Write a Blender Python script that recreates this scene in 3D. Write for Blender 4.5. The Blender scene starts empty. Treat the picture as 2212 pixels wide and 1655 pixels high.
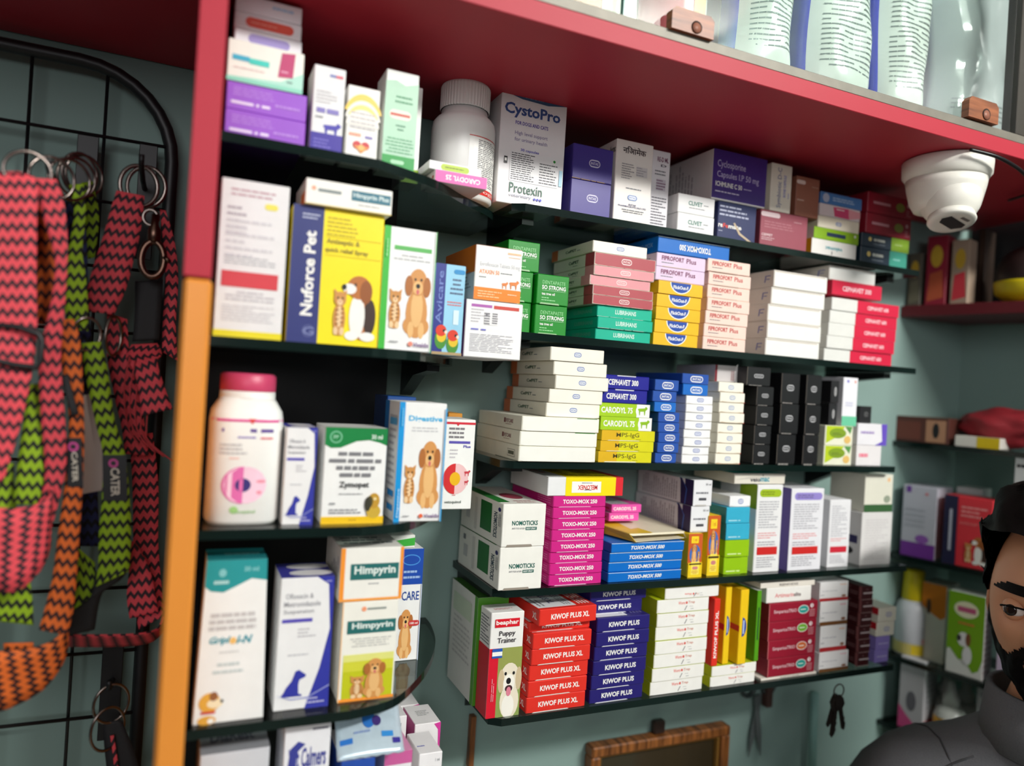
import bpy, bmesh, math, random
from mathutils import Vector, Matrix, noise
random.seed(7)
scene = bpy.context.scene
col = scene.collection

# ---------------------------------------------------------------- camera
ZC = 1.60                                   # height of the lens above the floor
WD = 0.85                                   # distance from the lens to the back wall
F = 1595.5; CX, CY = 1106.0, 827.5          # focal length and centre for a 2212 x 1655 frame
AX = Vector((0.91252228, 0.0564931, 0.40510693))      # world X, Y, Z in lens axes (right, down, forward)
AY = Vector((-0.40454965, -0.02148812, 0.91426355))
AZ = Vector((0.06035457, -0.99817172, 0.00324588))
cam_d = bpy.data.cameras.new('camera'); cam = bpy.data.objects.new('camera', cam_d); col.objects.link(cam)
right = Vector((AX[0], AY[0], AZ[0])); down = Vector((AX[1], AY[1], AZ[1])); fwd = Vector((AX[2], AY[2], AZ[2]))
m3 = Matrix((right, -down, -fwd)).transposed()
cam.matrix_world = Matrix.Translation((0, -WD, ZC)) @ m3.to_4x4()
cam_d.sensor_width = 36; cam_d.lens = F / 2212 * 36; cam_d.clip_start = 0.02
cam_d.dof.use_dof = True; cam_d.dof.focus_distance = 0.79; cam_d.dof.aperture_fstop = 2.0
scene.camera = cam

# ---------------------------------------------------------------- light
world = bpy.data.worlds.new('world'); scene.world = world; world.use_nodes = True
world.node_tree.nodes['Background'].inputs[0].default_value = (0.86, 0.93, 1.0, 1)
world.node_tree.nodes['Background'].inputs[1].default_value = 0.03
def area(name, loc, target, sx, sy, power, color=(1, 1, 1)):
    l = bpy.data.lights.new(name, 'AREA'); l.shape = 'RECTANGLE'; l.size = sx; l.size_y = sy; l.energy = power; l.color = color
    o = bpy.data.objects.new(name, l); col.objects.link(o); o.location = loc
    o.rotation_euler = (Vector(target) - Vector(loc)).to_track_quat('-Z', 'Y').to_euler()
    return o
area('ceiling_tube_light', (1.35, -2.1, 2.82), (0.5, 0, 1.5), 1.2, 0.14, 48, (1.0, 0.985, 0.95))
area('front_fill_light', (-0.7, -3.0, 2.2), (0.3, 0, 1.5), 1.6, 0.9, 14, (0.99, 0.98, 1.0))  # added unseen fill lamp, brightens the man's face, left wall and top boxes
vs = scene.view_settings
vs.view_transform = 'Standard'; vs.look = 'None'; vs.gamma = 1; vs.use_curve_mapping = False; vs.exposure = 0.55

# ---------------------------------------------------------------- helpers
def ray(px, py):
    r = Vector((px - CX, py - CY, F)); return Vector((r.dot(AX), r.dot(AY), r.dot(AZ)))
CAMP = Vector((0, -WD, ZC))
def P(px, py, y):
    d = ray(px, py); return CAMP + d * ((y + WD) / d.y)
def PZ(px, py, z):
    d = ray(px, py); return CAMP + d * ((z) / d.z)
def PL(px, py, p0, n):
    d = ray(px, py); return CAMP + d * ((Vector(p0) - CAMP).dot(n) / d.dot(n))

def lin(c):
    c /= 255.0
    return c / 12.92 if c <= 0.04045 else ((c + 0.055) / 1.055) ** 2.4
MATS = {}
def mat(rgb, rough=0.42, metal=0.0, var=0.05, scale=60.0, bump=0.0, spec=0.5, name='card'):
    key = (tuple(rgb), rough, metal, var, scale, bump, spec)
    if key in MATS: return MATS[key]
    m = bpy.data.materials.new(name); m.use_nodes = True
    nt = m.node_tree; b = nt.nodes['Principled BSDF']
    c = [lin(v) for v in rgb]
    b.inputs['Roughness'].default_value = rough; b.inputs['Metallic'].default_value = metal
    b.inputs['Specular IOR Level'].default_value = spec
    tc = nt.nodes.new('ShaderNodeTexCoord'); nz = nt.nodes.new('ShaderNodeTexNoise')
    nz.inputs['Scale'].default_value = scale; nz.inputs['Detail'].default_value = 3
    nt.links.new(tc.outputs['Object'], nz.inputs['Vector'])
    mx = nt.nodes.new('ShaderNodeMix'); mx.data_type = 'RGBA'
    mx.inputs[6].default_value = (*[v * (1 - var) for v in c], 1); mx.inputs[7].default_value = (*[min(1, v * (1 + var)) for v in c], 1)
    nt.links.new(nz.outputs['Fac'], mx.inputs[0]); nt.links.new(mx.outputs[2], b.inputs['Base Color'])
    if bump:
        bp = nt.nodes.new('ShaderNodeBump'); bp.inputs['Strength'].default_value = bump; bp.inputs['Distance'].default_value = 0.001
        nt.links.new(nz.outputs['Fac'], bp.inputs['Height']); nt.links.new(bp.outputs[0], b.inputs['Normal'])
    MATS[key] = m
    return m

def glass_mat(name, tint, gloss=1.0, rough=0.02):
    m = bpy.data.materials.new(name); m.use_nodes = True; nt = m.node_tree
    for n in list(nt.nodes): nt.nodes.remove(n)
    out = nt.nodes.new('ShaderNodeOutputMaterial'); mix = nt.nodes.new('ShaderNodeMixShader')
    tr = nt.nodes.new('ShaderNodeBsdfTransparent'); gl = nt.nodes.new('ShaderNodeBsdfGlossy'); lw = nt.nodes.new('ShaderNodeLayerWeight'); lw.inputs[0].default_value = 0.5
    pw = nt.nodes.new('ShaderNodeMath'); pw.operation = 'POWER'; pw.inputs[1].default_value = 5
    fr = nt.nodes.new('ShaderNodeMath'); fr.operation = 'MULTIPLY_ADD'; fr.inputs[1].default_value = 0.92; fr.inputs[2].default_value = 0.045
    nt.links.new(lw.outputs['Facing'], pw.inputs[0]); nt.links.new(pw.outputs[0], fr.inputs[0])
    nz = nt.nodes.new('ShaderNodeTexNoise'); nz.inputs['Scale'].default_value = 9
    rm = nt.nodes.new('ShaderNodeMapRange'); rm.inputs[3].default_value = rough; rm.inputs[4].default_value = rough * 3
    nt.links.new(nz.outputs['Fac'], rm.inputs[0]); nt.links.new(rm.outputs[0], gl.inputs['Roughness'])
    tr.inputs[0].default_value = (*tint, 1); gl.inputs[0].default_value = (gloss, gloss, gloss, 1)
    nt.links.new(fr.outputs[0], mix.inputs[0]); nt.links.new(tr.outputs[0], mix.inputs[1]); nt.links.new(gl.outputs[0], mix.inputs[2])
    nt.links.new(mix.outputs[0], out.inputs[0])
    return m

def link(name, me, parent=None, loc=None):
    o = bpy.data.objects.new(name, me); col.objects.link(o)
    if parent is not None: o.parent = parent
    if loc is not None: o.location = loc
    return o
def tag(o, label, cat, group=None):
    o['label'] = label; o['category'] = cat
    if group: o['group'] = group
    return o
def struct(o, label=None, cat=None):
    o['kind'] = 'structure'
    if label: o['label'] = label
    if cat: o['category'] = cat
    return o
def empty(name, loc, rz=0.0):
    o = bpy.data.objects.new(name, None); col.objects.link(o); o.location = loc; o.rotation_euler = (0, 0, rz); o.empty_display_size = 0.02
    return o
def mesh(name, verts, faces, mats, mi=None, smooth=False):
    me = bpy.data.meshes.new(name); me.from_pydata(verts, [], faces)
    for m in (mats if isinstance(mats, (list, tuple)) else [mats]): me.materials.append(m)
    if mi: me.polygons.foreach_set('material_index', mi)
    if smooth: me.polygons.foreach_set('use_smooth', [True] * len(me.polygons))
    me.update(); return me
def bm_mesh(name, bm, mats, smooth=False):
    me = bpy.data.meshes.new(name); bm.to_mesh(me); bm.free()
    for m in (mats if isinstance(mats, (list, tuple)) else [mats]): me.materials.append(m)
    if smooth: me.polygons.foreach_set('use_smooth', [True] * len(me.polygons))
    me.update(); return me
def box_bm(x0, x1, y0, y1, z0, z1, bev=0.0, bm=None):
    b = bmesh.new()
    bmesh.ops.create_cube(b, size=1)
    for v in b.verts: v.co = Vector((x0 + (v.co.x + .5) * (x1 - x0), y0 + (v.co.y + .5) * (y1 - y0), z0 + (v.co.z + .5) * (z1 - z0)))
    if bev: bmesh.ops.bevel(b, geom=b.edges[:], offset=bev, segments=1, affect='EDGES')
    if bm is None: return b
    me = bpy.data.meshes.new('t'); b.to_mesh(me); b.free(); bm.from_mesh(me); bpy.data.meshes.remove(me); return bm
def boxo(name, x0, x1, y0, y1, z0, z1, m, parent=None, bev=0.0006, origin=None):
    """box with its origin on the middle of its base (world numbers in)"""
    c = Vector(((x0 + x1) / 2, (y0 + y1) / 2, z0))
    bm = box_bm(x0 - c.x, x1 - c.x, y0 - c.y, y1 - c.y, 0, z1 - z0, bev)
    o = link(name, bm_mesh(name, bm, m), parent)
    o.location = c - parent.location if parent is not None else c
    return o
def prism_bm(pts, z0, z1, side_mi=0):
    b = bmesh.new(); n = len(pts)
    lo = [b.verts.new((p[0], p[1], z0)) for p in pts]; hi = [b.verts.new((p[0], p[1], z1)) for p in pts]
    b.faces.new(lo[::-1]); b.faces.new(hi)
    for i in range(n):
        f = b.faces.new((lo[i], lo[(i + 1) % n], hi[(i + 1) % n], hi[i])); f.material_index = side_mi
    bmesh.ops.recalc_face_normals(b, faces=b.faces[:]); return b
def lathe(name, prof, m, seg=40, smooth=True, sx=1, sy=1, pw=2.0):
    """prof: list of (radius, z); pw > 2 squares the section off"""
    verts, faces = [], []
    for r, z in prof:
        for k in range(seg):
            a = 2 * math.pi * k / seg; c, s = math.cos(a), math.sin(a)
            e = 2 / pw
            verts.append((sx * r * math.copysign(abs(c) ** e, c), sy * r * math.copysign(abs(s) ** e, s), z))
    for i in range(len(prof) - 1):
        for k in range(seg):
            k2 = (k + 1) % seg
            faces.append((i * seg + k, i * seg + k2, (i + 1) * seg + k2, (i + 1) * seg + k))
    faces.append(tuple(range(seg))[::-1]); faces.append(tuple((len(prof) - 1) * seg + k for k in range(seg)))
    return mesh(name, verts, faces, m, smooth=smooth)
def tube_mesh(name, pts, r, m, seg=8, closed=False):
    pts = [Vector(p) for p in pts]; n = len(pts); verts, faces = [], []
    up = Vector((0, 0, 1)); prev = None
    for i, p in enumerate(pts):
        a = pts[(i - 1) % n] if (closed or i > 0) else p; b = pts[(i + 1) % n] if (closed or i < n - 1) else p
        t = (b - a).normalized()
        nrm = prev - t * prev.dot(t) if prev is not None else (up.cross(t) if abs(t.z) < 0.95 else Vector((1, 0, 0)).cross(t))
        nrm.normalize(); prev = nrm; bi = t.cross(nrm)
        rr = r[i] if isinstance(r, (list, tuple)) else r
        for k in range(seg):
            an = 2 * math.pi * k / seg; verts.append(p + (nrm * math.cos(an) + bi * math.sin(an)) * rr)
    for i in range(n if closed else n - 1):
        j = (i + 1) % n
        for k in range(seg):
            k2 = (k + 1) % seg; faces.append((i * seg + k, j * seg + k, j * seg + k2, i * seg + k2))
    if not closed:
        faces.append(tuple(range(seg))); faces.append(tuple((n - 1) * seg + k for k in range(seg))[::-1])
    return mesh(name, verts, faces, m, smooth=True)
def spline(pts, n=8):
    pts = [Vector(p) for p in pts]; out = []
    for i in range(len(pts) - 1):
        p0 = pts[max(i - 1, 0)]; p1 = pts[i]; p2 = pts[i + 1]; p3 = pts[min(i + 2, len(pts) - 1)]
        for k in range(n):
            t = k / n
            out.append(0.5 * ((2 * p1) + (p2 - p0) * t + (2 * p0 - 5 * p1 + 4 * p2 - p3) * t * t + (3 * p1 - p0 - 3 * p2 + p3) * t ** 3))
    out.append(pts[-1]); return out

# ---------------------------------------------------------------- flat print on faces
TXT = {}
def text_geo(s, bold, ital=False):
    k = (s, bold, ital)
    if k in TXT: return TXT[k]
    cu = bpy.data.curves.new('t', 'FONT'); cu.body = s; cu.resolution_u = 2; cu.size = 1; cu.offset = 0.022 * bold
    if ital: cu.shear = 0.3
    o = bpy.data.objects.new('t', cu); col.objects.link(o)
    me = bpy.data.meshes.new_from_object(o)
    vs_ = [(v.co.x, v.co.y) for v in me.vertices]; fs = [tuple(p.vertices) for p in me.polygons]
    bpy.data.objects.remove(o); bpy.data.curves.remove(cu); bpy.data.meshes.remove(me)
    if not vs_: vs_, fs = [(0, 0), (1, 0), (1, 1)], []
    x0 = min(v[0] for v in vs_); x1 = max(v[0] for v in vs_); y0 = min(v[1] for v in vs_); y1 = max(v[1] for v in vs_)
    vs_ = [((x - x0) / max(1e-6, x1 - x0), (y - y0) / max(1e-6, y1 - y0)) for x, y in vs_]
    TXT[k] = (vs_, fs); return TXT[k]
class Face:
    """collects flat shapes on a rectangle in 0..1 units"""
    def __init__(s, pos, asp=1.0, off=0.00015, step=0.00004):
        s.pos = pos; s.off = off; s.step = step; s.k = 0; s.parts = {}; s.asp = asp; s.w = (0, 0, 1, 1); s.pn = None
    def sub(s, u0, v0, u1, v1, pn=None):
        f = Face(s.pos, s.asp); f.root = getattr(s, 'root', s); f.parts = s.parts
        a, b, c, d = s.w; f.w = (a + u0 * (c - a), b + v0 * (d - b), a + u1 * (c - a), b + v1 * (d - b)); f.pn = pn or s.pn
        f.asp = s.asp * (u1 - u0) / (v1 - v0)
        return f
    def _add(s, part, uv, faces, c, rough):
        r = getattr(s, 'root', s); r.k += 1; off = s.off + r.k * s.step
        a, b, cc, d = s.w
        part = s.pn or part
        V, Fc, M, mats = s.parts.setdefault(part, ([], [], [], []))
        m = mat(c, rough) if not isinstance(c, bpy.types.Material) else c
        if m not in mats: mats.append(m)
        i = mats.index(m); n = len(V)
        V += [s.pos(a + u * (cc - a), b + v * (d - b), off) for u, v in uv]
        for f in faces: Fc.append(tuple(n + q for q in f)); M.append(i)
        r.ops = getattr(r, 'ops', {}); r.ops.setdefault(part, []).append((n, len(V)))
    def meshes(s):
        out = []
        for part, (V, Fc, M, ms) in s.parts.items():
            ops = s.ops[part]; bx = []
            for a, b in ops:
                P_ = V[a:b]; bx.append([min(p[k] for p in P_) for k in range(3)] + [max(p[k] for p in P_) for k in range(3)])
            g = list(range(len(ops)))
            def find(i):
                while g[i] != i: i = g[i]
                return i
            for i in range(len(ops)):
                for j in range(i):
                    A, B = bx[i], bx[j]
                    gap = math.sqrt(sum(max(0, A[k] - B[k + 3], B[k] - A[k + 3]) ** 2 for k in range(3)))
                    sz = max(max(A[k + 3] - A[k], B[k + 3] - B[k]) for k in range(3))
                    if gap <= max(.018, .4 * sz): g[find(i)] = find(j)
            own = [0] * len(V)
            for i, (a, b) in enumerate(ops):
                for v in range(a, b): own[v] = find(i)
            for c in sorted(set(find(i) for i in range(len(ops)))):
                idx = {}; vv = []; ff = []; mm = []
                for f, m_ in zip(Fc, M):
                    if own[f[0]] != c: continue
                    t = []
                    for q in f:
                        if q not in idx: idx[q] = len(vv); vv.append(V[q])
                        t.append(idx[q])
                    ff.append(tuple(t)); mm.append(m_)
                if ff: out.append((part, mesh(part, vv, ff, ms, mm)))
        return out
    def poly(s, pts, c, part='colour_panel', rough=0.4): s._add(part, pts, [tuple(range(len(pts)))], c, rough)
    def rect(s, u0, v0, u1, v1, c, part='colour_panel', rough=0.4): s.poly([(u0, v0), (u1, v0), (u1, v1), (u0, v1)], c, part, rough)
    def ell(s, cu, cv, ru, rv, c, part='logo', a0=0, a1=360, n=18, rough=0.4):
        pts = [(cu + ru * math.cos(math.radians(a0 + (a1 - a0) * k / n)), cv + rv * math.sin(math.radians(a0 + (a1 - a0) * k / n))) for k in range(n if a1 - a0 >= 360 else n + 1)]
        s.poly(pts, c, part, rough)
    def circ(s, cu, cv, r, c, part='logo', a0=0, a1=360, n=18): s.ell(cu, cv, r / s.asp, r, c, part, a0, a1, n)   # r in face heights
    def pill(s, u0, v0, u1, v1, c, part='logo'):
        rv = (v1 - v0) / 2; ru = min(rv / s.asp, (u1 - u0) / 2); cv = (v0 + v1) / 2; pts = []
        for k in range(9): a = math.radians(-90 + 22.5 * k); pts.append((u1 - ru + ru * math.cos(a), cv + rv * math.sin(a)))
        for k in range(9): a = math.radians(90 + 22.5 * k); pts.append((u0 + ru + ru * math.cos(a), cv + rv * math.sin(a)))
        s.poly(pts, c, part)
    def text(s, t, u0, v0, u1, v1, c, bold=1, rot=0, part='lettering', ital=False):
        if t[0] == '~':                     # print too blurred to read: one bar for each word
            n = len(t) - 1; k = 0
            for wd in t[1:].split(' '):
                a, b = k / n, (k + len(wd)) / n; k += len(wd) + 1
                if abs(rot) == 90: s.rect(u0 + .2 * (u1 - u0), v0 + a * (v1 - v0), u1 - .2 * (u1 - u0), v0 + b * (v1 - v0), c, part)
                else: s.rect(u0 + a * (u1 - u0), v0 + .15 * (v1 - v0), u0 + b * (u1 - u0), v1 - .15 * (v1 - v0), c, part)
            return
        vs_, fs = text_geo(t, bold, ital)
        if rot == 180: uv = [(u1 - x * (u1 - u0), v1 - y * (v1 - v0)) for x, y in vs_]
        elif rot == 90: uv = [(u1 - y * (u1 - u0), v0 + x * (v1 - v0)) for x, y in vs_]       # reads upwards
        elif rot == -90: uv = [(u0 + y * (u1 - u0), v1 - x * (v1 - v0)) for x, y in vs_]
        else: uv = [(u0 + x * (u1 - u0), v0 + y * (v1 - v0)) for x, y in vs_]
        s._add(part, uv, fs, c, 0.4)
    def lines(s, u0, v0, u1, v1, n, c, part='fine_print', fill=0.4, ragged=0.5, center=False, vert=False):
        rnd = random.Random(int(u0 * 991 + v0 * 613 + n * 17)); uv, fs = [], []
        p = (v1 - v0) / n if not vert else (u1 - u0) / n
        for i in range(n):
            L = (u1 - u0) if not vert else (v1 - v0)
            ln = L * (1 - ragged * rnd.random() ** 2)
            x = (L - ln) / 2 if center else 0.0; e = x + ln
            while x < e - 1e-4:
                wd = min(L * rnd.uniform(0.07, 0.24), e - x)
                q = ((u0 + x, v1 - p * (i + .5 + fill / 2)), (u0 + x + wd, v1 - p * (i + .5 + fill / 2)), (u0 + x + wd, v1 - p * (i + .5 - fill / 2)), (u0 + x, v1 - p * (i + .5 - fill / 2))) if not vert else \
                    ((u0 + p * (i + .5 - fill / 2), v0 + x), (u0 + p * (i + .5 + fill / 2), v0 + x), (u0 + p * (i + .5 + fill / 2), v0 + x + wd), (u0 + p * (i + .5 - fill / 2), v0 + x + wd))
                k = len(uv); uv += q; fs.append((k, k + 1, k + 2, k + 3)); x += wd + L * 0.025
        s._add(part, uv, fs, c, 0.5)

WH = (244, 243, 238); CREAM = (236, 230, 212); BK = (28, 28, 30); GY = (120, 122, 128)
BODY = {}; PRINT = {}
def carton(name, design, w, d, h, loc, rz=0.0, parent=None, tilt=0.0, taper=1.0):
    body_c, fn = design
    w, d, h = round(w, 4), round(d, 4), round(h, 4)
    kb = (w, d, h, body_c, taper)
    if kb not in BODY:
        b = box_bm(0, w, 0, d, 0, h, min(0.0007, h * .06))
        if taper != 1.0:
            for v in b.verts:
                f = 1 + (taper - 1) * v.co.z / h; v.co.x = w / 2 + (v.co.x - w / 2) * f; v.co.y = d / 2 + (v.co.y - d / 2) * f
        BODY[kb] = bm_mesh('carton', b, mat(body_c, 0.4, bump=0.03))
    o = link(name, BODY[kb], parent, loc); o.rotation_euler = (tilt, 0, rz)
    kp = (design[1], w, d, h, taper)
    if kp not in PRINT:
        tp = lambda z: 1 + (taper - 1) * z / h
        cxx = lambda x, z: w / 2 + (x - w / 2) * tp(z)
        cyy = lambda y, z: d / 2 + (y - d / 2) * tp(z)
        f = {'f': Face(lambda u, v, o_: (cxx(u * w, v * h), cyy(0, v * h) - o_, v * h), w / h),
             'l': Face(lambda u, v, o_: (cxx(0, v * h) - o_, d * (1 - u), v * h), d / h),
             'r': Face(lambda u, v, o_: (cxx(w, v * h) + o_, d * u, v * h), d / h),
             't': Face(lambda u, v, o_: (cxx(u * w, h), cyy(v * d, h), h + o_), w / d, 0.0001, 0.00002)}
        fn(f)
        # paper seam: a thin end flap line along the lower edge of the front
        out = []
        for k in 'flrt':
            out += f[k].meshes()
        PRINT[kp] = out
    for part, me in PRINT[kp]: link(part, me, o)
    return o
ORD = ['lowest', 'second from the bottom', 'third from the bottom', 'fourth from the bottom', 'fifth from the bottom', 'sixth from the bottom', 'seventh from the bottom', 'eighth from the bottom', 'ninth from the bottom']
def stack(design, label, bl, tr, n=1, Y=-0.13, d=0.115, z0=None, jit=(), group=None, name='medicine_box', cat='box', rz=(), where='of its stack', yj=0.0012, gap=0.0003, tilt=0, taper=1.0, h=None):
    a = P(bl[0], bl[1], Y); b = P(tr[0], tr[1], Y)
    za = a.z if z0 is None else z0
    hh = (b.z - za) / n if h is None else h
    last = None
    for i in range(n):
        dx = (jit[i] if i < len(jit) else random.uniform(-1, 1) if n > 1 else 0) * 0.00046
        dy = random.uniform(-yj, yj) if n > 1 else 0
        lb = label if n == 1 else label + ', ' + (ORD[i] if i < n - 1 or n == 1 else 'topmost') + ' ' + where
        o = carton(name, design, b.x - a.x - 0.0006, d, hh - gap, (a.x + dx + .0003, Y + dy, za + i * hh), math.radians(rz[i]) if i < len(rz) else 0, tilt=tilt, taper=taper)
        tag(o, lb, cat, group)
    return za + n * hh

# ---------------------------------------------------------------- pictures printed on cartons
def golden(F_, u0, v0, u1, v1):
    s = F_.sub(u0, v0, u1, v1, 'dog_picture'); T = (214, 150, 84); L = (235, 186, 122); Dk = (176, 108, 52)
    s.ell(.5, .34, .36, .36, T); s.ell(.5, .16, .44, .16, T); s.ell(.33, .1, .1, .12, L); s.ell(.68, .1, .1, .12, L)
    s.ell(.5, .42, .2, .28, L); s.ell(.5, .8, .3, .2, T); s.ell(.2, .74, .13, .15, Dk); s.ell(.8, .74, .13, .15, Dk)
    s.ell(.5, .72, .17, .1, L); s.ell(.5, .745, .07, .035, BK); s.ell(.5, .66, .05, .04, (214, 110, 110))
    s.ell(.4, .84, .035, .02, BK); s.ell(.6, .84, .035, .02, BK)
def kitten(F_, u0, v0, u1, v1):
    s = F_.sub(u0, v0, u1, v1, 'cat_picture'); T = (206, 144, 78); L = (238, 204, 158); Dk = (160, 98, 44)
    s.ell(.5, .34, .32, .36, T); s.ell(.5, .4, .14, .24, L); s.ell(.34, .08, .12, .09, L); s.ell(.66, .08, .12, .09, L)
    s.poly([(.2, .82), (.16, 1.0), (.42, .9)], T); s.poly([(.8, .82), (.84, 1.0), (.58, .9)], T); s.ell(.5, .78, .32, .16, T)
    s.ell(.5, .71, .14, .07, L); s.ell(.38, .8, .05, .025, BK); s.ell(.62, .8, .05, .025, BK); s.ell(.5, .73, .035, .02, (190, 90, 90))
    for k in range(4): s.rect(.3, .22 + .1 * k, .44, .25 + .1 * k, Dk); s.rect(.58, .26 + .1 * k, .72, .29 + .1 * k, Dk)
def beagle(F_, u0, v0, u1, v1):
    s = F_.sub(u0, v0, u1, v1, 'dog_picture'); T = (186, 110, 48); Dk = (60, 40, 32)
    s.ell(.62, .34, .3, .34, T); s.ell(.8, .36, .16, .28, Dk); s.ell(.48, .36, .2, .34, (246, 242, 236)); s.ell(.36, .06, .17, .07, WH); s.ell(.76, .06, .2, .07, WH)
    s.ell(.5, .8, .3, .18, T); s.ell(.68, .74, .16, .18, (150, 84, 36)); s.ell(.26, .77, .17, .08, WH); s.ell(.12, .79, .06, .045, BK); s.ell(.4, .84, .03, .025, BK)
def sitdog(F_, u0, v0, u1, v1, c, flip=False):
    s = F_.sub(u0, v0, u1, v1, 'dog_silhouette')
    p = [(0, .06), (.12, 0), (.86, 0), (.86, .06), (.72, .1), (.7, .45), (.74, .62), (.98, .72), (1, .8), (.84, .9), (.7, 1), (.55, .95), (.5, .8), (.42, .6), (.2, .35), (.1, .16)]
    s.poly([(1 - x, y) for x, y in p][::-1] if flip else p, c)
def rundog(F_, u0, v0, u1, v1, c):
    s = F_.sub(u0, v0, u1, v1, 'dog_silhouette')
    s.poly([(0, .62), (.1, .52), (.16, 0), (.24, 0), (.26, .4), (.62, .42), (.66, 0), (.74, 0), (.78, .5), (.9, .62), (1, .78), (.9, .92), (.78, .98), (.7, .8), (.3, .76), (.08, .74)], c)
def cartoon(F_, u0, v0, u1, v1):
    s = F_.sub(u0, v0, u1, v1, 'dog_drawing'); T = (226, 168, 66)
    s.ell(.4, .12, .34, .14, T); s.ell(.46, .66, .4, .3, T); s.ell(.66, .62, .3, .14, (244, 226, 190)); s.ell(.6, .84, .16, .14, (150, 96, 58)); s.ell(.92, .68, .06, .05, BK)
    s.rect(.16, .32, .7, .4, (206, 66, 60)); s.ell(.55, .1, .12, .08, WH)
def puppyhead(F_, u0, v0, u1, v1):
    s = F_.sub(u0, v0, u1, v1, 'puppy_picture'); T = (236, 226, 204); L = (247, 243, 232); Dk = (206, 186, 150)
    s.ell(.55, .22, .4, .3, T); s.ell(.5, .14, .26, .2, L); s.ell(.52, .62, .4, .26, T); s.ell(.16, .58, .13, .2, Dk); s.ell(.9, .6, .13, .2, Dk)
    s.ell(.5, .53, .24, .16, L); s.ell(.48, .57, .1, .055, BK); s.ell(.5, .44, .16, .06, (70, 40, 44)); s.ell(.5, .39, .1, .08, (222, 130, 150))
    s.ell(.34, .7, .05, .03, BK); s.ell(.68, .7, .05, .03, BK)

# ---------------------------------------------------------------- designs: (body colour, painter)
def badge(F_, c, bg=None, u0=.42, v0=.32, u1=.58, v1=.68, t='INTAS', w=.035):
    F_.pill(u0, v0, u1, v1, c, 'logo')
    H_ = v1 - v0
    if bg: F_.pill(u0 + w * .45, v0 + .16 * H_, u1 - w * .45, v1 - .16 * H_, bg, 'logo')
    F_.text(t, u0 + .17 * (u1 - u0), v0 + .32 * H_, u1 - .17 * (u1 - u0), v1 - .32 * H_, c if bg else WH, 1, part='logo')
def seam(F_, c=(226, 222, 214), lo=True):
    F_.poly([(.1, 0), (.72, 0), (.69, .055), (.13, .055)], c, 'flap_edge')
def plate(F_, c): F_.poly([(.012, .1), (.06, .03), (.94, .03), (.988, .1), (.988, .97), (.012, .97)], c, 'end_flap')
def sidelines(F_, c=(150, 142, 134), n=6): F_.lines(.12, .15, .8, .85, n, c)
def D(body, fn): return (body, fn)

RED = (224, 48, 36); NAVY = (36, 28, 108); MAG = (208, 32, 132); BLUE = (0, 106, 196); TEAL = (0, 178, 146); YEL = (246, 222, 10)
def f_kxl(f):
    F_ = f['f']; plate(F_, RED); seam(F_); F_.text('KIWOF PLUS XL', .2, .34, .87, .68, WH, 1.3)
    f['l'].text('XL', .84, .3, .95, .7, WH, 1); T = f['t']; T.rect(.02, .06, .68, .96, (232, 232, 234)); T.text('KIWOF PLUS XL', .3, .2, .42, .9, NAVY, 1, rot=-90); T.lines(.5, .12, .64, .9, 3, GY, vert=True); T.lines(.74, .1, .96, .9, 4, WH, vert=True); T.lines(.06, .12, .2, .5, 2, GY, vert=True)
D_KXL = D(RED, f_kxl)
def f_kp(f):
    F_ = f['f']; plate(F_, NAVY); seam(F_, (220, 220, 228)); F_.text('KIWOF PLUS', .22, .32, .8, .68, WH, 1.3)
    T = f['t']; T.rect(.02, .04, .6, .97, (226, 226, 230)); T.text('KIWOF PLUS', .32, .15, .44, .85, NAVY, 1, rot=-90); T.lines(.5, .12, .57, .9, 2, GY, vert=True); T.lines(.7, .1, .95, .9, 4, (120, 116, 170), vert=True)
D_KP = D(NAVY, f_kp)
def f_tox(f):
    F_ = f['f']; plate(F_, MAG); seam(F_, (236, 190, 214)); F_.text('TOXO-MOX 250', .18, .32, .83, .7, WH, 1.4); f['l'].lines(.65, .2, .95, .8, 3, (232, 120, 180))
D_TOX = D(MAG, f_tox)
def f_tb(f, rot=0):
    F_ = f['f']; F_.rect(0, .95, 1, 1, (210, 228, 240), 'flap_edge')
    if rot: F_.text('TOXO-MOX 500', .29, .28, .73, .68, WH, 1.4, rot=180); f['l'].text('TOXO-MOX', .5, .35, .9, .65, (110, 160, 215), 1)
    else: F_.text('TOXO-MOX 500', .26, .28, .72, .68, WH, 1.4, ital=True)
D_TB = D(BLUE, lambda f: f_tb(f)); D_TBU = D(BLUE, lambda f: f_tb(f, 1))
def f_nomo(f):
    F_ = f['f']; F_.text('NOMOTICKS', .22, .5, .82, .61, (20, 92, 80), 1.2); F_.text('ANTI TICK & FLEA', .22, .41, .52, .45, GY, .6); F_.rect(.54, .39, .8, .46, (20, 92, 80)); F_.text('BODY SPRAY', .56, .405, .78, .445, WH, 1)
    seam(F_, (150, 140, 128)); L = f['l']; L.rect(.5, .2, .76, .9, (26, 106, 40)); L.text('NOMOTICKS', .81, .15, .89, .75, (40, 60, 80), 1.2, rot=-90); L.lines(.91, .45, .97, .75, 2, GY, vert=True); L.ell(.93, .84, .03, .05, NAVY)
    L.rect(.14, .3, .24, .6, (198, 198, 198)); L.rect(.12, .72, .18, .85, GY); L.rect(.36, .1, .42, .9, (214, 212, 206))
    T = f['t']; T.rect(0, .1, .26, .98, (40, 120, 50)); T.ell(.62, .42, .24, .16, (160, 60, 80)); T.lines(.4, .05, .95, .2, 2, (190, 140, 140))
D_NOMO = D((240, 238, 230), f_nomo)
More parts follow.
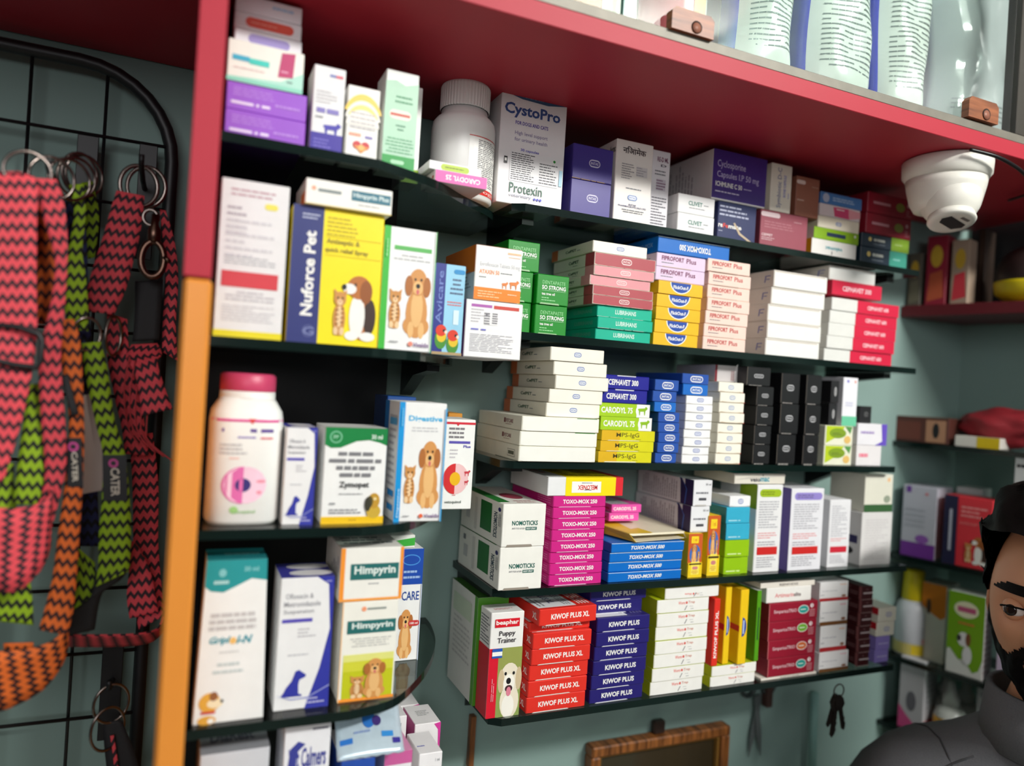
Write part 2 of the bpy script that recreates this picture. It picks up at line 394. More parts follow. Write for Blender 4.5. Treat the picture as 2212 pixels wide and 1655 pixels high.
def f_mel(f):
    F_ = f['f']; F_.rect(.23, 0, .9, 1, YEL); F_.rect(.9, 0, 1, 1, (222, 40, 50)); F_.rect(.31, .17, .7, .77, WH); F_.text('MELONEX', .39, .32, .65, .58, (214, 40, 40), 1.2, rot=180); F_.lines(.44, .64, .58, .74, 1, GY)
    F_.poly([(.47, .3), (.5, .36), (.56, .33), (.58, .28), (.53, .31)], BK, 'logo')
    T = f['t']; T.rect(.23, 0, .9, 1, YEL); T.rect(.9, 0, 1, 1, (222, 40, 50)); T.lines(.3, .1, .86, .85, 8, (120, 108, 20)); T.rect(0, 0, .23, 1, (222, 222, 220)); T.lines(.03, .3, .2, .8, 3, (200, 120, 130))
D_MEL = D((232, 232, 232), f_mel)
def f_c25(f, rot=0):
    c = (230, 84, 170); F_ = f['f']; plate(F_, c); F_.text('CARODYL 25', .2 if rot else .06, .28, .86 if rot else .82, .7, WH, 1.2, rot=180 if rot else 0)
    f['l'].text('~X', .82, .3, .93, .6, (200, 60, 60), 1); T = f['t']; T.rect(.02, .05, .66, .95, (196, 196, 196)); T.rect(.66, .05, 1, .98, (216, 74, 156)); T.lines(.1, .1, .6, .9, 5, GY, vert=True)
D_C25 = D((230, 84, 170), lambda f: f_c25(f)); D_C25U = D((236, 222, 226), lambda f: f_c25(f, 1))
def f_c75(f):
    c = (164, 204, 26); F_ = f['f']; F_.rect(0, 0, .74, 1, c); F_.rect(.74, 0, 1, 1, WH); F_.circ(.83, .5, .49, WH); rundog(F_, .76, .18, .96, .86, (140, 186, 20)); F_.text('CARODYL 75', .05, .26, .66, .72, WH, 1.3)
D_C75 = D((164, 204, 26), f_c75)
def f_mps(f):
    F_ = f['f']; F_.rect(0, 0, .34, 1, (222, 176, 24)); F_.rect(.34, 0, 1, 1, (216, 210, 18)); F_.text('MPS-IgG', .27, .25, .7, .78, (74, 62, 14), .4); F_.lines(.64, .1, .74, .2, 1, (90, 76, 20)); seam(F_, (236, 232, 200))
D_MPS = D((220, 196, 20), f_mps)
def f_ceph(f):
    F_ = f['f']; F_.rect(.3, .93, .7, 1, (214, 214, 226), 'flap_edge'); F_.text('CEPHAVET 300', .12, .28, .76, .7, WH, 1.3)
D_CEPH = D((26, 24, 142), f_ceph)
def f_in_b(f): F_ = f['f']; plate(F_, (36, 80, 166)); badge(F_, WH, (36, 80, 166), .3, .18, .78, .8, w=.06)
D_INB = D((36, 80, 166), f_in_b)
def f_in_b2(f): F_ = f['f']; plate(F_, (22, 106, 196)); badge(F_, WH, (22, 106, 196), .3, .18, .78, .8, w=.06)
D_INB2 = D((22, 106, 196), f_in_b2)
def f_in_w(f): F_ = f['f']; plate(F_, (240, 240, 240)); badge(F_, (96, 112, 176), (232, 234, 242), .4, .26, .66, .74, w=.04); F_.poly([(.02, 0), (.98, 0), (.94, .1), (.7, .04), (.3, .04), (.06, .1)], (196, 190, 182), 'flap_edge')
D_INW = D((238, 238, 238), f_in_w)
def f_in_c(f): F_ = f['f']; plate(F_, (244, 240, 224)); badge(F_, (130, 150, 200), (240, 238, 226), .38, .28, .62, .72, w=.04); F_.poly([(.02, 0), (.98, 0), (.92, .1), (.7, .05), (.3, .05), (.08, .1)], (186, 160, 130), 'flap_edge'); F_.rect(.96, .0, 1, .06, (206, 60, 40), 'flap_edge')
D_INC = D((240, 235, 216), f_in_c)
def f_in_k(f): F_ = f['f']; plate(F_, (24, 24, 26)); badge(F_, (200, 200, 202), (24, 24, 26), .3, .42, .7, .62, w=.05); F_.rect(.0, .02, .015, .98, (120, 110, 100), 'flap_edge'); F_.lines(.1, .0, .9, .03, 1, (150, 145, 140), 'flap_edge', .9)
D_INK = D((26, 26, 28), f_in_k)
def f_in_kv(f): F_ = f['f']; F_.pill(.36, .3, .66, .72, (196, 196, 196)); F_.pill(.42, .34, .6, .68, (40, 40, 42)); F_.text('INTAS', .44, .38, .58, .64, (200, 200, 200), 1, rot=90, part='logo')
D_INKV = D((36, 36, 38), f_in_kv)
def f_in_v(f): F_ = f['f']; plate(F_, (64, 50, 138)); badge(F_, (210, 206, 226), (64, 50, 138), .4, .4, .68, .62, w=.04); F_.lines(.0, .0, .98, .02, 1, (160, 120, 80), 'flap_edge', .9)
D_INV = D((58, 46, 128), f_in_v)
def f_cef(f):
    F_ = f['f']; plate(F_, (240, 236, 224)); badge(F_, (90, 116, 182), (232, 232, 230), .43, .36, .57, .7, w=.025); L = f['l']; L.rect(0, 0, .16, 1, (206, 110, 60)); L.text('CefPET', .36, .42, .62, .66, (36, 84, 52), 1); L.lines(.64, .38, .76, .52, 1, GY)
D_CEF = D((232, 226, 208), f_cef)
def f_cefr(f, c=(178, 76, 84)):
    F_ = f['f']; plate(F_, c); badge(F_, (244, 224, 222), c, .43, .28, .6, .76, w=.025); L = f['l']; L.rect(.8, 0, 1, 1, c); L.text('CefPET', .4, .42, .64, .68, (36, 84, 52), 1); L.lines(.5, .2, .62, .3, 1, GY); F_.lines(0, 0, 1, .04, 1, (216, 190, 176), 'flap_edge', .9)
D_CEFR = D((226, 220, 206), lambda f: f_cefr(f)); D_CEFP = D((226, 220, 206), lambda f: f_cefr(f, (224, 150, 156)))
def f_lub(f): F_ = f['f']; F_.text('LUBRIHANS', .32, .32, .7, .72, (214, 240, 230), 1); F_.lines(0, 0, 1, .04, 1, (170, 210, 196), 'flap_edge', .9); L = f['l']; L.text('LUBRIHANS', .4, .32, .88, .68, (96, 176, 158), 1)
D_LUB = D(TEAL, f_lub)
def f_flick(f):
    c = (238, 186, 24); F_ = f['f']; F_.rect(0, 0, 1, .96, c); F_.ell(.5, .96, .245, .86, (240, 240, 236), a0=180, a1=360); F_.ell(.5, .96, .225, .78, (28, 72, 164), a0=180, a1=360); F_.text('FlickOut-F', .33, .46, .67, .74, WH, 1.2)
D_FLICK = D((238, 186, 24), f_flick)
def f_fip(f, c, tc):
    F_ = f['f']; F_.text('FIPROFORT', .1, .48, .55, .82, tc, 1.1); F_.text('Plus', .6, .46, .8, .82, tc, .5); F_.lines(.1, .25, .34, .38, 1, GY); seam(F_, (200, 176, 160)); f['l'].lines(.5, .3, .9, .7, 2, GY)
D_FIPL = D((226, 204, 228), lambda f: f_fip(f, None, (122, 30, 84))); D_FIPP = D((246, 214, 200), lambda f: f_fip(f, None, (192, 62, 60)))
def f_whp(f): F_ = f['f']; plate(F_, (240, 240, 234)); f['l'].poly([(.78, .3), (.8, .7), (.82, .7), (.8, .3)], (90, 100, 190), 'pen_mark'); f['l'].rect(.82, .66, .92, .7, (90, 100, 190), 'pen_mark'); f['l'].rect(.82, .46, .9, .5, (90, 100, 190), 'pen_mark'); F_.rect(.02, .9, .95, .95, (190, 176, 160), 'flap_edge')
D_WHP = D((236, 230, 220), f_whp)
def f_wr(f): F_ = f['f']; F_.rect(.37, 0, 1, 1, (214, 30, 66)); F_.text('CEPHAVET 600', .52, .34, .84, .66, (246, 214, 220), 1)
D_WR = D((228, 228, 222), f_wr)
def f_rr(f): F_ = f['f']; F_.text('CEPHAVET 300', .2, .32, .78, .66, (246, 214, 220), 1)
D_RR = D((214, 30, 66), f_rr)
def f_pl(f): F_ = f['f']; plate(F_, (242, 241, 232)); L = f['l']; L.rect(.62, .4, .66, .72, (128, 60, 60), 'logo'); L.text('PETCARE', .67, .42, .82, .68, (140, 80, 84), 1); L.lines(.66, .25, .82, .36, 1, (180, 150, 140)); F_.rect(.7, .95, .97, 1, (60, 130, 40), 'flap_edge')
D_PETC = D((236, 233, 216), f_pl)
def f_pu(f): F_ = f['f']; plate(F_, (242, 241, 232)); L = f['l']; L.rect(.76, .2, .92, .7, (150, 150, 140), 'logo'); L.rect(.765, .24, .915, .66, (226, 222, 206), 'logo'); L.text('~papaya', .78, .3, .9, .62, (90, 96, 80), 1); L.rect(.02, .0, .5, .98, (228, 226, 210), 'colour_panel')
D_PETU = D((236, 233, 216), f_pu)
def f_dent(f):
    F_ = f['f']; F_.text('DENTAPASTE', .16, .68, .88, .8, (150, 214, 150), .2); F_.text('SO STRONG', .15, .5, .9, .64, WH, 1.2); F_.rect(.15, .46, .9, .47, (190, 226, 190)); F_.text('tea tree oil', .15, .31, .56, .4, WH, 1); F_.lines(.15, .1, .6, .26, 2, (150, 214, 150)); seam(F_, (150, 190, 140))
D_DENT = D((10, 136, 30), f_dent)
def f_cyst(f):
    F_ = f['f']; F_.poly([(0, 1), (0, .955), (.3, .915), (.7, .905), (1, .935), (1, 1)], (58, 92, 128)); F_.text('URINARY', .34, .93, .65, .965, (150, 172, 190), .6); F_.text('CystoPro', .05, .745, .9, .87, (56, 84, 142), 1.3); F_.text('FOR DOGS AND CATS', .22, .69, .72, .722, (96, 80, 170), 1)
    F_.text('High level support', .22, .595, .72, .635, (150, 142, 176), .4); F_.text('for urinary health', .22, .54, .72, .58, (150, 142, 176), .4); F_.text('30 capsules', .32, .46, .6, .49, (96, 96, 190), .6)
    F_.rect(.17, .2, .92, .46, (236, 236, 236), 'sticker'); F_.lines(.19, .21, .55, .45, 13, (70, 70, 74), ragged=.3); F_.lines(.62, .21, .9, .4, 8, (96, 96, 100), ragged=.6); F_.rect(.82, .41, .87, .445, WH); F_.circ(.845, .428, .012, (40, 140, 50)); F_.rect(.08, .34, .13, .4, BK); F_.rect(.09, .36, .12, .385, WH)
    F_.rect(.93, .22, .98, .36, (170, 214, 232)); F_.text('Protexin', .18, .1, .68, .185, (34, 96, 74), .3); F_.text('veterinary', .18, .055, .52, .09, (168, 170, 186), .4)
    for k in range(3): F_.circ(.57 + .045 * k, .068, .011, (50, 56, 190))
D_CYST = D((238, 236, 236), f_cyst)
def f_neo(f):
    F_ = f['f']; F_.text('निओमेक', .17, .84, .8, .93, (62, 56, 58), 1); F_.lines(.16, .52, .5, .72, 7, (150, 146, 150)); F_.rect(.56, .58, .86, .7, (214, 210, 210), 'stamp'); F_.lines(.56, .58, .86, .7, 4, (168, 164, 170)); F_.lines(.3, .4, .72, .43, 1, GY, center=True)
    badge(F_, (96, 130, 190), (230, 232, 236), .36, .27, .62, .335, w=.06); F_.text('INTAS', .4, .205, .6, .225, (70, 70, 120), 1); F_.text('PHARMACEUTICALS LTD', .12, .18, .88, .2, (70, 70, 120), 1); F_.lines(.2, .11, .84, .16, 2, GY, center=True); f['l'].text('Neomec', .8, .84, .97, .93, (90, 80, 74), 1)
D_NEO = D((236, 231, 224), f_neo)
def f_red(f): F_ = f['f']; F_.text('RE-D ML', .3, .86, .9, .92, (120, 50, 90), 1); F_.text('D', .5, .8, .8, .83, (60, 50, 70), 1); F_.lines(.2, .68, .8, .76, 2, GY); F_.rect(.3, .5, .8, .64, (206, 200, 210)); F_.lines(.3, .5, .8, .64, 4, (130, 90, 120)); F_.lines(.1, .06, .9, .42, 10, (110, 108, 116), ragged=.6)
D_RED = D((232, 230, 234), f_red)
def f_cliv(f): F_ = f['f']; F_.text('CLIVET', .28, .45, .66, .68, (40, 120, 104), 1); F_.lines(.7, .5, .84, .6, 1, GY); F_.lines(.3, .28, .74, .36, 1, GY)
D_CLIV = D((236, 236, 234), f_cliv)
def f_refe(f): F_ = f['f']; F_.lines(.04, .52, .8, .8, 3, (186, 192, 214), fill=.42, ragged=.4); F_.text('re', .02, .27, .13, .35, WH, 1.3); F_.text('Fe', .14, .27, .27, .37, (226, 70, 56), 1.3); F_.text('mate', .28, .27, .62, .36, WH, 1.3); F_.lines(.03, .17, .18, .21, 1, (186, 192, 214)); F_.poly([(.4, .4), (.44, .42), (.6, .2), (.92, .03), (.88, 0), (.56, .16)], (196, 176, 148), 'tear')
D_REFE = D((36, 44, 92), f_refe)
def f_ichm(f): F_ = f['f']; F_.rect(0, .03, 1, 1, (66, 36, 128)); F_.text('Cyclosporine', .08, .62, .6, .8, (196, 186, 222), .2); F_.text('Capsules I.P 50 mg', .08, .42, .86, .58, (196, 186, 222), .2); F_.text('ICHMUNE C 50', .06, .27, .55, .37, WH, 1.2); F_.lines(.06, .14, .5, .2, 1, (214, 206, 232)); F_.lines(.58, .28, .76, .33, 1, (196, 186, 222)); f['l'].lines(.1, .1, .7, .92, 11, (170, 166, 170), vert=True); f['l'].rect(0, 0, .1, .95, (120, 40, 56))
D_ICHM = D((226, 224, 222), f_ichm)
def f_symb(f): F_ = f['f']; F_.text('Symbiotic D-C', .3, .08, .55, .92, (120, 124, 160), .5, rot=90); F_.text('BONE CAPSULE', .6, .32, .72, .78, (130, 130, 200), .8, rot=90); F_.lines(.82, .3, .9, .5, 1, (150, 150, 200), vert=True)
D_SYMB = D((234, 228, 212), f_symb)
D_BRWN = D((150, 96, 76), lambda f: (f['f'].pill(-.0, .8, .38, .9, (226, 206, 196)), f['f'].lines(.05, .36, .4, .44, 1, (206, 176, 160)), f['f'].lines(.66, .76, .94, .8, 1, (200, 170, 150))))
D_MAUV = D((152, 74, 88), lambda f: (f['f'].pill(.0, .82, .4, .95, (226, 204, 206)), f['f'].lines(.08, .5, .7, .72, 3, (176, 110, 120)), f['f'].text('CEFPET', .03, .28, .26, .35, (226, 200, 202), 1), f['f'].lines(.03, .16, .34, .26, 2, (214, 180, 184)), f['f'].lines(.7, .76, .94, .82, 1, (200, 150, 156))))
D_SPOT = D((74, 124, 182), lambda f: (f['f'].ell(.12, .5, .08, .4, (176, 186, 206)), f['f'].lines(.28, .3, .92, .7, 2, (170, 196, 222), fill=.5)))
D_PINKW = D((226, 214, 214), lambda f: (f['f'].poly([(.36, .1), (.72, .05), (.7, .9), (.32, .85)], (216, 76, 120)), f['f'].poly([(.72, .05), (1, .3), (1, .8), (.7, .9)], (232, 160, 168)), f['f'].lines(.4, .6, .6, .8, 1, WH)))
D_CRM = D((234, 226, 204), lambda f: badge(f['f'], (110, 130, 190), (226, 224, 214), .42, .34, .56, .66))
D_LIME = D((132, 176, 22), lambda f: (f['f'].text('~Kappily', .28, .26, .7, .74, (30, 50, 80), 1.2, rot=180), f['f'].circ(.91, .7, .12, WH), f['l'].rect(0, 0, 1, 1, (226, 222, 206))))
D_SELO = D((230, 228, 222), lambda f: (f['f'].text('velomac', .3, .38, .68, .62, (40, 150, 160), 1, rot=180), f['f'].rect(.44, .14, .455, .36, BK), f['l'].rect(.5, 0, 1, 1, (232, 176, 20)), f['f'].rect(0, 0, 1, .04, (40, 140, 130))))
D_CRIM = D((146, 26, 46), lambda f: (f['f'].text('~Simparica', .12, .42, .5, .6, (206, 150, 160), .8), f['f'].ell(.72, .5, .1, .22, (140, 150, 60)), f['f'].circ(.9, .66, .1, (206, 160, 166)), f['f'].lines(.86, .1, .97, .45, 3, (196, 130, 140))))
D_DTEAL = D((24, 44, 60), lambda f: (f['f'].rect(.62, 0, 1, 1, (128, 164, 40)), f['f'].circ(.17, .58, .16, (216, 190, 110)), f['f'].lines(.25, .45, .54, .7, 1, (196, 200, 190), fill=.7), f['f'].lines(.24, .2, .5, .34, 1, (130, 140, 150)), f['f'].lines(.7, .4, .9, .6, 1, (180, 200, 130)))); 
D_DTEAL2 = D((24, 44, 61), lambda f: (f['f'].rect(.62, 0, 1, 1, (60, 150, 130)), f['f'].circ(.17, .58, .16, (216, 190, 110)), f['f'].lines(.25, .45, .54, .7, 1, (196, 200, 190), fill=.7), f['f'].lines(.24, .2, .5, .34, 1, (130, 140, 150)), f['f'].lines(.7, .4, .9, .6, 1, (140, 200, 190))))
def f_psl(f):
    F_ = f['f']; F_.text('50 ml', .64, .8, .92, .88, (90, 90, 96), .6); F_.lines(.14, .46, .9, .56, 1, (130, 130, 136), fill=.7); F_.text('~P.Slim', .3, .2, .7, .34, (80, 80, 86), .6); seam(F_, (190, 186, 180))
    L = f['l']; L.rect(.86, 0, 1, 1, (40, 34, 84)); L.poly([(.8, 1), (.9, .6), (.88, 0), (.84, 0), (.86, .6), (.76, 1)], (60, 96, 170)); L.poly([(.8, 0), (.86, .0), (.88, .6), (.8, 1), (.78, 1)], (40, 34, 84)); L.lines(.1, .1, .74, .9, 16, (170, 164, 170), vert=True)
D_PSL = D((232, 232, 234), f_psl)
def f_ydog(f):
    F_ = f['f']; F_.rect(0, .3, 1, 1, (204, 92, 40)); F_.rect(.2, .78, .72, .94, (246, 214, 40)); F_.text('1 ml', .34, .82, .6, .9, (216, 120, 40), 1); F_.ell(.5, .52, .4, .22, (60, 110, 186)); golden(F_, .2, .34, .66, .76); kitten(F_, .62, .34, .86, .6); F_.rect(0, 0, 1, .34, (240, 206, 30)); F_.rect(.2, .06, .8, .36, (246, 226, 90)); F_.text('~LIBERTIX', .06, .28, .94, .33, (70, 50, 20), 1); F_.pill(.3, .18, .7, .25, (206, 130, 130)); F_.lines(.22, .08, .76, .16, 3, (206, 130, 60), center=True)
D_YDOG = D((240, 206, 30), f_ydog)
D_CYAN = D((54, 172, 204), lambda f: (f['f'].text('~AMOXIVET CV', .1, .14, .6, .24, (170, 220, 232), .8), f['l'].rect(.0, 0, 1, 1, (30, 124, 140)), f['l'].lines(.5, .4, .9, .6, 1, (90, 170, 180))))
D_LGRN = D((148, 194, 14), lambda f: (f['f'].text('~AMOXIVET 300', .1, .14, .66, .24, (214, 234, 160), .8), seam(f['f'], (120, 160, 20))))
def f_wht(f, pill, side):
    F_ = f['f']; F_.pill(.1, .86, .94, .95, pill); F_.lines(.18, .88, .86, .93, 2, tuple(int(v * .6) for v in pill)); F_.lines(.1, .5, .86, .82, 11, (172, 172, 178), ragged=.6); F_.lines(.1, .38, .86, .46, 3, (226, 150, 150), ragged=.4); F_.lines(.1, .3, .86, .36, 2, (160, 160, 166)); F_.rect(.1, .2, .88, .29, (206, 42, 40)); F_.lines(.1, .05, .86, .18, 5, (160, 160, 166), ragged=.5)
    f['l'].rect(.55 if side != (120, 104, 176) else 0, 0 if side == (120, 104, 176) else .72, 1, 1, side)
D_WG = D((234, 234, 234), lambda f: f_wht(f, (162, 190, 36), (140, 170, 30))); D_WP = D((232, 232, 236), lambda f: f_wht(f, (150, 136, 206), (120, 104, 176)))
def f_wr3(f): F_ = f['f']; F_.lines(.1, .45, .86, .92, 14, (180, 180, 186), ragged=.6); F_.lines(.1, .38, .86, .44, 2, (226, 150, 150)); F_.rect(.1, .22, .88, .31, (206, 42, 60)); F_.lines(.1, .06, .86, .19, 5, (170, 170, 176))
D_WR3 = D((232, 232, 234), f_wr3)
D_PLAINL = D((220, 218, 216), lambda f: (f['f'].lines(.12, .1, .88, .88, 16, (204, 200, 200), ragged=.5), f['l'].rect(.2, .4, .9, .55, (40, 36, 90)), f['l'].ell(.6, .25, .2, .08, BK)))
D_WGRN = D((224, 222, 206), lambda f: (f['f'].rect(0, 0, 1, .2, (56, 96, 56)), f['f'].circ(.84, .86, .06, (236, 190, 140)), f['f'].ell(.8, .34, .12, .1, (150, 160, 140))))
D_VELO = D((226, 220, 206), lambda f: (f['f'].text('velo', .3, .22, .5, .62, (40, 44, 60), 1.2), f['f'].text('mac', .5, .22, .68, .62, (40, 150, 170), 1.2), f['f'].rect(.54, .66, .56, .9, BK), f['f'].poly([(0, .4), (.3, .7), (1, .9), (1, .75), (.3, .5)], (206, 200, 190)), f['t'].rect(0, 0, 1, 1, (40, 120, 110))))
def f_pup(f):
    F_ = f['f']; F_.rect(0, 0, .28, .66, (214, 22, 46)); F_.rect(.28, 0, 1, .66, (140, 160, 84)); F_.rect(.28, .4, 1, .66, (150, 158, 82)); puppyhead(F_, .28, .02, 1, .58); F_.rect(.12, .86, .86, .94, (214, 22, 40)); F_.text('beaphar', .15, .872, .83, .928, WH, 1.2); F_.text('Puppy', .26, .765, .75, .825, (60, 56, 60), .6); F_.text('Trainer', .22, .71, .78, .76, (60, 56, 60), .6)
    F_.rect(.08, .57, .38, .66, (40, 90, 180)); F_.rect(.08, .59, .38, .63, WH); F_.lines(.1, .16, .2, .5, 2, (240, 160, 170), vert=True)
    L = f['l']; L.rect(0, 0, 1, .66, (206, 24, 46)); L.lines(.1, .68, .9, .95, 9, GY); T = f['t']; T.lines(.2, .3, .8, .5, 2, (190, 90, 90))
D_PUP = D((238, 236, 232), f_pup)
D_GRN5 = D((222, 222, 216), lambda f: (f['l'].rect(.9, 0, 1, 1, (80, 150, 40)), f['l'].rect(.1, .72, .8, .9, (200, 214, 190)), f['l'].lines(.15, .3, .8, .7, 8, (196, 196, 192)), f['f'].rect(0, 0, 1, 1, (84, 152, 40)), f['f'].ell(.6, .5, .5, .44, (226, 226, 216)), f['f'].lines(.3, .6, .9, .8, 3, (190, 186, 180)), f['t'].rect(0, .0, 1, 1, (60, 110, 40))))
def f_worm(f, rot=0):
    F_ = f['f']; plate(F_, (240, 238, 232)); r = 180 if rot else 0
    a = (.36, .26, .62, .46) if rot else (.4, .56, .72, .8); F_.text('Worm', a[0], a[1], a[0] + .13, a[3], (226, 120, 110), 1.2, rot=r); F_.circ(a[0] + .16, (a[1] + a[3]) / 2, .1, (220, 100, 90)); F_.text('Trap', a[0] + .19, a[1], a[2], a[3], (200, 130, 110), .8, rot=r)
    F_.poly([(.52, .12), (.535, .12), (.575, .46), (.56, .46)], (120, 116, 120), 'logo'); F_.lines(.62, .36, .72, .42, 1, GY); F_.lines(.64, .16, .72, .24, 1, GY); f['l'].rect(0, 0, 1, 1, (198, 208, 20)); f['t'].rect(0, 0, 1, 1, (186, 200, 24))
D_WORM = D((236, 233, 224), lambda f: f_worm(f)); D_WORMU = D((236, 233, 224), lambda f: f_worm(f, 1))
D_KV = D(RED, lambda f: f['f'].text('KIWOF PLUS XL', .26, .12, .74, .82, WH, 1.3, rot=90))
D_YV = D((240, 198, 24), lambda f: (f['f'].ell(.34, .5, .5, .13, (30, 70, 160), a0=-90, a1=90), f['f'].text("~D'Worm", .4, .41, .62, .59, (200, 214, 240), 1, rot=90), f['l'].rect(.7, .44, 1, .52, (200, 60, 60), 'logo'), f['t'].rect(0, 0, 1, 1, (224, 176, 20))))
D_GV = D((84, 156, 24), lambda f: (f['f'].text('~Anlefit-M', .3, .3, .68, .76, (24, 50, 50), 1.3, rot=90), f['l'].rect(0, 0, 1, 1, (78, 140, 24)), f['l'].text('~Anlefit-M', .5, .28, .8, .7, (24, 50, 50), 1.2, rot=90), f['t'].rect(0, 0, 1, 1, (206, 206, 204)), f['t'].lines(.1, .1, .9, .9, 3, BK, vert=True)))
D_REN = D((230, 224, 212), lambda f: f['f'].text('RENODIS', .34, .3, .68, .72, (90, 78, 78), .7))
D_ARTI = D((236, 234, 228), lambda f: (f['f'].text('Artimarin', .18, .34, .6, .62, (226, 130, 130), .8), f['f'].text('elite', .6, .34, .76, .62, (120, 100, 100), 1)))
def f_simp(f, c):
    F_ = f['f']; F_.text('SimparicaTRIO', .1, .4, .56, .64, (226, 190, 196), .6); F_.ell(.7, .56, .11, .24, WH); F_.ell(.7, .56, .1, .21, c); F_.lines(.64, .5, .76, .62, 1, (230, 240, 230)); F_.circ(.87, .74, .12, (240, 228, 228)); F_.text('3', .86, .66, .885, .82, (140, 30, 50), 1); F_.lines(.82, .12, .94, .56, 4, (206, 150, 156), center=True); F_.rect(0, 0, .012, 1, (190, 110, 110), 'flap_edge')
SIMP = {k: D((146, 24, 46), (lambda c: lambda f: f_simp(f, c))(c)) for k, c in (('t', (40, 150, 140)), ('o', (196, 100, 50)), ('g', (110, 170, 50)))}
def f_wstrip(f, c, c2=(236, 140, 160)):
    F_ = f['f']; F_.rect(0, 0, 1, .16, c); F_.lines(.08, .5, .9, .56, 1, (170, 170, 180)); F_.lines(.7, .8, .92, .88, 1, c2); F_.ell(.84, .24, .08, .06, (150, 100, 70)); F_.lines(.02, .3, .2, .36, 1, GY)
D_WS1 = D((236, 235, 234), lambda f: f_wstrip(f, (116, 76, 40))); D_WS2 = D((236, 235, 234), lambda f: f_wstrip(f, (180, 44, 48), (236, 170, 120)))
D_DMAR = D((70, 24, 28), lambda f: (f['f'].text('~STAYFRESH', .14, .42, .96, .58, (206, 190, 190), .8), f['f'].lines(.4, .72, .62, .82, 1, (180, 150, 150)), f['l'].lines(.05, .1, .95, .9, 5, (150, 110, 110), fill=.3), f['l'].rect(.95, 0, 1, 1, (150, 90, 90), 'flap_edge'), f['f'].rect(0, .0, 1, .03, (190, 160, 156), 'flap_edge')))
D_VIO = D((150, 132, 210), lambda f: f['f'].lines(.15, .4, .9, .52, 1, (206, 196, 236), fill=.7))
D_SMW = D((236, 231, 214), lambda f: (badge(f['f'], (150, 150, 196), (232, 230, 220), .4, .34, .74, .66), f['l'].rect(.8, .5, 1, 1, (206, 40, 50))))
D_GREYW = D((196, 190, 190), lambda f: (f['f'].rect(0, 0, .1, 1, (120, 30, 44)), f['f'].ell(1.0, .5, .12, .6, (230, 226, 226), a0=90, a1=270), f['f'].lines(.7, .1, .86, .8, 2, (150, 90, 90), vert=True)))
D_GY1 = D((232, 232, 208), lambda f: (f['f'].poly([(.04, .1), (.04, .98), (.7, .98), (.5, .5)], (186, 206, 40)), f['f'].ell(.45, .62, .3, .26, (130, 160, 40)), f['f'].lines(.26, .5, .66, .66, 2, (90, 110, 50)), f['f'].poly([(.7, .98), (.96, .98), (.9, .6)], (90, 150, 80)), f['f'].ell(.8, .3, .12, .2, (230, 190, 110))))
D_WV = D((234, 232, 236), lambda f: (f['f'].poly([(.6, 0), (.85, .2), (.8, 1), (1, 1), (1, 0)], (104, 80, 190)), f['f'].lines(.1, .5, .6, .68, 1, (170, 150, 200), fill=.6)))
D_WPK = D((232, 228, 228), lambda f: f['f'].lines(.1, .4, .7, .62, 1, (236, 130, 150), fill=.8))
D_WTL = D((236, 236, 240), lambda f: (f['f'].rect(0, 0, 1, .2, (110, 200, 160)), f['f'].circ(.3, .92, .03, (120, 110, 200)), f['f'].circ(.8, .92, .03, (230, 170, 160)), f['f'].lines(.2, .4, .8, .5, 2, (190, 190, 220))))
D_SMK = D((34, 34, 36), lambda f: badge(f['f'], (120, 120, 120), (34, 34, 36), .3, .4, .7, .65))
# left unit
PUR = (152, 80, 204)
def f_pur(f): F_ = f['f']; F_.lines(.08, .5, .6, .84, 3, (186, 130, 226), fill=.4); F_.text('~NERVIVET - 300', .06, .2, .54, .34, (236, 220, 246), 1.2); F_.lines(.6, .3, .94, .5, 1, (190, 140, 228))
D_PUR = D(PUR, f_pur)
def f_wteal(f): F_ = f['f']; F_.poly([(0, 0), (1, 0), (1, .5), (.7, .2), (0, .1)], (176, 226, 208)); F_.rect(0, 0, 1, .1, (140, 214, 190)); F_.text('~oxo', .06, .48, .28, .66, (50, 170, 200), 1.4); F_.text('~guai', .28, .44, .54, .64, (60, 206, 190), 1.4); F_.lines(.08, .3, .5, .38, 1, (226, 200, 196)); F_.poly([(.66, .3), (.86, .34), (.88, .94), (.7, .9)], (190, 56, 110)); F_.lines(.7, .4, .82, .5, 1, (232, 170, 196)); F_.lines(.78, .18, .92, .26, 1, (90, 120, 110))
D_WTEAL = D((240, 239, 228), f_wteal)
D_PV = D((236, 234, 238), lambda f: f['f'].pill(.2, .14, .82, .78, (160, 146, 206))); D_PR = D((238, 236, 238), lambda f: (f['f'].pill(.16, .18, .88, .78, (230, 84, 62)), f['f'].lines(.24, .4, .8, .56, 1, (244, 160, 140)))); D_PBL = D((238, 238, 242), lambda f: f['f'].lines(.55, .5, .9, .7, 1, (176, 210, 236), fill=.8))
def f_tall1(f): F_ = f['f']; F_.rect(0, 0, 1, .22, (52, 32, 156)); F_.lines(.1, .04, .8, .16, 3, (120, 110, 200)); rundog(F_, .36, .2, .95, .36, (60, 50, 170)); F_.lines(.5, .88, .72, .92, 1, (130, 140, 200), fill=.8); F_.lines(.7, .88, .92, .92, 1, (230, 100, 120), fill=.8); F_.text('~Canis Steroid', .14, .44, .84, .52, (130, 120, 190), .6); F_.lines(.12, .56, .86, .72, 4, (206, 204, 206)); F_.lines(.12, .38, .5, .42, 1, GY)
D_TALL1 = D((232, 232, 232), f_tall1)
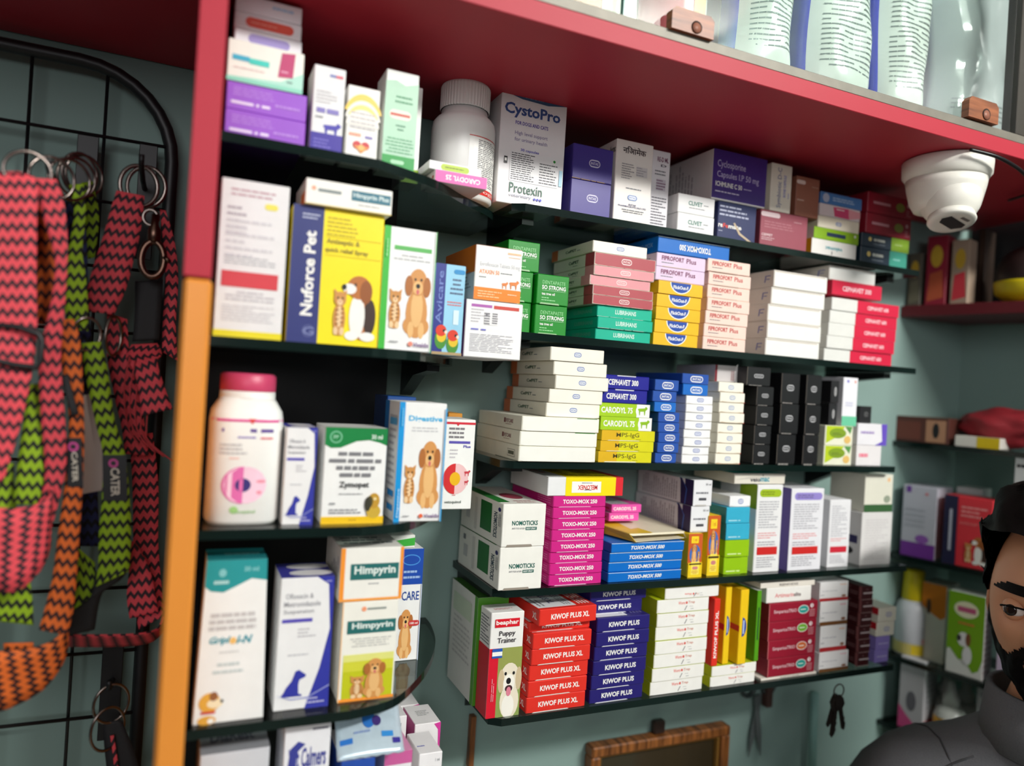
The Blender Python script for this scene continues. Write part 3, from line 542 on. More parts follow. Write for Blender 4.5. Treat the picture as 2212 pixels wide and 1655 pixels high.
def f_tall2(f): F_ = f['f']; F_.ell(.5, .52, .62, .38, (244, 206, 90), a0=20, a1=160); F_.ell(.5, .5, .56, .31, (238, 234, 226), a0=10, a1=170); F_.ell(.5, .5, .5, .25, (246, 220, 130), a0=20, a1=160); F_.ell(.5, .46, .52, .22, (240, 236, 228), a0=0, a1=180); F_.lines(.1, .4, .9, .66, 4, (196, 192, 192), center=True); F_.lines(.1, .3, .55, .36, 1, (240, 170, 140), fill=.7); F_.lines(.6, .29, .86, .34, 1, (140, 130, 200), fill=.7); F_.ell(.36, .19, .13, .055, (206, 56, 60)); F_.ell(.62, .19, .13, .055, (206, 56, 60)); F_.poly([(.25, .18), (.75, .18), (.5, .08)], (230, 150, 70), 'logo'); F_.ell(.5, .16, .1, .04, (244, 190, 110))
D_TALL2 = D((242, 240, 234), f_tall2)
def f_tall3(f): F_ = f['f']; F_.rect(0, .13, 1, .86, (176, 216, 188)); F_.poly([(0, .86), (1, .86), (1, .9), (.6, .86), (.3, .9), (0, .88)], (176, 216, 188)); F_.rect(0, 0, 1, .13, (22, 156, 64)); F_.pill(.26, .045, .68, .085, (170, 220, 180)); F_.pill(.14, .5, .82, .6, (226, 230, 214)); F_.text('~NEOKAYA', .18, .53, .78, .57, (200, 80, 60), 1.2); F_.lines(.3, .66, .84, .76, 2, (110, 170, 130), center=True); F_.lines(.36, .38, .66, .46, 2, (110, 160, 130), center=True); F_.lines(.08, .15, .94, .32, 5, (120, 180, 140), center=True)
D_TALL3 = D((240, 244, 238), f_tall3)
D_TALL4 = D((238, 238, 234), lambda f: (f['f'].rect(0, 0, 1, .14, (160, 200, 10)), f['r'].rect(0, 0, 1, .14, (160, 200, 10))))
D_WLIM = D((232, 234, 234), lambda f: (f['f'].pill(.22, .1, .76, .8, (176, 200, 30)), f['f'].lines(.3, .3, .7, .6, 1, (110, 130, 30)), f['t'].lines(.1, .2, .9, .4, 1, BK)))
def f_b1(f): F_ = f['f']; F_.rect(0, 0, 1, .045, (230, 214, 20)); F_.lines(.14, .89, .8, .95, 2, (190, 150, 160), ragged=.2); F_.pill(.64, .83, .84, .87, (232, 220, 90)); F_.lines(.1, .64, .4, .84, 5, (176, 168, 176)); F_.lines(.1, .5, .88, .76, 6, (206, 204, 208), ragged=.7); F_.lines(.1, .46, .86, .52, 3, (180, 182, 186)); F_.rect(.07, .32, .9, .42, (206, 56, 66)); F_.lines(.14, .23, .86, .3, 3, (190, 186, 192), center=True); F_.lines(.1, .1, .9, .21, 6, (206, 204, 208)); f['r'].rect(0, 0, 1, .3, (214, 196, 30))
D_B1 = D((228, 227, 227), f_b1)
def f_nuf(f):
    F_ = f['f']; F_.rect(0, 0, .33, 1, (42, 50, 116)); F_.text('Nuforce Pet', .13, .2, .26, .82, WH, 1.5, rot=90); F_.lines(.1, .9, .3, .95, 2, (190, 196, 220)); F_.circ(.23, .09, .045, (90, 98, 150)); F_.circ(.23, .09, .038, (48, 56, 120)); F_.text('G', .17, .06, .29, .12, (120, 128, 176), 1, part='logo')
    F_.lines(.37, .8, .72, .95, 5, (196, 176, 30), ragged=.3); F_.text('Antiseptic &', .37, .735, .74, .785, (150, 132, 40), 1); F_.text('quick relief Spray', .36, .675, .84, .72, (150, 132, 40), 1); F_.rect(.36, .795, .98, .798, (196, 180, 40)); F_.rect(.36, .66, .98, .663, (196, 180, 40)); beagle(F_, .54, .05, .98, .54); kitten(F_, .45, .08, .66, .42)
D_NUF = D((248, 226, 10), f_nuf)
def f_him(f): F_ = f['f']; F_.text('~himalaya', .14, .5, .4, .68, (130, 140, 140), .8); F_.circ(.09, .64, .09, (240, 170, 140)); F_.rect(.52, .38, .98, .78, (40, 110, 130)); F_.text('Himpyrin Plus', .54, .46, .96, .7, (216, 232, 230), 1.2); F_.lines(.6, .2, .92, .26, 1, GY); f['l'].rect(.6, 0, 1, .5, (226, 120, 70)); F_.rect(0, 0, 1, .03, (220, 190, 60))
D_HIM = D((242, 240, 232), f_him)
def f_ema(f): F_ = f['f']; F_.rect(0, 0, .12, 1, (60, 180, 60)); F_.text('~Emaprednisolone', .2, .81, .92, .86, (90, 180, 90), 1); F_.lines(.2, .73, .9, .79, 2, (190, 190, 190), center=True); golden(F_, .4, .12, .98, .68); kitten(F_, .1, .18, .44, .5); F_.circ(.6, .06, .02, (230, 140, 120)); F_.text('Vivaldis', .65, .04, .95, .075, (120, 80, 140), 1); F_.lines(.2, .06, .38, .08, 1, GY); F_.rect(.985, 0, 1, 1, (110, 190, 110)); F_.lines(.03, .75, .09, .95, 1, (150, 216, 150), vert=True)
D_EMA = D((240, 240, 240), f_ema)
def f_avi(f):
    F_ = f['f']; F_.rect(0, 0, .34, 1, (42, 52, 134)); F_.text('Avicare', .07, .34, .27, .92, (110, 130, 190), .4, rot=90); F_.pill(.6, .9, .98, .95, (40, 140, 200)); F_.lines(.5, .66, .94, .86, 4, (90, 110, 140), center=True); F_.lines(.42, .54, .92, .6, 2, (220, 110, 110), center=True); F_.text('~bird', .6, .34, .9, .5, (214, 234, 244), .6, rot=90)
    s = F_.sub(0, .02, 1, .34, 'bird_picture'); 
    for cu, cv in ((.28, .52), (.68, .38)):
        s.ell(cu, cv - .06, .2, .34, (70, 140, 50)); s.ell(cu + .02, cv + .06, .16, .22, (226, 190, 40)); s.ell(cu, cv + .24, .18, .2, (216, 60, 36)); s.ell(cu + .1, cv + .24, .05, .05, BK); s.ell(cu + .16, cv + .2, .05, .06, (240, 220, 200))
    F_.rect(0, 0, 1, .03, (176, 150, 110), 'picture_branch')
D_AVI = D((150, 204, 230), f_avi)
def f_atx(f):
    F_ = f['f']; F_.rect(0, 0, 1, .23, (238, 132, 26)); F_.text('Enrofloxacin Tablets 50 mg', .1, .6, .96, .7, (196, 196, 200), .3); F_.text('ATAXIN 50', .09, .48, .52, .56, (240, 160, 110), 1.1); F_.lines(.55, .5, .82, .54, 1, GY); F_.lines(.09, .4, .32, .44, 1, GY); F_.text('~Ranbaxy', .68, .88, .97, .93, (240, 190, 150), .8); F_.rect(.7, .83, .96, .84, (240, 190, 150)); rundog(F_, .74, .25, .96, .42, (226, 130, 60)); rundog(F_, .58, .24, .72, .38, (226, 130, 60)); F_.lines(.08, .04, .6, .18, 3, (250, 206, 150)); F_.lines(.72, .12, .94, .16, 1, (252, 220, 180))
    L = f['l']; L.rect(0, .5, 1, 1, (206, 108, 24)); L.rect(0, 0, 1, .5, (196, 194, 190)); L.lines(.5, .2, .9, .6, 6, (130, 126, 124)); f['t'].rect(0, 0, 1, 1, (226, 120, 30))
D_ATX = D((240, 239, 236), f_atx)
def f_wpur(f): F_ = f['f']; F_.rect(.09, .88, .45, .93, (176, 96, 176)); F_.rect(.48, .87, .93, .93, (206, 70, 60)); F_.lines(.09, .6, .32, .86, 5, (190, 186, 190)); F_.rect(.32, .58, .56, .8, (236, 234, 234), 'stamp'); F_.text('~B.No 2', .34, .72, .4, .8, (120, 118, 124), 1); F_.lines(.32, .58, .42, .8, 5, (130, 128, 134), fill=.6, ragged=.2); F_.lines(.46, .6, .56, .8, 5, (130, 128, 134), fill=.6, ragged=.2); F_.text('~PET 24', .1, .47, .36, .51, (120, 120, 200), 1); F_.lines(.09, .1, .86, .42, 11, (186, 184, 190), ragged=.4); f['l'].rect(0, 0, 1, 1, (110, 40, 96))
D_WPUR = D((240, 239, 238), f_wpur)
def f_bdog(f):
    F_ = f['f']; B_ = (50, 56, 160); F_.poly([(.68, 1), (.9, .94), (.96, .6), (.8, .3), (.56, 0), (1, 0), (1, 1)], B_); F_.text('Ofloxacin &', .1, .84, .62, .88, (150, 150, 156), .5); F_.text('Metronidazole', .08, .78, .76, .82, (150, 150, 156), .5); F_.text('Suspension', .08, .72, .64, .76, (150, 150, 156), .5); F_.text('~OFLODIN-VET', .06, .655, .62, .695, (90, 80, 180), 1); F_.lines(.36, .54, .7, .62, 3, (190, 188, 192)); F_.lines(.2, .4, .6, .43, 1, (196, 196, 200)); sitdog(F_, .12, .1, .56, .3, B_); F_.lines(.58, .03, .95, .09, 2, (190, 190, 226)); F_.lines(.84, .95, .97, .98, 1, (150, 150, 210)); F_.poly([(.02, .12), (.3, .085), (.6, .09), (1, .17), (1, .16), (.6, .08), (.3, .075)], (150, 156, 206), 'colour_panel')
    T = f['t']; T.rect(0, 0, 1, 1, (60, 60, 150)); T.ell(.6, .3, .42, .2, (226, 224, 226)); T.ell(.6, .75, .42, .2, (216, 214, 216))
D_BDOG = D((236, 236, 236), f_bdog)
def f_zym(f):
    F_ = f['f']; G = (10, 128, 62); F_.poly([(0, 1), (0, .82), (.1, .785), (.25, .79), (.5, .86), (.7, .875), (.88, .85), (1, .82), (1, 1)], G); F_.circ(.17, .9, .065, (120, 190, 150)); F_.circ(.17, .9, .05, G); F_.text('PP', .13, .88, .21, .92, (160, 210, 180), 1, part='logo'); F_.text('30 ml', .74, .885, .92, .935, (220, 236, 224), 1.2)
    for k, (a, b) in enumerate(((.22, .78), (.08, .92), (.2, .82), (.26, .76))): F_.text(('~ALPHA AMYLASE PAPAIN', '~CINNAMON OIL CARDAMOM OIL', '~DILL SEED OIL FENNEL OIL', '~CARAWAY OIL DROPS')[k], a, .7 - .073 * k, b, .755 - .073 * k, (126, 126, 130), .3)
    F_.text('Zymopet', .26, .36, .74, .44, (60, 64, 66), 1.1); F_.lines(.26, .3, .64, .32, 1, GY, center=True); F_.lines(.12, .19, .25, .23, 1, GY); F_.lines(.12, .1, .64, .16, 2, (130, 130, 136)); F_.rect(0, 0, 1, .075, (240, 194, 22)); F_.text('DROPS', .44, .025, .56, .05, (190, 140, 20), 1)
    s = F_.sub(.68, .075, .96, .33, 'dog_picture'); s.ell(.55, .2, .42, .28, (206, 170, 60)); s.ell(.55, .64, .34, .32, (196, 150, 50)); s.ell(.3, .6, .2, .24, (90, 80, 40)); s.ell(.2, .5, .18, .3, (60, 58, 46)); s.ell(.6, .72, .1, .06, (240, 220, 160)); f['t'].rect(0, 0, 1, 1, (226, 226, 222))
D_ZYM = D((240, 240, 238), f_zym)
def f_dig(f):
    F_ = f['f']; B_ = (10, 148, 216); F_.rect(0, 0, .12, 1, B_); F_.text('Digestive', .2, .83, .92, .89, (70, 180, 226), 1.4); F_.lines(.2, .75, .9, .8, 2, (196, 196, 198), center=True); golden(F_, .42, .12, .96, .68); kitten(F_, .12, .16, .46, .48); F_.text('Vivaldis', .62, .035, .95, .065, (110, 70, 130), 1); F_.circ(.56, .05, .018, (226, 100, 60)); F_.lines(.18, .04, .36, .06, 1, GY); F_.rect(.97, 0, 1, .96, (60, 160, 216)); F_.text('Digestive', .04, .04, .09, .28, (190, 226, 244), 1, rot=90); F_.lines(.04, .8, .09, .95, 1, (120, 200, 236), vert=True)
    f['l'].rect(0, 0, .3, 1, (40, 120, 190)); f['l'].lines(.4, .1, .9, .9, 14, (190, 190, 194)); f['l'].rect(.4, .8, .9, .86, (90, 170, 216)); f['l'].rect(.5, .08, .9, .13, (40, 140, 206)); f['l'].rect(.5, .2, .9, .25, (40, 140, 206))
D_DIG = D((238, 238, 236), f_dig)
D_DBLU = D((28, 74, 140), lambda f: (f['f'].lines(.3, .3, .8, .8, 5, (70, 110, 170)), f['l'].rect(0, 0, 1, 1, (30, 60, 110))))
def f_vet(f): F_ = f['f']; F_.rect(0, .945, 1, .97, (206, 40, 56)); F_.poly([(.36, .97), (.56, .97), (.46, .925)], (206, 40, 56), 'logo'); F_.lines(.2, .78, .96, .92, 3, (120, 116, 120), fill=.5); F_.text('~VERGADOLE', .22, .725, .86, .765, (90, 80, 170), 1); F_.text('Plus', .66, .685, .88, .715, (80, 70, 170), 1.2); F_.lines(.26, .56, .5, .68, 3, (200, 196, 200)); F_.ell(.5, .34, .36, .17, (232, 190, 190)); F_.ell(.46, .34, .36, .17, (206, 44, 46), a0=90, a1=270); F_.ell(.46, .34, .16, .075, (230, 176, 20)); rundog(F_, .72, .37, .92, .44, (196, 60, 70)); rundog(F_, .74, .27, .88, .33, (196, 60, 70)); F_.text('vetoquinol', .18, .06, .68, .1, (96, 106, 100), .8); F_.lines(.4, .15, .5, .17, 1, (220, 100, 100))
D_VET = D((236, 236, 232), f_vet)
def f_gri(f):
    F_ = f['f']; G = (38, 148, 152); F_.poly([(0, 1), (0, .84), (.1, .81), (.3, .8), (.5, .835), (.75, .88), (1, .865), (1, 1)], G); F_.lines(.14, .85, .38, .875, 1, (180, 216, 216), fill=.8); F_.circ(.27, .92, .025, (130, 196, 198)); F_.text('30 ml', .62, .925, .86, .955, (140, 204, 206), 1); F_.lines(.1, .56, .86, .68, 3, (196, 192, 192), fill=.6, ragged=.1, center=True); F_.text('Gripl', .14, .475, .46, .53, (50, 150, 166), 1.4, ital=True); F_.circ(.5, .5, .022, (240, 190, 110)); F_.text('l-N', .55, .48, .8, .53, (50, 150, 166), 1.4, ital=True); F_.lines(.3, .42, .6, .445, 1, (206, 206, 206)); F_.lines(.2, .29, .7, .38, 2, (196, 206, 206), center=True); cartoon(F_, .04, .0, .42, .2)
    f['t'].rect(0, 0, 1, 1, (30, 124, 130)); f['t'].lines(.3, .4, .9, .6, 1, (150, 206, 206))
D_GRI = D((238, 238, 236), f_gri)
def f_hip1(f): F_ = f['f']; F_.rect(0, 0, .07, 1, (244, 150, 50)); F_.rect(.95, .0, 1, 1, (244, 150, 50)); F_.rect(0, 0, 1, .05, (244, 160, 70)); F_.rect(.16, .4, .93, .7, (36, 106, 104)); F_.text('Himpyrin', .22, .46, .88, .66, (226, 236, 230), 1.4); F_.lines(.45, .3, .65, .34, 1, GY); f['l'].lines(.4, .2, .9, .8, 4, (150, 150, 156), vert=True); f['t'].lines(.1, .2, .9, .8, 4, (90, 110, 110))
D_HIP1 = D((240, 238, 230), f_hip1)
def f_hip2(f):
    F_ = f['f']; c0 = (236, 234, 214); c1 = (226, 222, 90); c2 = (196, 200, 30)
    F_.rect(.06, .03, .97, .3, c2); F_.rect(.06, .3, .97, .4, (212, 212, 60)); F_.rect(.06, .4, .97, .47, (226, 226, 130)); F_.rect(0, 0, 1, .03, (244, 150, 50)); F_.rect(0, 0, .02, 1, (244, 200, 150)); F_.circ(.38, .925, .025, (244, 160, 120)); F_.text('~himalaya', .44, .91, .78, .94, (150, 156, 150), .6); F_.rect(.1, .68, .97, .81, (36, 106, 104)); F_.text('Himpyrin', .18, .71, .92, .79, (226, 236, 230), 1.4); F_.lines(.16, .54, .9, .64, 4, (190, 190, 186), center=True); kitten(F_, .14, .03, .52, .26); golden(F_, .4, .03, .86, .42)
D_HIP2 = D((240, 238, 228), f_hip2)
def f_care(f): F_ = f['f']; F_.rect(0, .68, 1, 1, (26, 72, 166)); F_.ell(.6, .9, .3, .05, (70, 140, 210)); F_.ell(.6, .9, .27, .04, (26, 72, 166)); F_.lines(.36, .72, .96, .82, 2, (150, 180, 220)); F_.text('CARE', .34, .54, .92, .62, (30, 70, 150), .6); golden(F_, .24, .03, .8, .46); F_.pill(.6, .31, .98, .36, (196, 50, 50)); F_.text('100 ml', .66, .325, .92, .345, WH, .8); F_.rect(.97, 0, 1, .68, (190, 200, 220))
D_CARE = D((236, 236, 234), f_care)
D_WGT = D((232, 234, 226), lambda f: (f['f'].poly([(.5, .1), (1, .2), (1, .8), (.4, .6)], (60, 170, 60)), f['t'].lines(.1, .2, .9, .8, 3, (110, 130, 160))))
D_DIA = D((206, 208, 214), lambda f: (f['f'].text('DiaRest', .2, .5, .8, .78, (90, 90, 120), 1.4), f['f'].poly([(0, 0), (.5, 0), (.9, .3), (.9, .1), (1, 0)], (150, 190, 226)), f['t'].rect(.0, 0, 1, 1, (150, 152, 158)), f['t'].text('DiaRest', .15, .2, .8, .42, (80, 80, 96), 1.3), f['t'].lines(.1, .6, .8, .9, 2, (110, 112, 120))))
def f_calm(f): F_ = f['f']; F_.text('Vet Calmers', .1, .74, .92, .86, (60, 66, 150), 1.2); F_.poly([(.08, .72), (.14, .86), (.3, .9), (.46, .88), (.3, .84), (.24, .72)], (60, 66, 150), 'logo'); F_.lines(.14, .66, .86, .72, 1, (150, 150, 206)); F_.lines(.64, .6, .88, .63, 1, GY); F_.lines(.6, .95, .96, .98, 1, (90, 90, 110)); F_.ell(.6, .1, .4, .34, (240, 226, 40)); F_.lines(.1, .5, .8, .54, 1, (210, 210, 210)); f['t'].rect(0, 0, 1, 1, (70, 60, 130))
D_CALM = D((236, 236, 240), f_calm)
D_BLBX = D((40, 80, 170), lambda f: (f['f'].text('60 ml', .7, .72, .95, .8, (206, 220, 240), 1), f['t'].rect(0, 0, 1, 1, (236, 236, 236)), f['t'].lines(.1, .3, .8, .6, 2, GY)))
D_POC = D((236, 232, 234), lambda f: (f['f'].rect(0, .88, 1, 1, (206, 96, 156)), f['f'].text('PROCARE', .06, .68, .68, .77, (110, 110, 116), .8), f['f'].rect(.78, .66, .84, .84, (226, 84, 50), 'logo'), f['f'].rect(.71, .73, .92, .78, (226, 84, 50), 'logo'), f['t'].rect(0, 0, 1, 1, (226, 150, 190)), f['t'].rect(.5, .45, .8, .55, (220, 70, 50), 'logo'), f['t'].rect(.6, .35, .7, .65, (220, 70, 50), 'logo')))
D_OND = D((232, 229, 229), lambda f: (f['f'].poly([(.74, .98), (.9, .9), (.94, .6), (.94, 0), (1, 0), (1, 1)], (206, 60, 150)), f['f'].text('Ondansetron Oral', .06, .56, .84, .68, (160, 160, 164), .3), f['f'].lines(.2, .42, .66, .5, 1, (200, 150, 170)), f['l'].rect(0, 0, 1, 1, (190, 80, 140)), f['t'].lines(.3, .4, .8, .7, 4, (150, 150, 150))))
D_OND2 = D((238, 235, 236), lambda f: (f['f'].text('1 ml', .7, .88, .88, .92, GY, .6), f['f'].ell(.5, .58, .52, .24, (196, 50, 120), a0=10, a1=170), f['f'].ell(.5, .56, .48, .2, (238, 235, 236), a0=0, a1=180), f['f'].ell(.5, .5, .52, .22, (196, 50, 120), a0=10, a1=170), f['f'].ell(.5, .48, .48, .18, (238, 235, 236), a0=0, a1=180), f['t'].lines(.1, .3, .5, .4, 1, (110, 110, 190))))
# right wall
D_LAV = D((196, 194, 206), lambda f: (f['f'].rect(0, 0, 1, .2, (118, 50, 150)), f['f'].ell(.62, .26, .2, .06, (150, 90, 180)), f['f'].rect(.1, .9, .24, .99, (116, 60, 160)), f['f'].circ(.7, .9, .02, (220, 110, 120)), f['f'].lines(.1, .4, .7, .7, 4, (180, 180, 192))))
def f_cor(f): F_ = f['f']; F_.lines(.36, .7, .96, .88, 3, (244, 160, 160)); F_.lines(.34, .6, .96, .64, 2, (240, 140, 140)); beagle(F_, .56, .06, .96, .46); kitten(F_, .44, .08, .66, .36); F_.rect(0, 0, .29, 1, (34, 32, 66)); F_.text('~Advapet', .1, .2, .2, .8, (190, 190, 206), 1.2, rot=90)
D_COR = D((226, 54, 66), f_cor)
def f_puzz(f): F_ = f['f']; F_.poly([(0, .28), (.1, .3), (.35, .18), (.5, .2), (.75, .06), (.9, .1), (1, .24), (1, 1), (0, 1)], (120, 172, 24)); F_.ell(.5, .8, .34, .1, (238, 234, 200)); F_.text('~puppy', .26, .755, .76, .845, (200, 90, 130), 1.2); F_.lines(.3, .6, .8, .66, 1, (216, 120, 60)); s = F_.sub(.22, .12, .82, .56, 'dog_drawing'); s.ell(.4, .72, .28, .2, (232, 232, 232)); s.ell(.2, .74, .1, .09, (60, 58, 62)); s.ell(.62, .74, .12, .18, (130, 80, 50)); s.ell(.6, .3, .22, .26, (232, 232, 232)); f['r'].rect(0, 0, 1, 1, (206, 200, 198)); f['r'].lines(.1, .05, .9, .9, 12, (170, 150, 150))
D_PUZZ = D((228, 230, 224), f_puzz)
D_LIL = D((206, 190, 214), lambda f: (f['f'].rect(0, .5, 1, 1, (176, 140, 200)), f['f'].rect(0, 0, 1, .05, (176, 40, 140)), f['f'].lines(.1, .14, .5, .2, 2, (214, 170, 140))))
D_ORW = D((226, 222, 208), lambda f: (f['f'].poly([(0, .7), (.4, .62), (.8, .56), (1, .6), (1, 1), (0, 1)], (226, 130, 24)), f['f'].ell(.3, .7, .1, .1, (90, 60, 40))))
D_GPK = D((196, 194, 198), lambda f: (f['f'].poly([(0, 0), (1, 0), (.7, .08), (.3, .2), (0, .32)], (214, 80, 140)), f['f'].ell(.5, .4, .2, .14, (110, 108, 116)), f['r'].lines(.2, .3, .8, .9, 8, (170, 168, 172)), f['r'].rect(0, .08, 1, .16, (196, 40, 56))))
D_FEN = D((206, 206, 206), lambda f: (f['f'].text('Fenbendazole', .12, .8, .9, .88, (70, 70, 84), .8), f['f'].text('Oral Suspension', .1, .68, .94, .76, (70, 70, 84), .8), f['f'].text('100mg/ml', .3, .58, .8, .65, (70, 70, 84), .8), f['f'].lines(.1, .4, .9, .52, 2, (226, 170, 70)), f['f'].lines(.1, .3, .7, .36, 1, GY), f['f'].ell(.3, .12, .14, .12, (96, 60, 50))))
D_YST = D((220, 216, 206), lambda f: f['f'].rect(.5, 0, 1, 1, (214, 186, 20)))
D_DKB = D((86, 48, 40), lambda f: (f['f'].rect(.6, .05, .96, .9, (176, 130, 100)), f['f'].ell(.78, .5, .06, .3, BK), f['f'].rect(.05, .1, .5, .8, (110, 58, 46)), f['t'].rect(0, 0, 1, 1, (140, 90, 50))))
D_MGW = D((204, 206, 206), lambda f: f['f'].lines(.05, .86, .7, .92, 1, BK))
def f_snack(c1, c2):
    return lambda f: (f['f'].poly([(.1, .05), (.9, .1), (.8, .5), (.2, .45)], c2), f['f'].ell(.5, .7, .3, .16, (206, 170, 60)))
D_SN1 = D((96, 92, 80), f_snack(None, (120, 116, 96))); D_SN2 = D((150, 40, 60), f_snack(None, (186, 90, 60))); D_SN3 = D((170, 150, 130), f_snack(None, (200, 60, 70)))

# ================================================================ THE ROOM
ZR = lambda z: z + ZC
WALL = mat((132, 158, 151), 0.75, var=0.06, scale=5, bump=0.15, name='painted_wall')
RA = math.radians(15)                                   # the right wall opens out by 15 degrees
RE = Vector((math.sin(RA), -math.cos(RA), 0)); RN = Vector((-math.cos(RA), -math.sin(RA), 0))   # along it to the room, out of it
SF0 = Vector((1.062, 0, 0))                             # where the right shelves' front edge meets the back wall
RW0 = SF0 - RN * 0.15; RW0 = RW0 + RE * (RW0.y / math.cos(RA))
o = boxo('wall_back', -1.6, RW0.x + 0.35, 0.0, 0.1, 0, 2.92, WALL, bev=0); struct(o, 'pale green painted wall behind the shelves', 'wall')
bm = box_bm(0, 3.2, 0, 0.1, 0, 2.92); o = link('wall_right', bm_mesh('wall', bm, WALL), None, RW0); o.rotation_euler = (0, 0, math.atan2(RE.y, RE.x)); struct(o, 'pale green painted side wall at the right', 'wall')
o = boxo('floor', -1.6, 2.6, -3.4, 0.1, -0.05, 0, mat((150, 144, 134), 0.4, var=0.1, scale=4, name='floor_tile'), bev=0); struct(o, 'plain shop floor', 'floor')
o = boxo('ceiling', -1.6, 2.6, -3.4, 0.1, 2.92, 2.98, mat((226, 226, 220), 0.8, name='plaster'), bev=0); struct(o, 'plain white shop ceiling', 'ceiling')
BLACKP = mat((20, 21, 22), 0.28, var=0.15, scale=8, name='black_laminate')

# loft cabinet: red board overhead, red and orange end panel, sliding glass
REDL = mat((180, 44, 60), 0.5, spec=0.3, var=0.04, scale=14, name='red_laminate'); ORL = mat((226, 142, 56), 0.35, var=0.08, scale=10, name='orange_laminate')
ALU = mat((122, 117, 106), 0.5, metal=0.25, var=0.25, scale=50, name='aluminium')
GL = glass_mat('pane_glass', (0.93, 0.97, 0.95))
FY = -0.28
lc = empty('loft_cabinet', (0.5, -0.14, ZR(0.309))); tag(lc, 'red laminate loft cabinet overhead with sliding glass doors', 'cabinet')
boxo('bottom_board', -0.9, 1.20, FY, -0.002, ZR(0.309), ZR(0.327), REDL, lc)
boxo('end_panel', -0.005, 0.0135, FY, -0.002, ZR(0.0635), ZR(0.3088), REDL, lc)['label'] = 'red upper end panel'
boxo('end_panel', -0.0045, 0.0145, FY - .001, -0.002, ZR(-0.70), ZR(0.062), ORL, lc, bev=0.0025)['label'] = 'orange lower end panel'
boxo('back_board', -0.9, 1.20, -0.012, -0.002, ZR(0.3275), ZR(0.86), mat((196, 200, 196), 0.5, name='white_laminate'), lc)
boxo('top_board', -0.9, 1.20, FY, -0.002, ZR(0.86), ZR(0.878), REDL, lc)
boxo('door_track', -0.9, 1.20, FY + 0.001, FY + 0.025, ZR(0.3272), ZR(0.3375), ALU, lc, bev=0.0008)
boxo('door_track_lip', -0.9, 1.20, FY + 0.012, FY + 0.014, ZR(0.3375), ZR(0.341), ALU, lc, bev=0)
WOOD = bpy.data.materials.new('wood'); WOOD.use_nodes = True
def wood_nodes(m, c0, c1, sc):
    nt = m.node_tree; b = nt.nodes['Principled BSDF']; tc = nt.nodes.new('ShaderNodeTexCoord'); mp = nt.nodes.new('ShaderNodeMapping'); mp.inputs['Scale'].default_value = sc
    nz = nt.nodes.new('ShaderNodeTexNoise'); nz.inputs['Scale'].default_value = 8; nz.inputs['Detail'].default_value = 6; cr = nt.nodes.new('ShaderNodeValToRGB')
    cr.color_ramp.elements[0].position = .35; cr.color_ramp.elements[1].position = .65
    cr.color_ramp.elements[0].color = (*[lin(v) for v in c0], 1); cr.color_ramp.elements[1].color = (*[lin(v) for v in c1], 1)
    nt.links.new(tc.outputs['Object'], mp.inputs[0]); nt.links.new(mp.outputs[0], nz.inputs['Vector']); nt.links.new(nz.outputs['Fac'], cr.inputs[0]); nt.links.new(cr.outputs[0], b.inputs['Base Color']); b.inputs['Roughness'].default_value = .4
wood_nodes(WOOD, (104, 54, 28), (164, 96, 56), (2, 2, 22))
def glass_door(x0, x1, y, pulls):
    g = boxo('glass_door', x0, x1, y, y + 0.005, ZR(0.3385), ZR(0.859), GL, lc, bev=0)
    e = boxo('pane_edge', x0, x0 + 0.0015, y - .0003, y + 0.0053, ZR(0.3385), ZR(0.859), mat((90, 150, 140), 0.2, name='glass_edge'), None, bev=0); e.parent = g; e.location = Vector((x0 + .00075, y + .0025, ZR(0.3385))) - lc.location - g.location
    for bl, tr in pulls:
        a = P(bl[0], bl[1], y - 0.006); b = P(tr[0], tr[1], y - 0.006); w = b.x - a.x; h = b.z - a.z
        c = 0.2 * h; N = 16
        outer = [(0, 0), (w, 0), (w, h - c), (w - c, h), (c, h), (0, h - c)]
        bm = bmesh.new(); vs_ = [bm.verts.new((p[0], 0, p[1])) for p in outer]; bm.faces.new(vs_)
        r = bmesh.ops.extrude_face_region(bm, geom=bm.faces[:]); bmesh.ops.translate(bm, verts=[v for v in r['geom'] if isinstance(v, bmesh.types.BMVert)], vec=(0, -0.009, 0)); bmesh.ops.recalc_face_normals(bm, faces=bm.faces[:])
        p_ = link('finger_pull', bm_mesh('finger_pull', bm, WOOD), g); p_.location = Vector((a.x, y - 0.0005, a.z)) - lc.location - g.location
        dk = lathe('recess', [(h * .28, 0), (h * .28, .0006)], mat((44, 24, 20), 0.6), 24); q = link('finger_hole', dk, p_, (w * .58, -0.0091, h * .32)); q.rotation_euler = (math.pi / 2, 0, 0)
        dk = lathe('recess', [(h * .23, 0), (h * .23, .0004)], mat((150, 96, 76), 0.5), 24); q = link('finger_hole', dk, p_, (w * .57, -0.0098, h * .28)); q.rotation_euler = (math.pi / 2, 0, 0)
x_edge = P(1347, 12, FY + .006).x
glass_door(x_edge, 0.9, FY + 0.006, [((1446, 62), (1539, 42)), ((2086, 252), (2152, 228))])
glass_door(-0.9, x_edge + 0.02, FY + 0.016, [])
boxo('door_stile', P(2192, 200, FY + .006).x, P(2192, 200, FY + .006).x + .02, FY + .002, FY + .02, ZR(.338), ZR(.859), mat((70, 66, 60), 0.4, metal=.4), lc)

# black laminate behind the left unit
o = boxo('back_panel', 0.0145, 0.215, -0.006, -0.0005, ZR(-0.66), ZR(0.3085), BLACKP, bev=0); tag(o, 'black laminate back panel behind the left glass shelves', 'panel')

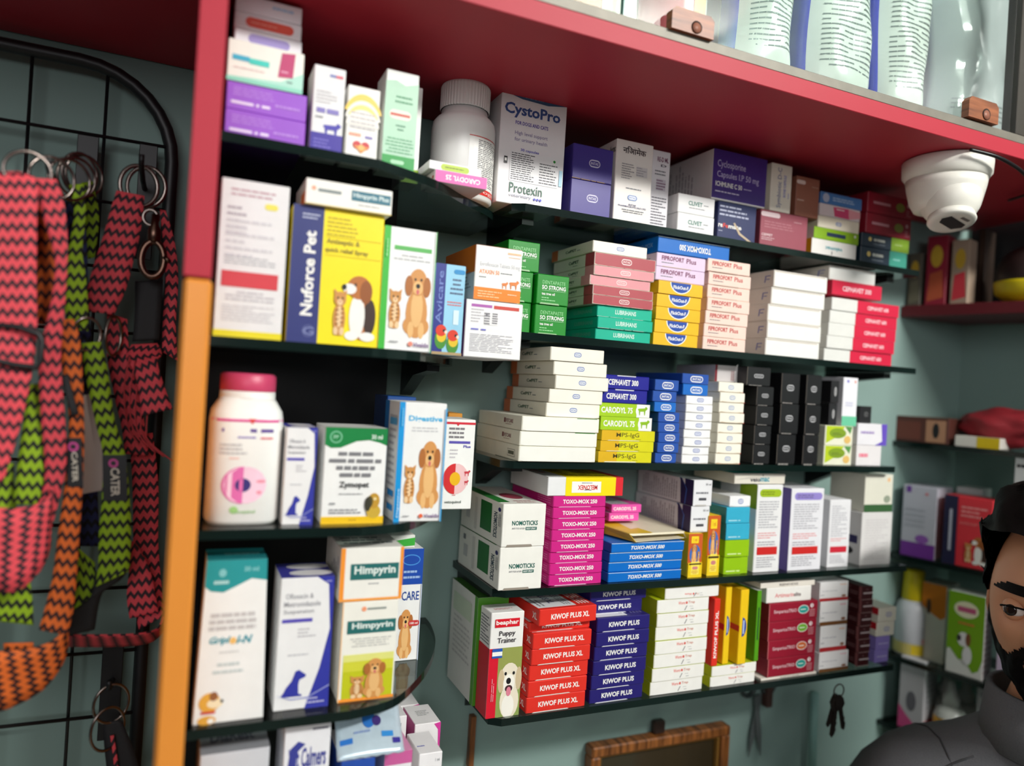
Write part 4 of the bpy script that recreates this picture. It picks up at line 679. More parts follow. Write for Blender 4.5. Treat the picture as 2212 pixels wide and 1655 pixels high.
# glass shelves
GLS = glass_mat('smoked_shelf_glass', (0.50, 0.56, 0.53), 0.9)
GEDGE = mat((16, 30, 27), 0.12, var=0.1, name='glass_edge_dark')
BRK = mat((22, 22, 24), 0.4, name='black_bracket')
def shelf(pts, z, label, brackets=(), th=0.008, group=None, name='glass_shelf', rot=0, org=None):
    o = link(name, bm_mesh('shelf', prism_bm(pts, -th, 0, 1), [GLS, GEDGE]), None, (org[0], org[1], z) if org else (0, 0, z)); o.rotation_euler = (0, 0, rot)
    for bx_, dep in brackets:
        bm = bmesh.new(); w = .007
        prof = [(0, -th - .0004), (-dep, -th - .0004), (-dep, -th - .007), (-dep * .5, -th - .012), (-.014, -th - .03), (0, -th - .036)]
        a = [bm.verts.new((bx_ - w, y, zz)) for y, zz in prof]; b = [bm.verts.new((bx_ + w, y, zz)) for y, zz in prof]
        bm.faces.new(a); bm.faces.new(b[::-1])
        for i in range(len(prof)): j = (i + 1) % len(prof); bm.faces.new((a[j], a[i], b[i], b[j]))
        bmesh.ops.recalc_face_normals(bm, faces=bm.faces[:])
        k = link('bracket', bm_mesh('bracket', bm, BRK), o)
        link('bracket_screw', lathe('bracket_screw', [(.002, 0), (.002, .001), (.001, .0016)], mat((170, 170, 170), .3, metal=1), 10), k, (bx_, -dep * .8, -th - .0072)).rotation_euler = (math.pi, 0, 0)
    return tag(o, label, 'shelf', group)
curve = [(0.145, -0.225), (0.186, -0.212), (0.221, -0.172), (0.246, -0.132), (0.268, -0.08), (0.279, -0.03), (0.281, -0.001)]
crv = [(p.x, p.y) for p in spline([(a, b, 0) for a, b in curve], 5)]
LZ = [0.186, 0.025, -0.128, -0.285]
nm = ['topmost', 'second', 'third', 'fourth']
for i, z in enumerate(LZ):
    pts = [(0.0150, -0.007), (0.0150, -0.225)] + crv + [(0.2155, -0.0005), (0.2155, -0.007)]
    if i == 0:
        c1 = [(p.x, p.y) for p in spline([(0.142, -0.222, 0), (0.202, -0.191, 0), (0.244, -0.152, 0), (0.281, -0.121, 0), (0.302, -0.092, 0), (0.306, -.05, 0), (0.306, -0.001, 0)], 5)]
        pts = [(0.0150, -0.007), (0.0150, -0.225)] + c1 + [(0.2155, -0.0005), (0.2155, -0.007)]
    shelf(pts, ZR(z), nm[i] + ' rounded smoked glass shelf of the left unit', [(0.24, 0.10)] if i in (1,) else (), group='rounded glass shelves')
shelf([(0.0150, -0.007), (0.0150, -0.225)] + crv + [(0.2155, -0.0005), (0.2155, -0.007)], ZR(-0.44), 'lowest rounded smoked glass shelf, under the sachets', group='rounded glass shelves')
RZ = [0.1935, 0.0575, -0.080, -0.2175, -0.3545]
for i, z in enumerate(RZ):
    x0 = (0.3075, 0.312, 0.312, 0.312, 0.316)[i]; x1 = (0.925, 0.93, 0.90, 0.935, 0.92)[i]
    shelf([(x0, -0.0006), (x0, -0.127), (x0 + .012, -0.136), (x1, -0.136), (x1, -0.0006)], ZR(z), ('topmost', 'second', 'third', 'fourth', 'lowest')[i] + ' straight smoked glass shelf on the green wall', [(x0 + (.014 if i == 3 else .03), 0.105), (0.80 if i == 4 else x1 - .018, 0.105)], group='straight glass shelves')

# ================================================================ BOXES, RIGHT UNIT
R1, R2, R3, R4, R5 = [ZR(z) for z in RZ]
S = stack
# --- top shelf
S(D_CYST, 'tall white capsule box with blue title, beside the white bottle', (1070, 441), (1227, 216), 1, -0.125, 0.06, R1)
S(D_INV, 'glossy violet cube box on the top shelf', (1229, 456), (1325, 326), 2, -0.128, 0.075, R1, where='of two')
S(D_NEO, 'white upright box with Hindi lettering on the top shelf', (1323, 470), (1413, 315), 1, -0.131, 0.07, R1)
S(D_RED, 'greyish upright box half behind the Hindi lettered box', (1399, 487), (1450, 330), 1, -0.118, 0.06, R1)
z = S(D_CLIV, 'small white box with green title on the top shelf', (1461, 500), (1546, 431), 2, -0.129, 0.09, R1, where='of two')
S(D_REFE, 'torn dark navy box under the purple capsule box', (1548, 508), (1636, 436), 1, -0.127, 0.09, R1)
S(D_ICHM, 'purple and white capsule box lying across two boxes', (1537, 407), (1658, 346), 1, -0.129, 0.12, z + .0004)
zm = S(D_MAUV, 'dusty rose box with white pill label, top shelf', (1640, 524), (1746, 470), 1, -0.129, 0.1, R1)
S(D_SYMB, 'cream box with sideways blue lettering on the rose box', (1662, 452), (1713, 360), 1, -0.128, 0.08, zm + .0003)
S(D_BRWN, 'brown box standing on the dusty rose box', (1717, 459), (1772, 389), 1, -0.128, 0.08, zm + .0003)
z = S(D_SELO, 'white box with yellow end, bottom of the mixed pile', (1752, 542), (1851, 530), 1, -0.129, 0.1, R1)
z = S(D_LIME, 'lime green box with upside-down print in the mixed pile', (1757, 516), (1856, 506), 1, -0.129, 0.1, z)
z = S(D_CRM, 'cream box in the middle of the mixed pile', (1766, 495), (1857, 481), 1, -0.128, 0.09, z)
z = S(D_PINKW, 'pink and white box second from top of the mixed pile', (1770, 470), (1859, 455), 1, -0.128, 0.09, z)
z = S(D_SPOT, 'blue box on top of the mixed pile', (1772, 446), (1863, 431), 1, -0.128, 0.09, z)
z = S(D_DTEAL2, 'dark teal box with aqua end, bottom of its pile', (1858, 559), (1959, 548), 1, -0.129, 0.1, R1)
z = S(D_DTEAL, 'dark teal box with lime green end', (1860, 537), (1964, 520), 1, -0.129, 0.1, z)
z = S(D_CRIM, 'crimson box at the right end of the top shelf', (1870, 500), (1972, 434), 2, -0.130, 0.11, z, where='of two')
# --- second shelf
G = 'green toothpaste boxes'
S(D_DENT, 'bright green toothpaste box, right column', (1154, 717), (1231, 599), 2, -0.128, 0.09, R2, group=G, name='toothpaste_box', where='of two')
z = S(D_DENT, 'bright green toothpaste box, left column', (1086, 708), (1153, 589), 2, -0.122, 0.09, R2, group=G, name='toothpaste_box', where='of two')
S(D_DENT, 'bright green toothpaste box perched on top of the others', (1095, 572), (1168, 526), 1, -0.122, 0.09, z + .0003, group=G, name='toothpaste_box')
G = 'tablet boxes on the second shelf'
z = S(D_LUB, 'teal box with pale lettering', (1286, 732), (1410, 671), 3, -0.130, 0.09, R2, jit=(0, 2, 1), group='teal boxes')
z = S(D_CEFR, 'rose red box with badge', (1278, 659), (1412, 631), 2, -0.131, 0.1, z, group='rose badge boxes', where='of its pair')
z = S(D_CEFP, 'pale pink box with badge', (1276, 615), (1410, 589), 2, -0.131, 0.1, z, jit=(-3, 5), group='rose badge boxes', where='of its pair')
z = S(D_CEFR, 'rose red box with badge, just under the cream box', (1283, 570), (1418, 563), 1, -0.131, 0.1, z, group='rose badge boxes')
z = S(D_CEF, 'cream box with badge on top of the rose boxes', (1279, 549), (1399, 536), 1, -0.130, 0.1, z)
z = S(D_FLICK, 'golden yellow box with blue half disc', (1412, 745), (1516, 617), 5, -0.130, 0.1, R2, jit=(-3, -1, 0, 1, 2), group='yellow half disc boxes')
z = S(D_FIPL, 'lilac box with plum lettering', (1415, 603), (1525, 560), 2, -0.129, 0.1, z, group='lilac boxes', where='of two')
S(D_TBU, 'bright blue box with upside-down lettering, second shelf', (1420, 545), (1577, 534), 1, -0.130, 0.1, z + .0003, rz=(0,))
z = S(D_FIPP, 'pale peach box with red lettering', (1519, 756), (1623, 571), 7, -0.130, 0.1, R2, jit=(-4, -2, 0, 3, 3, 4, -3), group='peach boxes')
z = S(D_WHP, 'plain white box with blue pen marks', (1654, 763), (1781, 599), 5, -0.131, 0.075, R2, jit=(-3, 0, 0, 8, 12), group='plain white boxes')
z = S(D_WR, 'half white half crimson box', (1785, 780), (1938, 661), 5, -0.128, 0.1, R2, jit=(-8, -5, 0, 4, 6), group='white and crimson boxes')
z = S(D_RR, 'crimson box near the top right of the second shelf', (1797, 630), (1906, 620), 1, -0.128, 0.09, z + .0035, name='medicine_box')
z = S(D_WHP, 'plain white box topping the crimson pile', (1790, 606), (1892, 588), 1, -0.126, 0.09, z, name='medicine_box')
# --- third shelf
z = S(D_PETU, 'long cream box with a framed stamp, lowest of its stack', (1119, 996), (1288, 967), 1, -0.139, 0.125, R3, group='long cream boxes')
z = S(D_PETC, 'long cream box with small maroon logo', (1121, 965), (1293, 905), 2, -0.139, 0.125, z, jit=(0, 2), group='long cream boxes', where='of two')
z = S(D_CEF, 'cream box with orange back end', (1183, 903), (1309, 758), 5, -0.133, 0.115, z, jit=(-6, 0, 14, 8, -4), group='cream badge boxes')
z = S(D_MPS, 'mustard yellow box with thin dark lettering', (1294, 995), (1413, 932), 3, -0.130, 0.1, R3, jit=(-3, 1, 3), group='mustard boxes')
z = S(D_C75, 'lime green box with a dog in a white circle', (1294, 924), (1408, 875), 2, -0.130, 0.1, z, jit=(3, -4), group='lime dog boxes', where='of two')
z = S(D_CEPH, 'royal blue box with white lettering', (1298, 867), (1403, 815), 2, -0.128, 0.1, z, jit=(-1, 1), group='royal blue boxes', where='of two')
z = S(D_INB, 'small navy box with white badge', (1417, 997), (1470, 892), 5, -0.131, 0.1, R3, jit=(-4, -1, 3, 0, 0), group='small badge boxes')
z = S(D_INB2, 'small bright blue box with white badge, left column', (1412, 892), (1461, 870), 1, -0.131, 0.1, z, group='small badge boxes')
z = S(D_INB, 'small navy box with white badge, above the bright blue', (1411, 865), (1466, 822), 2, -0.131, 0.1, z, jit=(-2, 1), group='small badge boxes', where='of two')
z = S(D_INW, 'small white box with faint badge', (1473, 1000), (1540, 857), 8, -0.130, 0.1, R3, jit=(-3, -2, -1, -1, 0, 0, 0, 2), group='small badge boxes')
z = S(D_INB2, 'small bright blue box with white badge on the white stack', (1474, 848), (1530, 832), 1, -0.130, 0.1, z, group='small badge boxes')
z = S(D_INB, 'small navy box topping the white badge stack', (1473, 825), (1532, 810), 1, -0.130, 0.1, z, group='small badge boxes')
z = S(D_INC, 'small ivory box with pale badge', (1545, 1001), (1610, 828), 8, -0.130, 0.1, R3, jit=(-4, -2, 0, 1, 2, 0, 2, -3), group='small badge boxes')
S(D_GREYW, 'greyish box with maroon edge on the ivory stack', (1543, 824), (1594, 791), 1, -0.11, 0.08, z + .0003)
z = S(D_INK, 'small black box with badge', (1625, 1005), (1672, 836), 4, -0.128, 0.1, R3, jit=(0, 1, 1, 0), group='black badge boxes')
S(D_INK, 'small black box topping the left black column', (1612, 832), (1666, 795), 1, -0.128, 0.1, z, group='black badge boxes')
S(D_INK, 'larger black box with badge, middle column', (1677, 1006), (1729, 808), 3, -0.128, 0.1, R3, group='black badge boxes')
S(D_INK, 'larger black box with badge, right column', (1732, 1007), (1777, 811), 3, -0.128, 0.1, R3, group='black badge boxes')
z = S(D_GY1, 'yellow green printed box at the shelf end', (1778, 1008), (1844, 921), 2, -0.128, 0.09, R3, where='of two')
S(D_INKV, 'upright black box with sideways badge', (1790, 917), (1813, 823), 2, -0.127, 0.08, z, where='of two', group='black badge boxes')
S(D_WTL, 'upright white box with mint green foot', (1817, 918), (1855, 817), 1, -0.127, 0.08, z)
z = S(D_WPK, 'white box with pink print at the shelf end', (1848, 1010), (1905, 963), 1, -0.128, 0.09, R3)
z = S(D_WV, 'white box with violet curve at the shelf end', (1851, 961), (1917, 917), 1, -0.128, 0.09, z)
S(D_SMK, 'small black box on the violet and white box', (1858, 906), (1884, 878), 1, -0.12, 0.05, z)
# --- fourth shelf
z = S(D_NOMO, 'white spray box with green lettering, body spray', (1076, 1271), (1181, 1088), 2, -0.137, 0.125, R4, where='of two', jit=(0, 1), name='spray_box')
z = S(D_TOX, 'magenta tablet box with white lettering', (1184, 1265), (1310, 1071), 8, -0.131, 0.11, R4, group='magenta boxes')
S(D_MEL, 'white yellow and red box lying on the magenta stack', (1182, 1064), (1347, 1031), 1, -0.131, 0.1, z)
z = S(D_TB, 'bright blue tablet box with white lettering', (1313, 1256), (1476, 1168), 4, -0.130, 0.1, R4, jit=(-2, 0, 1, 3), group='bright blue boxes')
# crushed open carton on the blue stack
oc = empty('open_carton', (P(1400, 1160, -.12).x, -0.085, z + .0004), math.radians(4)); tag(oc, 'crushed open yellow and cream carton on the blue boxes', 'carton')
YC = mat((226, 190, 50), .45); CC = mat((226, 216, 190), .5)
def sheet(name, pts, m, par, th=.0006):
    bm = bmesh.new(); f_ = bm.faces.new([bm.verts.new(p) for p in pts]); bm.normal_update(); n = f_.normal.copy()
    r = bmesh.ops.extrude_face_region(bm, geom=[f_]); bmesh.ops.translate(bm, verts=[v for v in r['geom'] if isinstance(v, bmesh.types.BMVert)], vec=n * th); bmesh.ops.recalc_face_normals(bm, faces=bm.faces[:])
    return link(name, bm_mesh(name, bm, m), par)
sheet('bottom_panel', [(-.03, -.048, .001), (.047, -.042, .001), (.047, .055, .001), (-.048, .06, .001)], CC, oc)
sheet('top_panel', [(-.034, -.04, .0085), (.052, -.036, .0075), (.047, .055, .014), (-.048, .06, .012)], CC, oc)
sheet('yellow_print', [(-.034, -.04, .0093), (.0, -.04, .0091), (-.018, .06, .0134), (-.048, .06, .0127)], YC, oc, .0002)
sheet('spine', [(-.031, -.049, .001), (-.049, .06, .001), (-.049, .06, .0125), (-.035, -.041, .009)], YC, oc)
sheet('open_end_edge', [(-.034, -.0402, .0086), (.052, -.0362, .0076), (.05, -.042, .0016), (.049, -.0425, .0012), (.049, -.038, .006), (-.03, -.041, .0068)], CC, oc)
sheet('torn_print', [(-.0485, .045, .0125), (-.0485, .045, .003), (-.0405, .0, .002), (-.0425, .0, .009)], mat((90, 70, 30), .5), oc, .0005)
zz = z + .016
z2 = S(D_C25, 'pink tablet box with white lettering behind the magenta stack', (1316, 1136), (1384, 1089), 2, -0.085, 0.075, zz, jit=(-4, 3), where='of two', group='pink boxes')
z = S(D_YDOG, 'small yellow box with a dog picture under the white pair', (1483, 1242), (1519, 1152), 1, -0.129, 0.05, R4, name='spot_on_box')
S(D_YDOG, 'taller yellow box with a dog picture', (1524, 1238), (1558, 1113), 1, -0.126, 0.05, R4, name='spot_on_box')
S(D_PSL, 'white box with indigo curved side', (1490, 1151), (1538, 1037), 2, -0.124, 0.12, z + .0003, where='of two', jit=(-1, 2))
z = S(D_LGRN, 'lime green box with faint print', (1563, 1236), (1620, 1165), 2, -0.129, 0.085, R4, where='of its pair')
z = S(D_CYAN, 'sky blue box with faint print', (1565, 1166), (1621, 1095), 2, -0.129, 0.085, z, where='of its pair', jit=(1, -1))
S(D_INW, 'small white badge box on the sky blue pair', (1575, 1091), (1622, 1071), 1, -0.127, 0.085, z)
z = S(D_WG, 'tall white leaflet box with green label', (1626, 1231), (1693, 1047), 1, -0.127, 0.07, R4)
S(D_VELO, 'flat cream box laid on the tall white boxes', (1586, 1045), (1697, 1023), 1, -0.125, 0.08, z + .0004)
S(D_WP, 'tall white leaflet box with violet label and side', (1700, 1232), (1782, 1055), 1, -0.129, 0.06, R4)
S(D_WR3, 'tall white box with red bar, no label', (1785, 1231), (1840, 1079), 1, -0.125, 0.06, R4)
z = S(D_PLAINL, 'wide pale box at the right end of the fourth shelf', (1856, 1227), (1929, 1106), 1, -0.125, 0.06, R4)
S(D_WGRN, 'cream box with green foot on the wide pale box', (1866, 1098), (1931, 1025), 1, -0.123, 0.06, z)
# --- lowest shelf
S(D_GRN5, 'green and white box behind the puppy box', (1021, 1489), (1100, 1287), 1, -0.098, 0.085, R5)
S(D_PUP, 'puppy trainer box with a white puppy picture', (1050, 1518), (1134, 1319), 1, -0.131, 0.03, R5, name='puppy_trainer_box')
z = S(D_KXL, 'red tablet box with white lettering', (1139, 1520), (1276, 1358), 5, -0.132, 0.095, R5, jit=(-4, -2, 0, 2, 3), group='red boxes')
z = S(D_KXL, 'red tablet box shaded by the topmost one', (1143, 1363), (1275, 1336), 1, -0.127, 0.09, z, group='red boxes')
S(D_KXL, 'red tablet box set askew on top of its stack', (1164, 1343), (1294, 1308), 1, -0.140, 0.095, z + .0003, group='red boxes', rz=(3,))
z = S(D_KP, 'navy tablet box with white lettering', (1277, 1505), (1402, 1327), 6, -0.131, 0.095, R5, jit=(-4, -3, -1, 1, 3, 4), group='navy boxes')
z = S(D_KP, 'navy tablet box set back on top of its stack', (1271, 1306), (1395, 1265), 2, -0.118, 0.085, z, jit=(-6, 5), group='navy boxes', where='of two')
z = S(D_WORM, 'white box with red print and lime side', (1407, 1499), (1532, 1289), 7, -0.131, 0.1, R5, jit=(-5, -3, 0, 1, 2, 3, 2), group='white worm boxes')
z = S(D_WORMU, 'white box with upside-down print and lime side', (1436, 1286), (1554, 1263), 1, -0.131, 0.1, z + .0002, group='white worm boxes')
z = S(D_WORM, 'white box with red print under the upright boxes', (1534, 1485), (1634, 1428), 2, -0.129, 0.1, R5, jit=(-3, 0), group='white worm boxes', where='of two')
z += .0004
S(D_KV, 'red box standing on its edge with upward lettering', (1536, 1431), (1558, 1293), 1, -0.130, 0.1, z)
S(D_YV, 'golden box on its edge, beside the red upright box', (1560, 1427), (1583, 1268), 1, -0.128, 0.1, z)
S(D_YV, 'golden box on its edge, beside the green upright box', (1592, 1433), (1620, 1273), 1, -0.134, 0.1, z)
S(D_GV, 'green box standing on its edge', (1628, 1425), (1647, 1275), 1, -0.130, 0.1, z)
z = S(D_REN, 'flat ivory box at the bottom of the maroon stack', (1643, 1475), (1764, 1450), 1, -0.131, 0.1, R5)
G = 'maroon boxes'
z = S(SIMP['t'], 'maroon box with teal oval, lowest of the maroon ones', (1657, 1456), (1761, 1412), 1, -0.131, 0.1, z, group=G)
z = S(SIMP['o'], 'maroon box with orange oval', (1657, 1415), (1763, 1374), 1, -0.131, 0.1, z, group=G)
z = S(SIMP['g'], 'maroon box with green oval', (1658, 1374), (1765, 1335), 1, -0.131, 0.1, z, group=G)
z = S(SIMP['t'], 'maroon box with teal oval, highest of the maroon ones', (1660, 1331), (1768, 1296), 1, -0.131, 0.1, z, group=G)
z = S(D_ARTI, 'white box with pink lettering above the maroon boxes', (1655, 1298), (1754, 1264), 1, -0.129, 0.1, z)
S(D_REN, 'flat ivory box on top of the maroon stack', (1643, 1263), (1761, 1252), 1, -0.129, 0.1, z)
z = S(D_WS1, 'white box with brown foot, lowest of its column', (1768, 1452), (1834, 1403), 1, -0.130, 0.09, R5)
z = S(D_WS2, 'white box with red foot, second in its column', (1770, 1403), (1830, 1347), 1, -0.128, 0.09, z)
z = S(D_WS1, 'white box with brown foot, third in its column', (1770, 1347), (1833, 1295), 1, -0.128, 0.09, z)
z = S(D_WS2, 'white box with red foot, topmost of its column', (1770, 1295), (1834, 1254), 1, -0.128, 0.09, z)
S(D_DMAR, 'dark chocolate brown box', (1852, 1452), (1888, 1266), 6, -0.128, 0.085, R5, group='brown boxes', jit=(-1, 2, -2, 1, 3, 0))
z = S(D_VIO, 'small violet box at the right end', (1888, 1448), (1922, 1372), 2, -0.125, 0.07, R5, where='of two')
S(D_SMW, 'small ivory box at the right end', (1893, 1370), (1936, 1310), 2, -0.125, 0.07, z, where='of two', jit=(-5, 2))

# ================================================================ BOXES, LEFT UNIT
L1, L2, L3, L4 = [ZR(z_) for z_ in LZ]
z = S(D_PUR, 'purple box with white lettering', (483, 283), (665, 207), 2, -0.212, 0.15, L1, where='of two', jit=(0, 0))
z = S(D_WTEAL, 'white and mint box with raspberry tab', (489, 154), (659, 117), 1, -0.212, 0.14, z)
z = S(D_PV, 'white box with violet capsule shape', (506, 73), (654, 80), 1, -0.205, 0.13, z, h=.0125)
z = S(D_PR, 'white box with orange red capsule shape', (506, 40), (654, 42), 1, -0.205, 0.13, z, h=.0135)
z = S(D_PBL, 'white box with pale blue print, top of its pile', (508, 5), (655, 5), 1, -0.205, 0.13, z, h=.0145)
S(D_TALL1, 'tall white syrup box with indigo foot', (668, 321), (749, 152), 1, -0.215, 0.035, L1, name='syrup_box')
S(D_TALL2, 'tall white box with yellow arch', (743, 339), (823, 196), 1, -0.213, 0.035, L1, name='syrup_box')
S(D_TALL3, 'tall mint green box with dark green foot', (823, 355), (907, 163), 1, -0.205, 0.035, L1, name='syrup_box')
S(D_TALL4, 'tall white box with lime foot behind the mint box', (866, 372), (915, 190), 1, -0.166, 0.035, L1, name='syrup_box')
z = S(D_C25U, 'pink box with upside-down lettering in front of the bottle', (938, 392), (1054, 385), 1, -0.187, 0.045, L1, h=.0118)
S(D_WLIM, 'thin white box with lime label on the pink box', (926, 363), (1042, 350), 1, -0.184, 0.045, z, h=.0085)
S(D_B1, 'tall grey white carton with red bar and yellow foot', (459, 713), (628, 404), 1, -0.218, 0.05, L2, name='syrup_box')
z = S(D_NUF, 'navy and yellow spray box with beagle and kitten', (616, 735), (832, 468), 1, -0.214, 0.055, L2, name='spray_box')
S(D_HIM, 'white carton with teal label laid on the yellow spray box', (659, 418), (850, 404), 1, -0.219, 0.06, z + .0004, h=.0215)
S(D_EMA, 'white and green carton with retriever and kitten', (815, 756), (945, 502), 1, -0.207, 0.045, L2, name='syrup_box')
S(D_AVI, 'blue bird tonic box with two lovebirds', (930, 771), (1008, 575), 1, -0.187, 0.04, L2, name='bird_tonic_box')
z = S(D_WPUR, 'white tablet box with purple and red bars', (999, 784), (1131, 658), 1, -0.185, 0.09, L2)
S(D_ATX, 'white and orange tablet box with running dog print', (1022, 640), (1130, 541), 1, -0.185, 0.09, z + .0004)
S(D_BDOG, 'white box with indigo swoosh beside the white bottle', (607, 1126), (688, 924), 1, -0.212, 0.05, L3, name='syrup_box')
S(D_ZYM, 'white drops box with green wave and yellow foot', (691, 1126), (839, 926), 1, -0.210, 0.05, L3, name='drops_box')
S(D_DIG, 'white and blue carton with retriever and kitten', (848, 1130), (967, 872), 1, -0.208, 0.05, L3, name='syrup_box')
S(D_DBLU, 'dark blue carton hidden behind the retriever carton', (822, 1100), (900, 858), 1, -0.15, 0.05, L3, name='syrup_box')
S(D((206, 140, 50), lambda f: f['f'].rect(.1, .1, .9, .9, (216, 160, 80))), 'small ochre box glimpsed behind the red ring carton', (958, 1060), (1000, 893), 1, -0.075, 0.04, L3)
S(D_VET, 'white carton with red ring and yellow disc', (945, 1096), (1029, 907), 1, -0.150, 0.05, L3, name='syrup_box')
S(D_GRI, 'tall white syrup box with teal wave and cartoon dog', (415, 1555), (590, 1207), 1, -0.218, 0.045, L4, name='syrup_box', taper=.86)
S(D_BDOG, 'white box with indigo swoosh beside the teal wave box', (588, 1542), (726, 1244), 1, -0.210, 0.05, L4, name='syrup_box', taper=.97)
z = S(D_HIP2, 'white and lime carton with retriever, orange foot', (727, 1523), (862, 1294), 1, -0.207, 0.06, L4)
S(D_HIP1, 'white and orange carton stacked on the lime one', (731, 1292), (874, 1180), 1, -0.207, 0.07, z + .0003)
z = S(D_CARE, 'blue and white carton behind the orange striped ones', (836, 1432), (917, 1184), 1, -0.128, 0.05, L4, name='syrup_box')
S(D_WGT, 'flat white box with green print, high behind', (826, 1182), (898, 1155), 1, -0.127, 0.06, z + .0003)
# lowest shelf of the left unit, cut by the frame
L5 = ZR(-0.44)
S(D_DIA, 'silver white box at the bottom left corner', (418, 1860), (584, 1612), 1, -0.215, 0.09, L5)
S(D_CALM, 'white box with indigo lettering and yellow sun', (598, 1860), (717, 1556), 1, -0.212, 0.05, L5)
zb = S(D_BLBX, 'royal blue box under the sachet', (723, 1860), (812, 1634), 1, -0.215, 0.06, L5)
zp = S(D_POC, 'white and pink box with red cross', (817, 1860), (892, 1618), 1, -0.195, 0.06, L5)
S(D_OND2, 'white box with magenta arcs at the front right', (895, 1800), (957, 1622), 1, -0.16, 0.045, L5)
S(D_OND, 'white and magenta drops box, right end of the pile', (884, 1760), (953, 1558), 1, -0.108, 0.045, L5)
S(D_OND, 'white and magenta drops box at the back by the wall', (836, 1700), (906, 1520), 1, -0.055, 0.045, L5)
S(D_OND2, 'white box with magenta arcs behind the sachet', (770, 1720), (880, 1545), 1, -0.105, 0.045, L5)
# foil sachet leaning on the boxes
sx0 = P(725, 1640, -.21); sx1 = P(868, 1625, -.21); top = P(722, 1540, -.16)
n = 12; V = []; Fs = []
for j in range(n + 1):
    for i in range(n + 1):
        u, v = i / n, j / n
        b = 4 * u * (1 - u) * 4 * v * (1 - v) * .004
        V.append((u * (sx1.x - sx0.x) + .004 * v, v * .052, v * .034 + b * .8 + (.0006 * math.sin(40 * u) if j in (0, n) else 0)))
for j in range(n):
    for i in range(n): a = j * (n + 1) + i; Fs.append((a, a + 1, a + n + 2, a + n + 1))
sa = link('foil_sachet', mesh('foil_sachet', V, Fs, mat((196, 214, 226), .25, metal=.25, var=.12, scale=120, bump=.2), smooth=True), None, (sx0.x, -.217, zb + .0015))
so = sa.modifiers.new('solid', 'SOLIDIFY'); so.thickness = .0015; so.offset = 0
tag(sa, 'pale blue foil sachet lying on the royal blue box', 'sachet')
def sp(u, v, o_): 
    b = 4 * u * (1 - u) * 4 * v * (1 - v) * .004
    return (u * (sx1.x - sx0.x) + .004 * v, v * .052 - o_ * .5, v * .034 + b * .8 + .0012 + o_)
fc = Face(sp, 1.1); fc.text('DiaRest', .1, .74, .56, .92, (110, 140, 190), 1.2); fc.rect(.05, .18, .24, .26, (40, 110, 190)); fc.rect(.68, .22, .86, .3, (40, 130, 200)); fc.rect(.84, .12, .96, .2, (50, 40, 140)); fc.ell(.5, .5, .1, .14, (40, 110, 190)); fc.ell(.62, .46, .07, .08, (60, 40, 110)); fc.lines(.26, .28, .62, .36, 1, (130, 150, 190))
for part, me_ in fc.meshes(): link(part, me_, sa)

# ================================================================ BOTTLES
WPL = mat((240, 240, 236), 0.28, var=0.02, name='white_plastic')
def face_parts(fc, par):
    for part, me_ in fc.meshes(): link(part, me_, par)
# ribbed-cap bottle on the top shelf of the left unit
by = -0.113; bc = Vector((0.2535, by, L1)); r = 0.0335
zs = P(1030, 241, by - r).z - L1; zc0 = P(1030, 222, by - r).z - L1; zc1 = P(1035, 196, by).z - L1
bt = empty('pill_bottle', bc); tag(bt, 'round white plastic bottle with ribbed white cap', 'bottle')
link('bottle_body', lathe('bottle_body', [(r * .9, .0002), (r, .003), (r, zs - .012), (r * .97, zs - .005), (r * .86, zs), (r * .74, zs + .003), (r * .72, zc0)], WPL, 48), bt)
n = 96; prof = [(.0255, zc0), (.0262, zc0 + .001), (.0262, zc1 - .003), (.0245, zc1)]
V = []; Fs = []
for q, (rr, zz) in enumerate(prof):
    for k in range(n): f_ = 1 - (.025 if k % 2 and q < 3 else 0); a = 2 * math.pi * k / n; V.append((rr * f_ * math.cos(a), rr * f_ * math.sin(a), zz))
for i in range(3):
    for k in range(n): k2 = (k + 1) % n; Fs.append((i * n + k, i * n + k2, (i + 1) * n + k2, (i + 1) * n + k))
Fs.append(tuple(3 * n + k for k in range(n)))
link('ribbed_cap', mesh('ribbed_cap', V, Fs, mat((226, 222, 218), .4, name='cap_plastic')), bt)
def cyl(a0, a1, h0, h1, R):
    return lambda u, v, o_: ((R + o_) * math.cos(math.radians(a0 + u * (a1 - a0))), (R + o_) * math.sin(math.radians(a0 + u * (a1 - a0))), h0 + v * (h1 - h0))
def bend_rect(fc, u0, v0, u1, v1, c, part, n=12):
    for k in range(n): fc.rect(u0 + (u1 - u0) * k / n, v0, u0 + (u1 - u0) * (k + 1) / n, v1, c, part)
fc = Face(cyl(-98, 10, .006, zs - .022, r), 1.0, step=0.000004)
bend_rect(fc, 0, 0, 1, 1, (236, 236, 230), 'paper_label'); bend_rect(fc, 0, .955, 1, .97, (206, 40, 44), 'red_line')
fc.lines(.16, .14, .66, .92, 26, (110, 110, 112), fill=.45, ragged=.4); bend_rect(fc, 0, 0, 1, .1, (212, 44, 38), 'red_band'); bend_rect(fc, 0, .1, .08, .42, (212, 44, 38), 'red_band', 2); fc.text('ogesi', .3, .015, .8, .085, (240, 200, 190), .6)
face_parts(fc, bt)
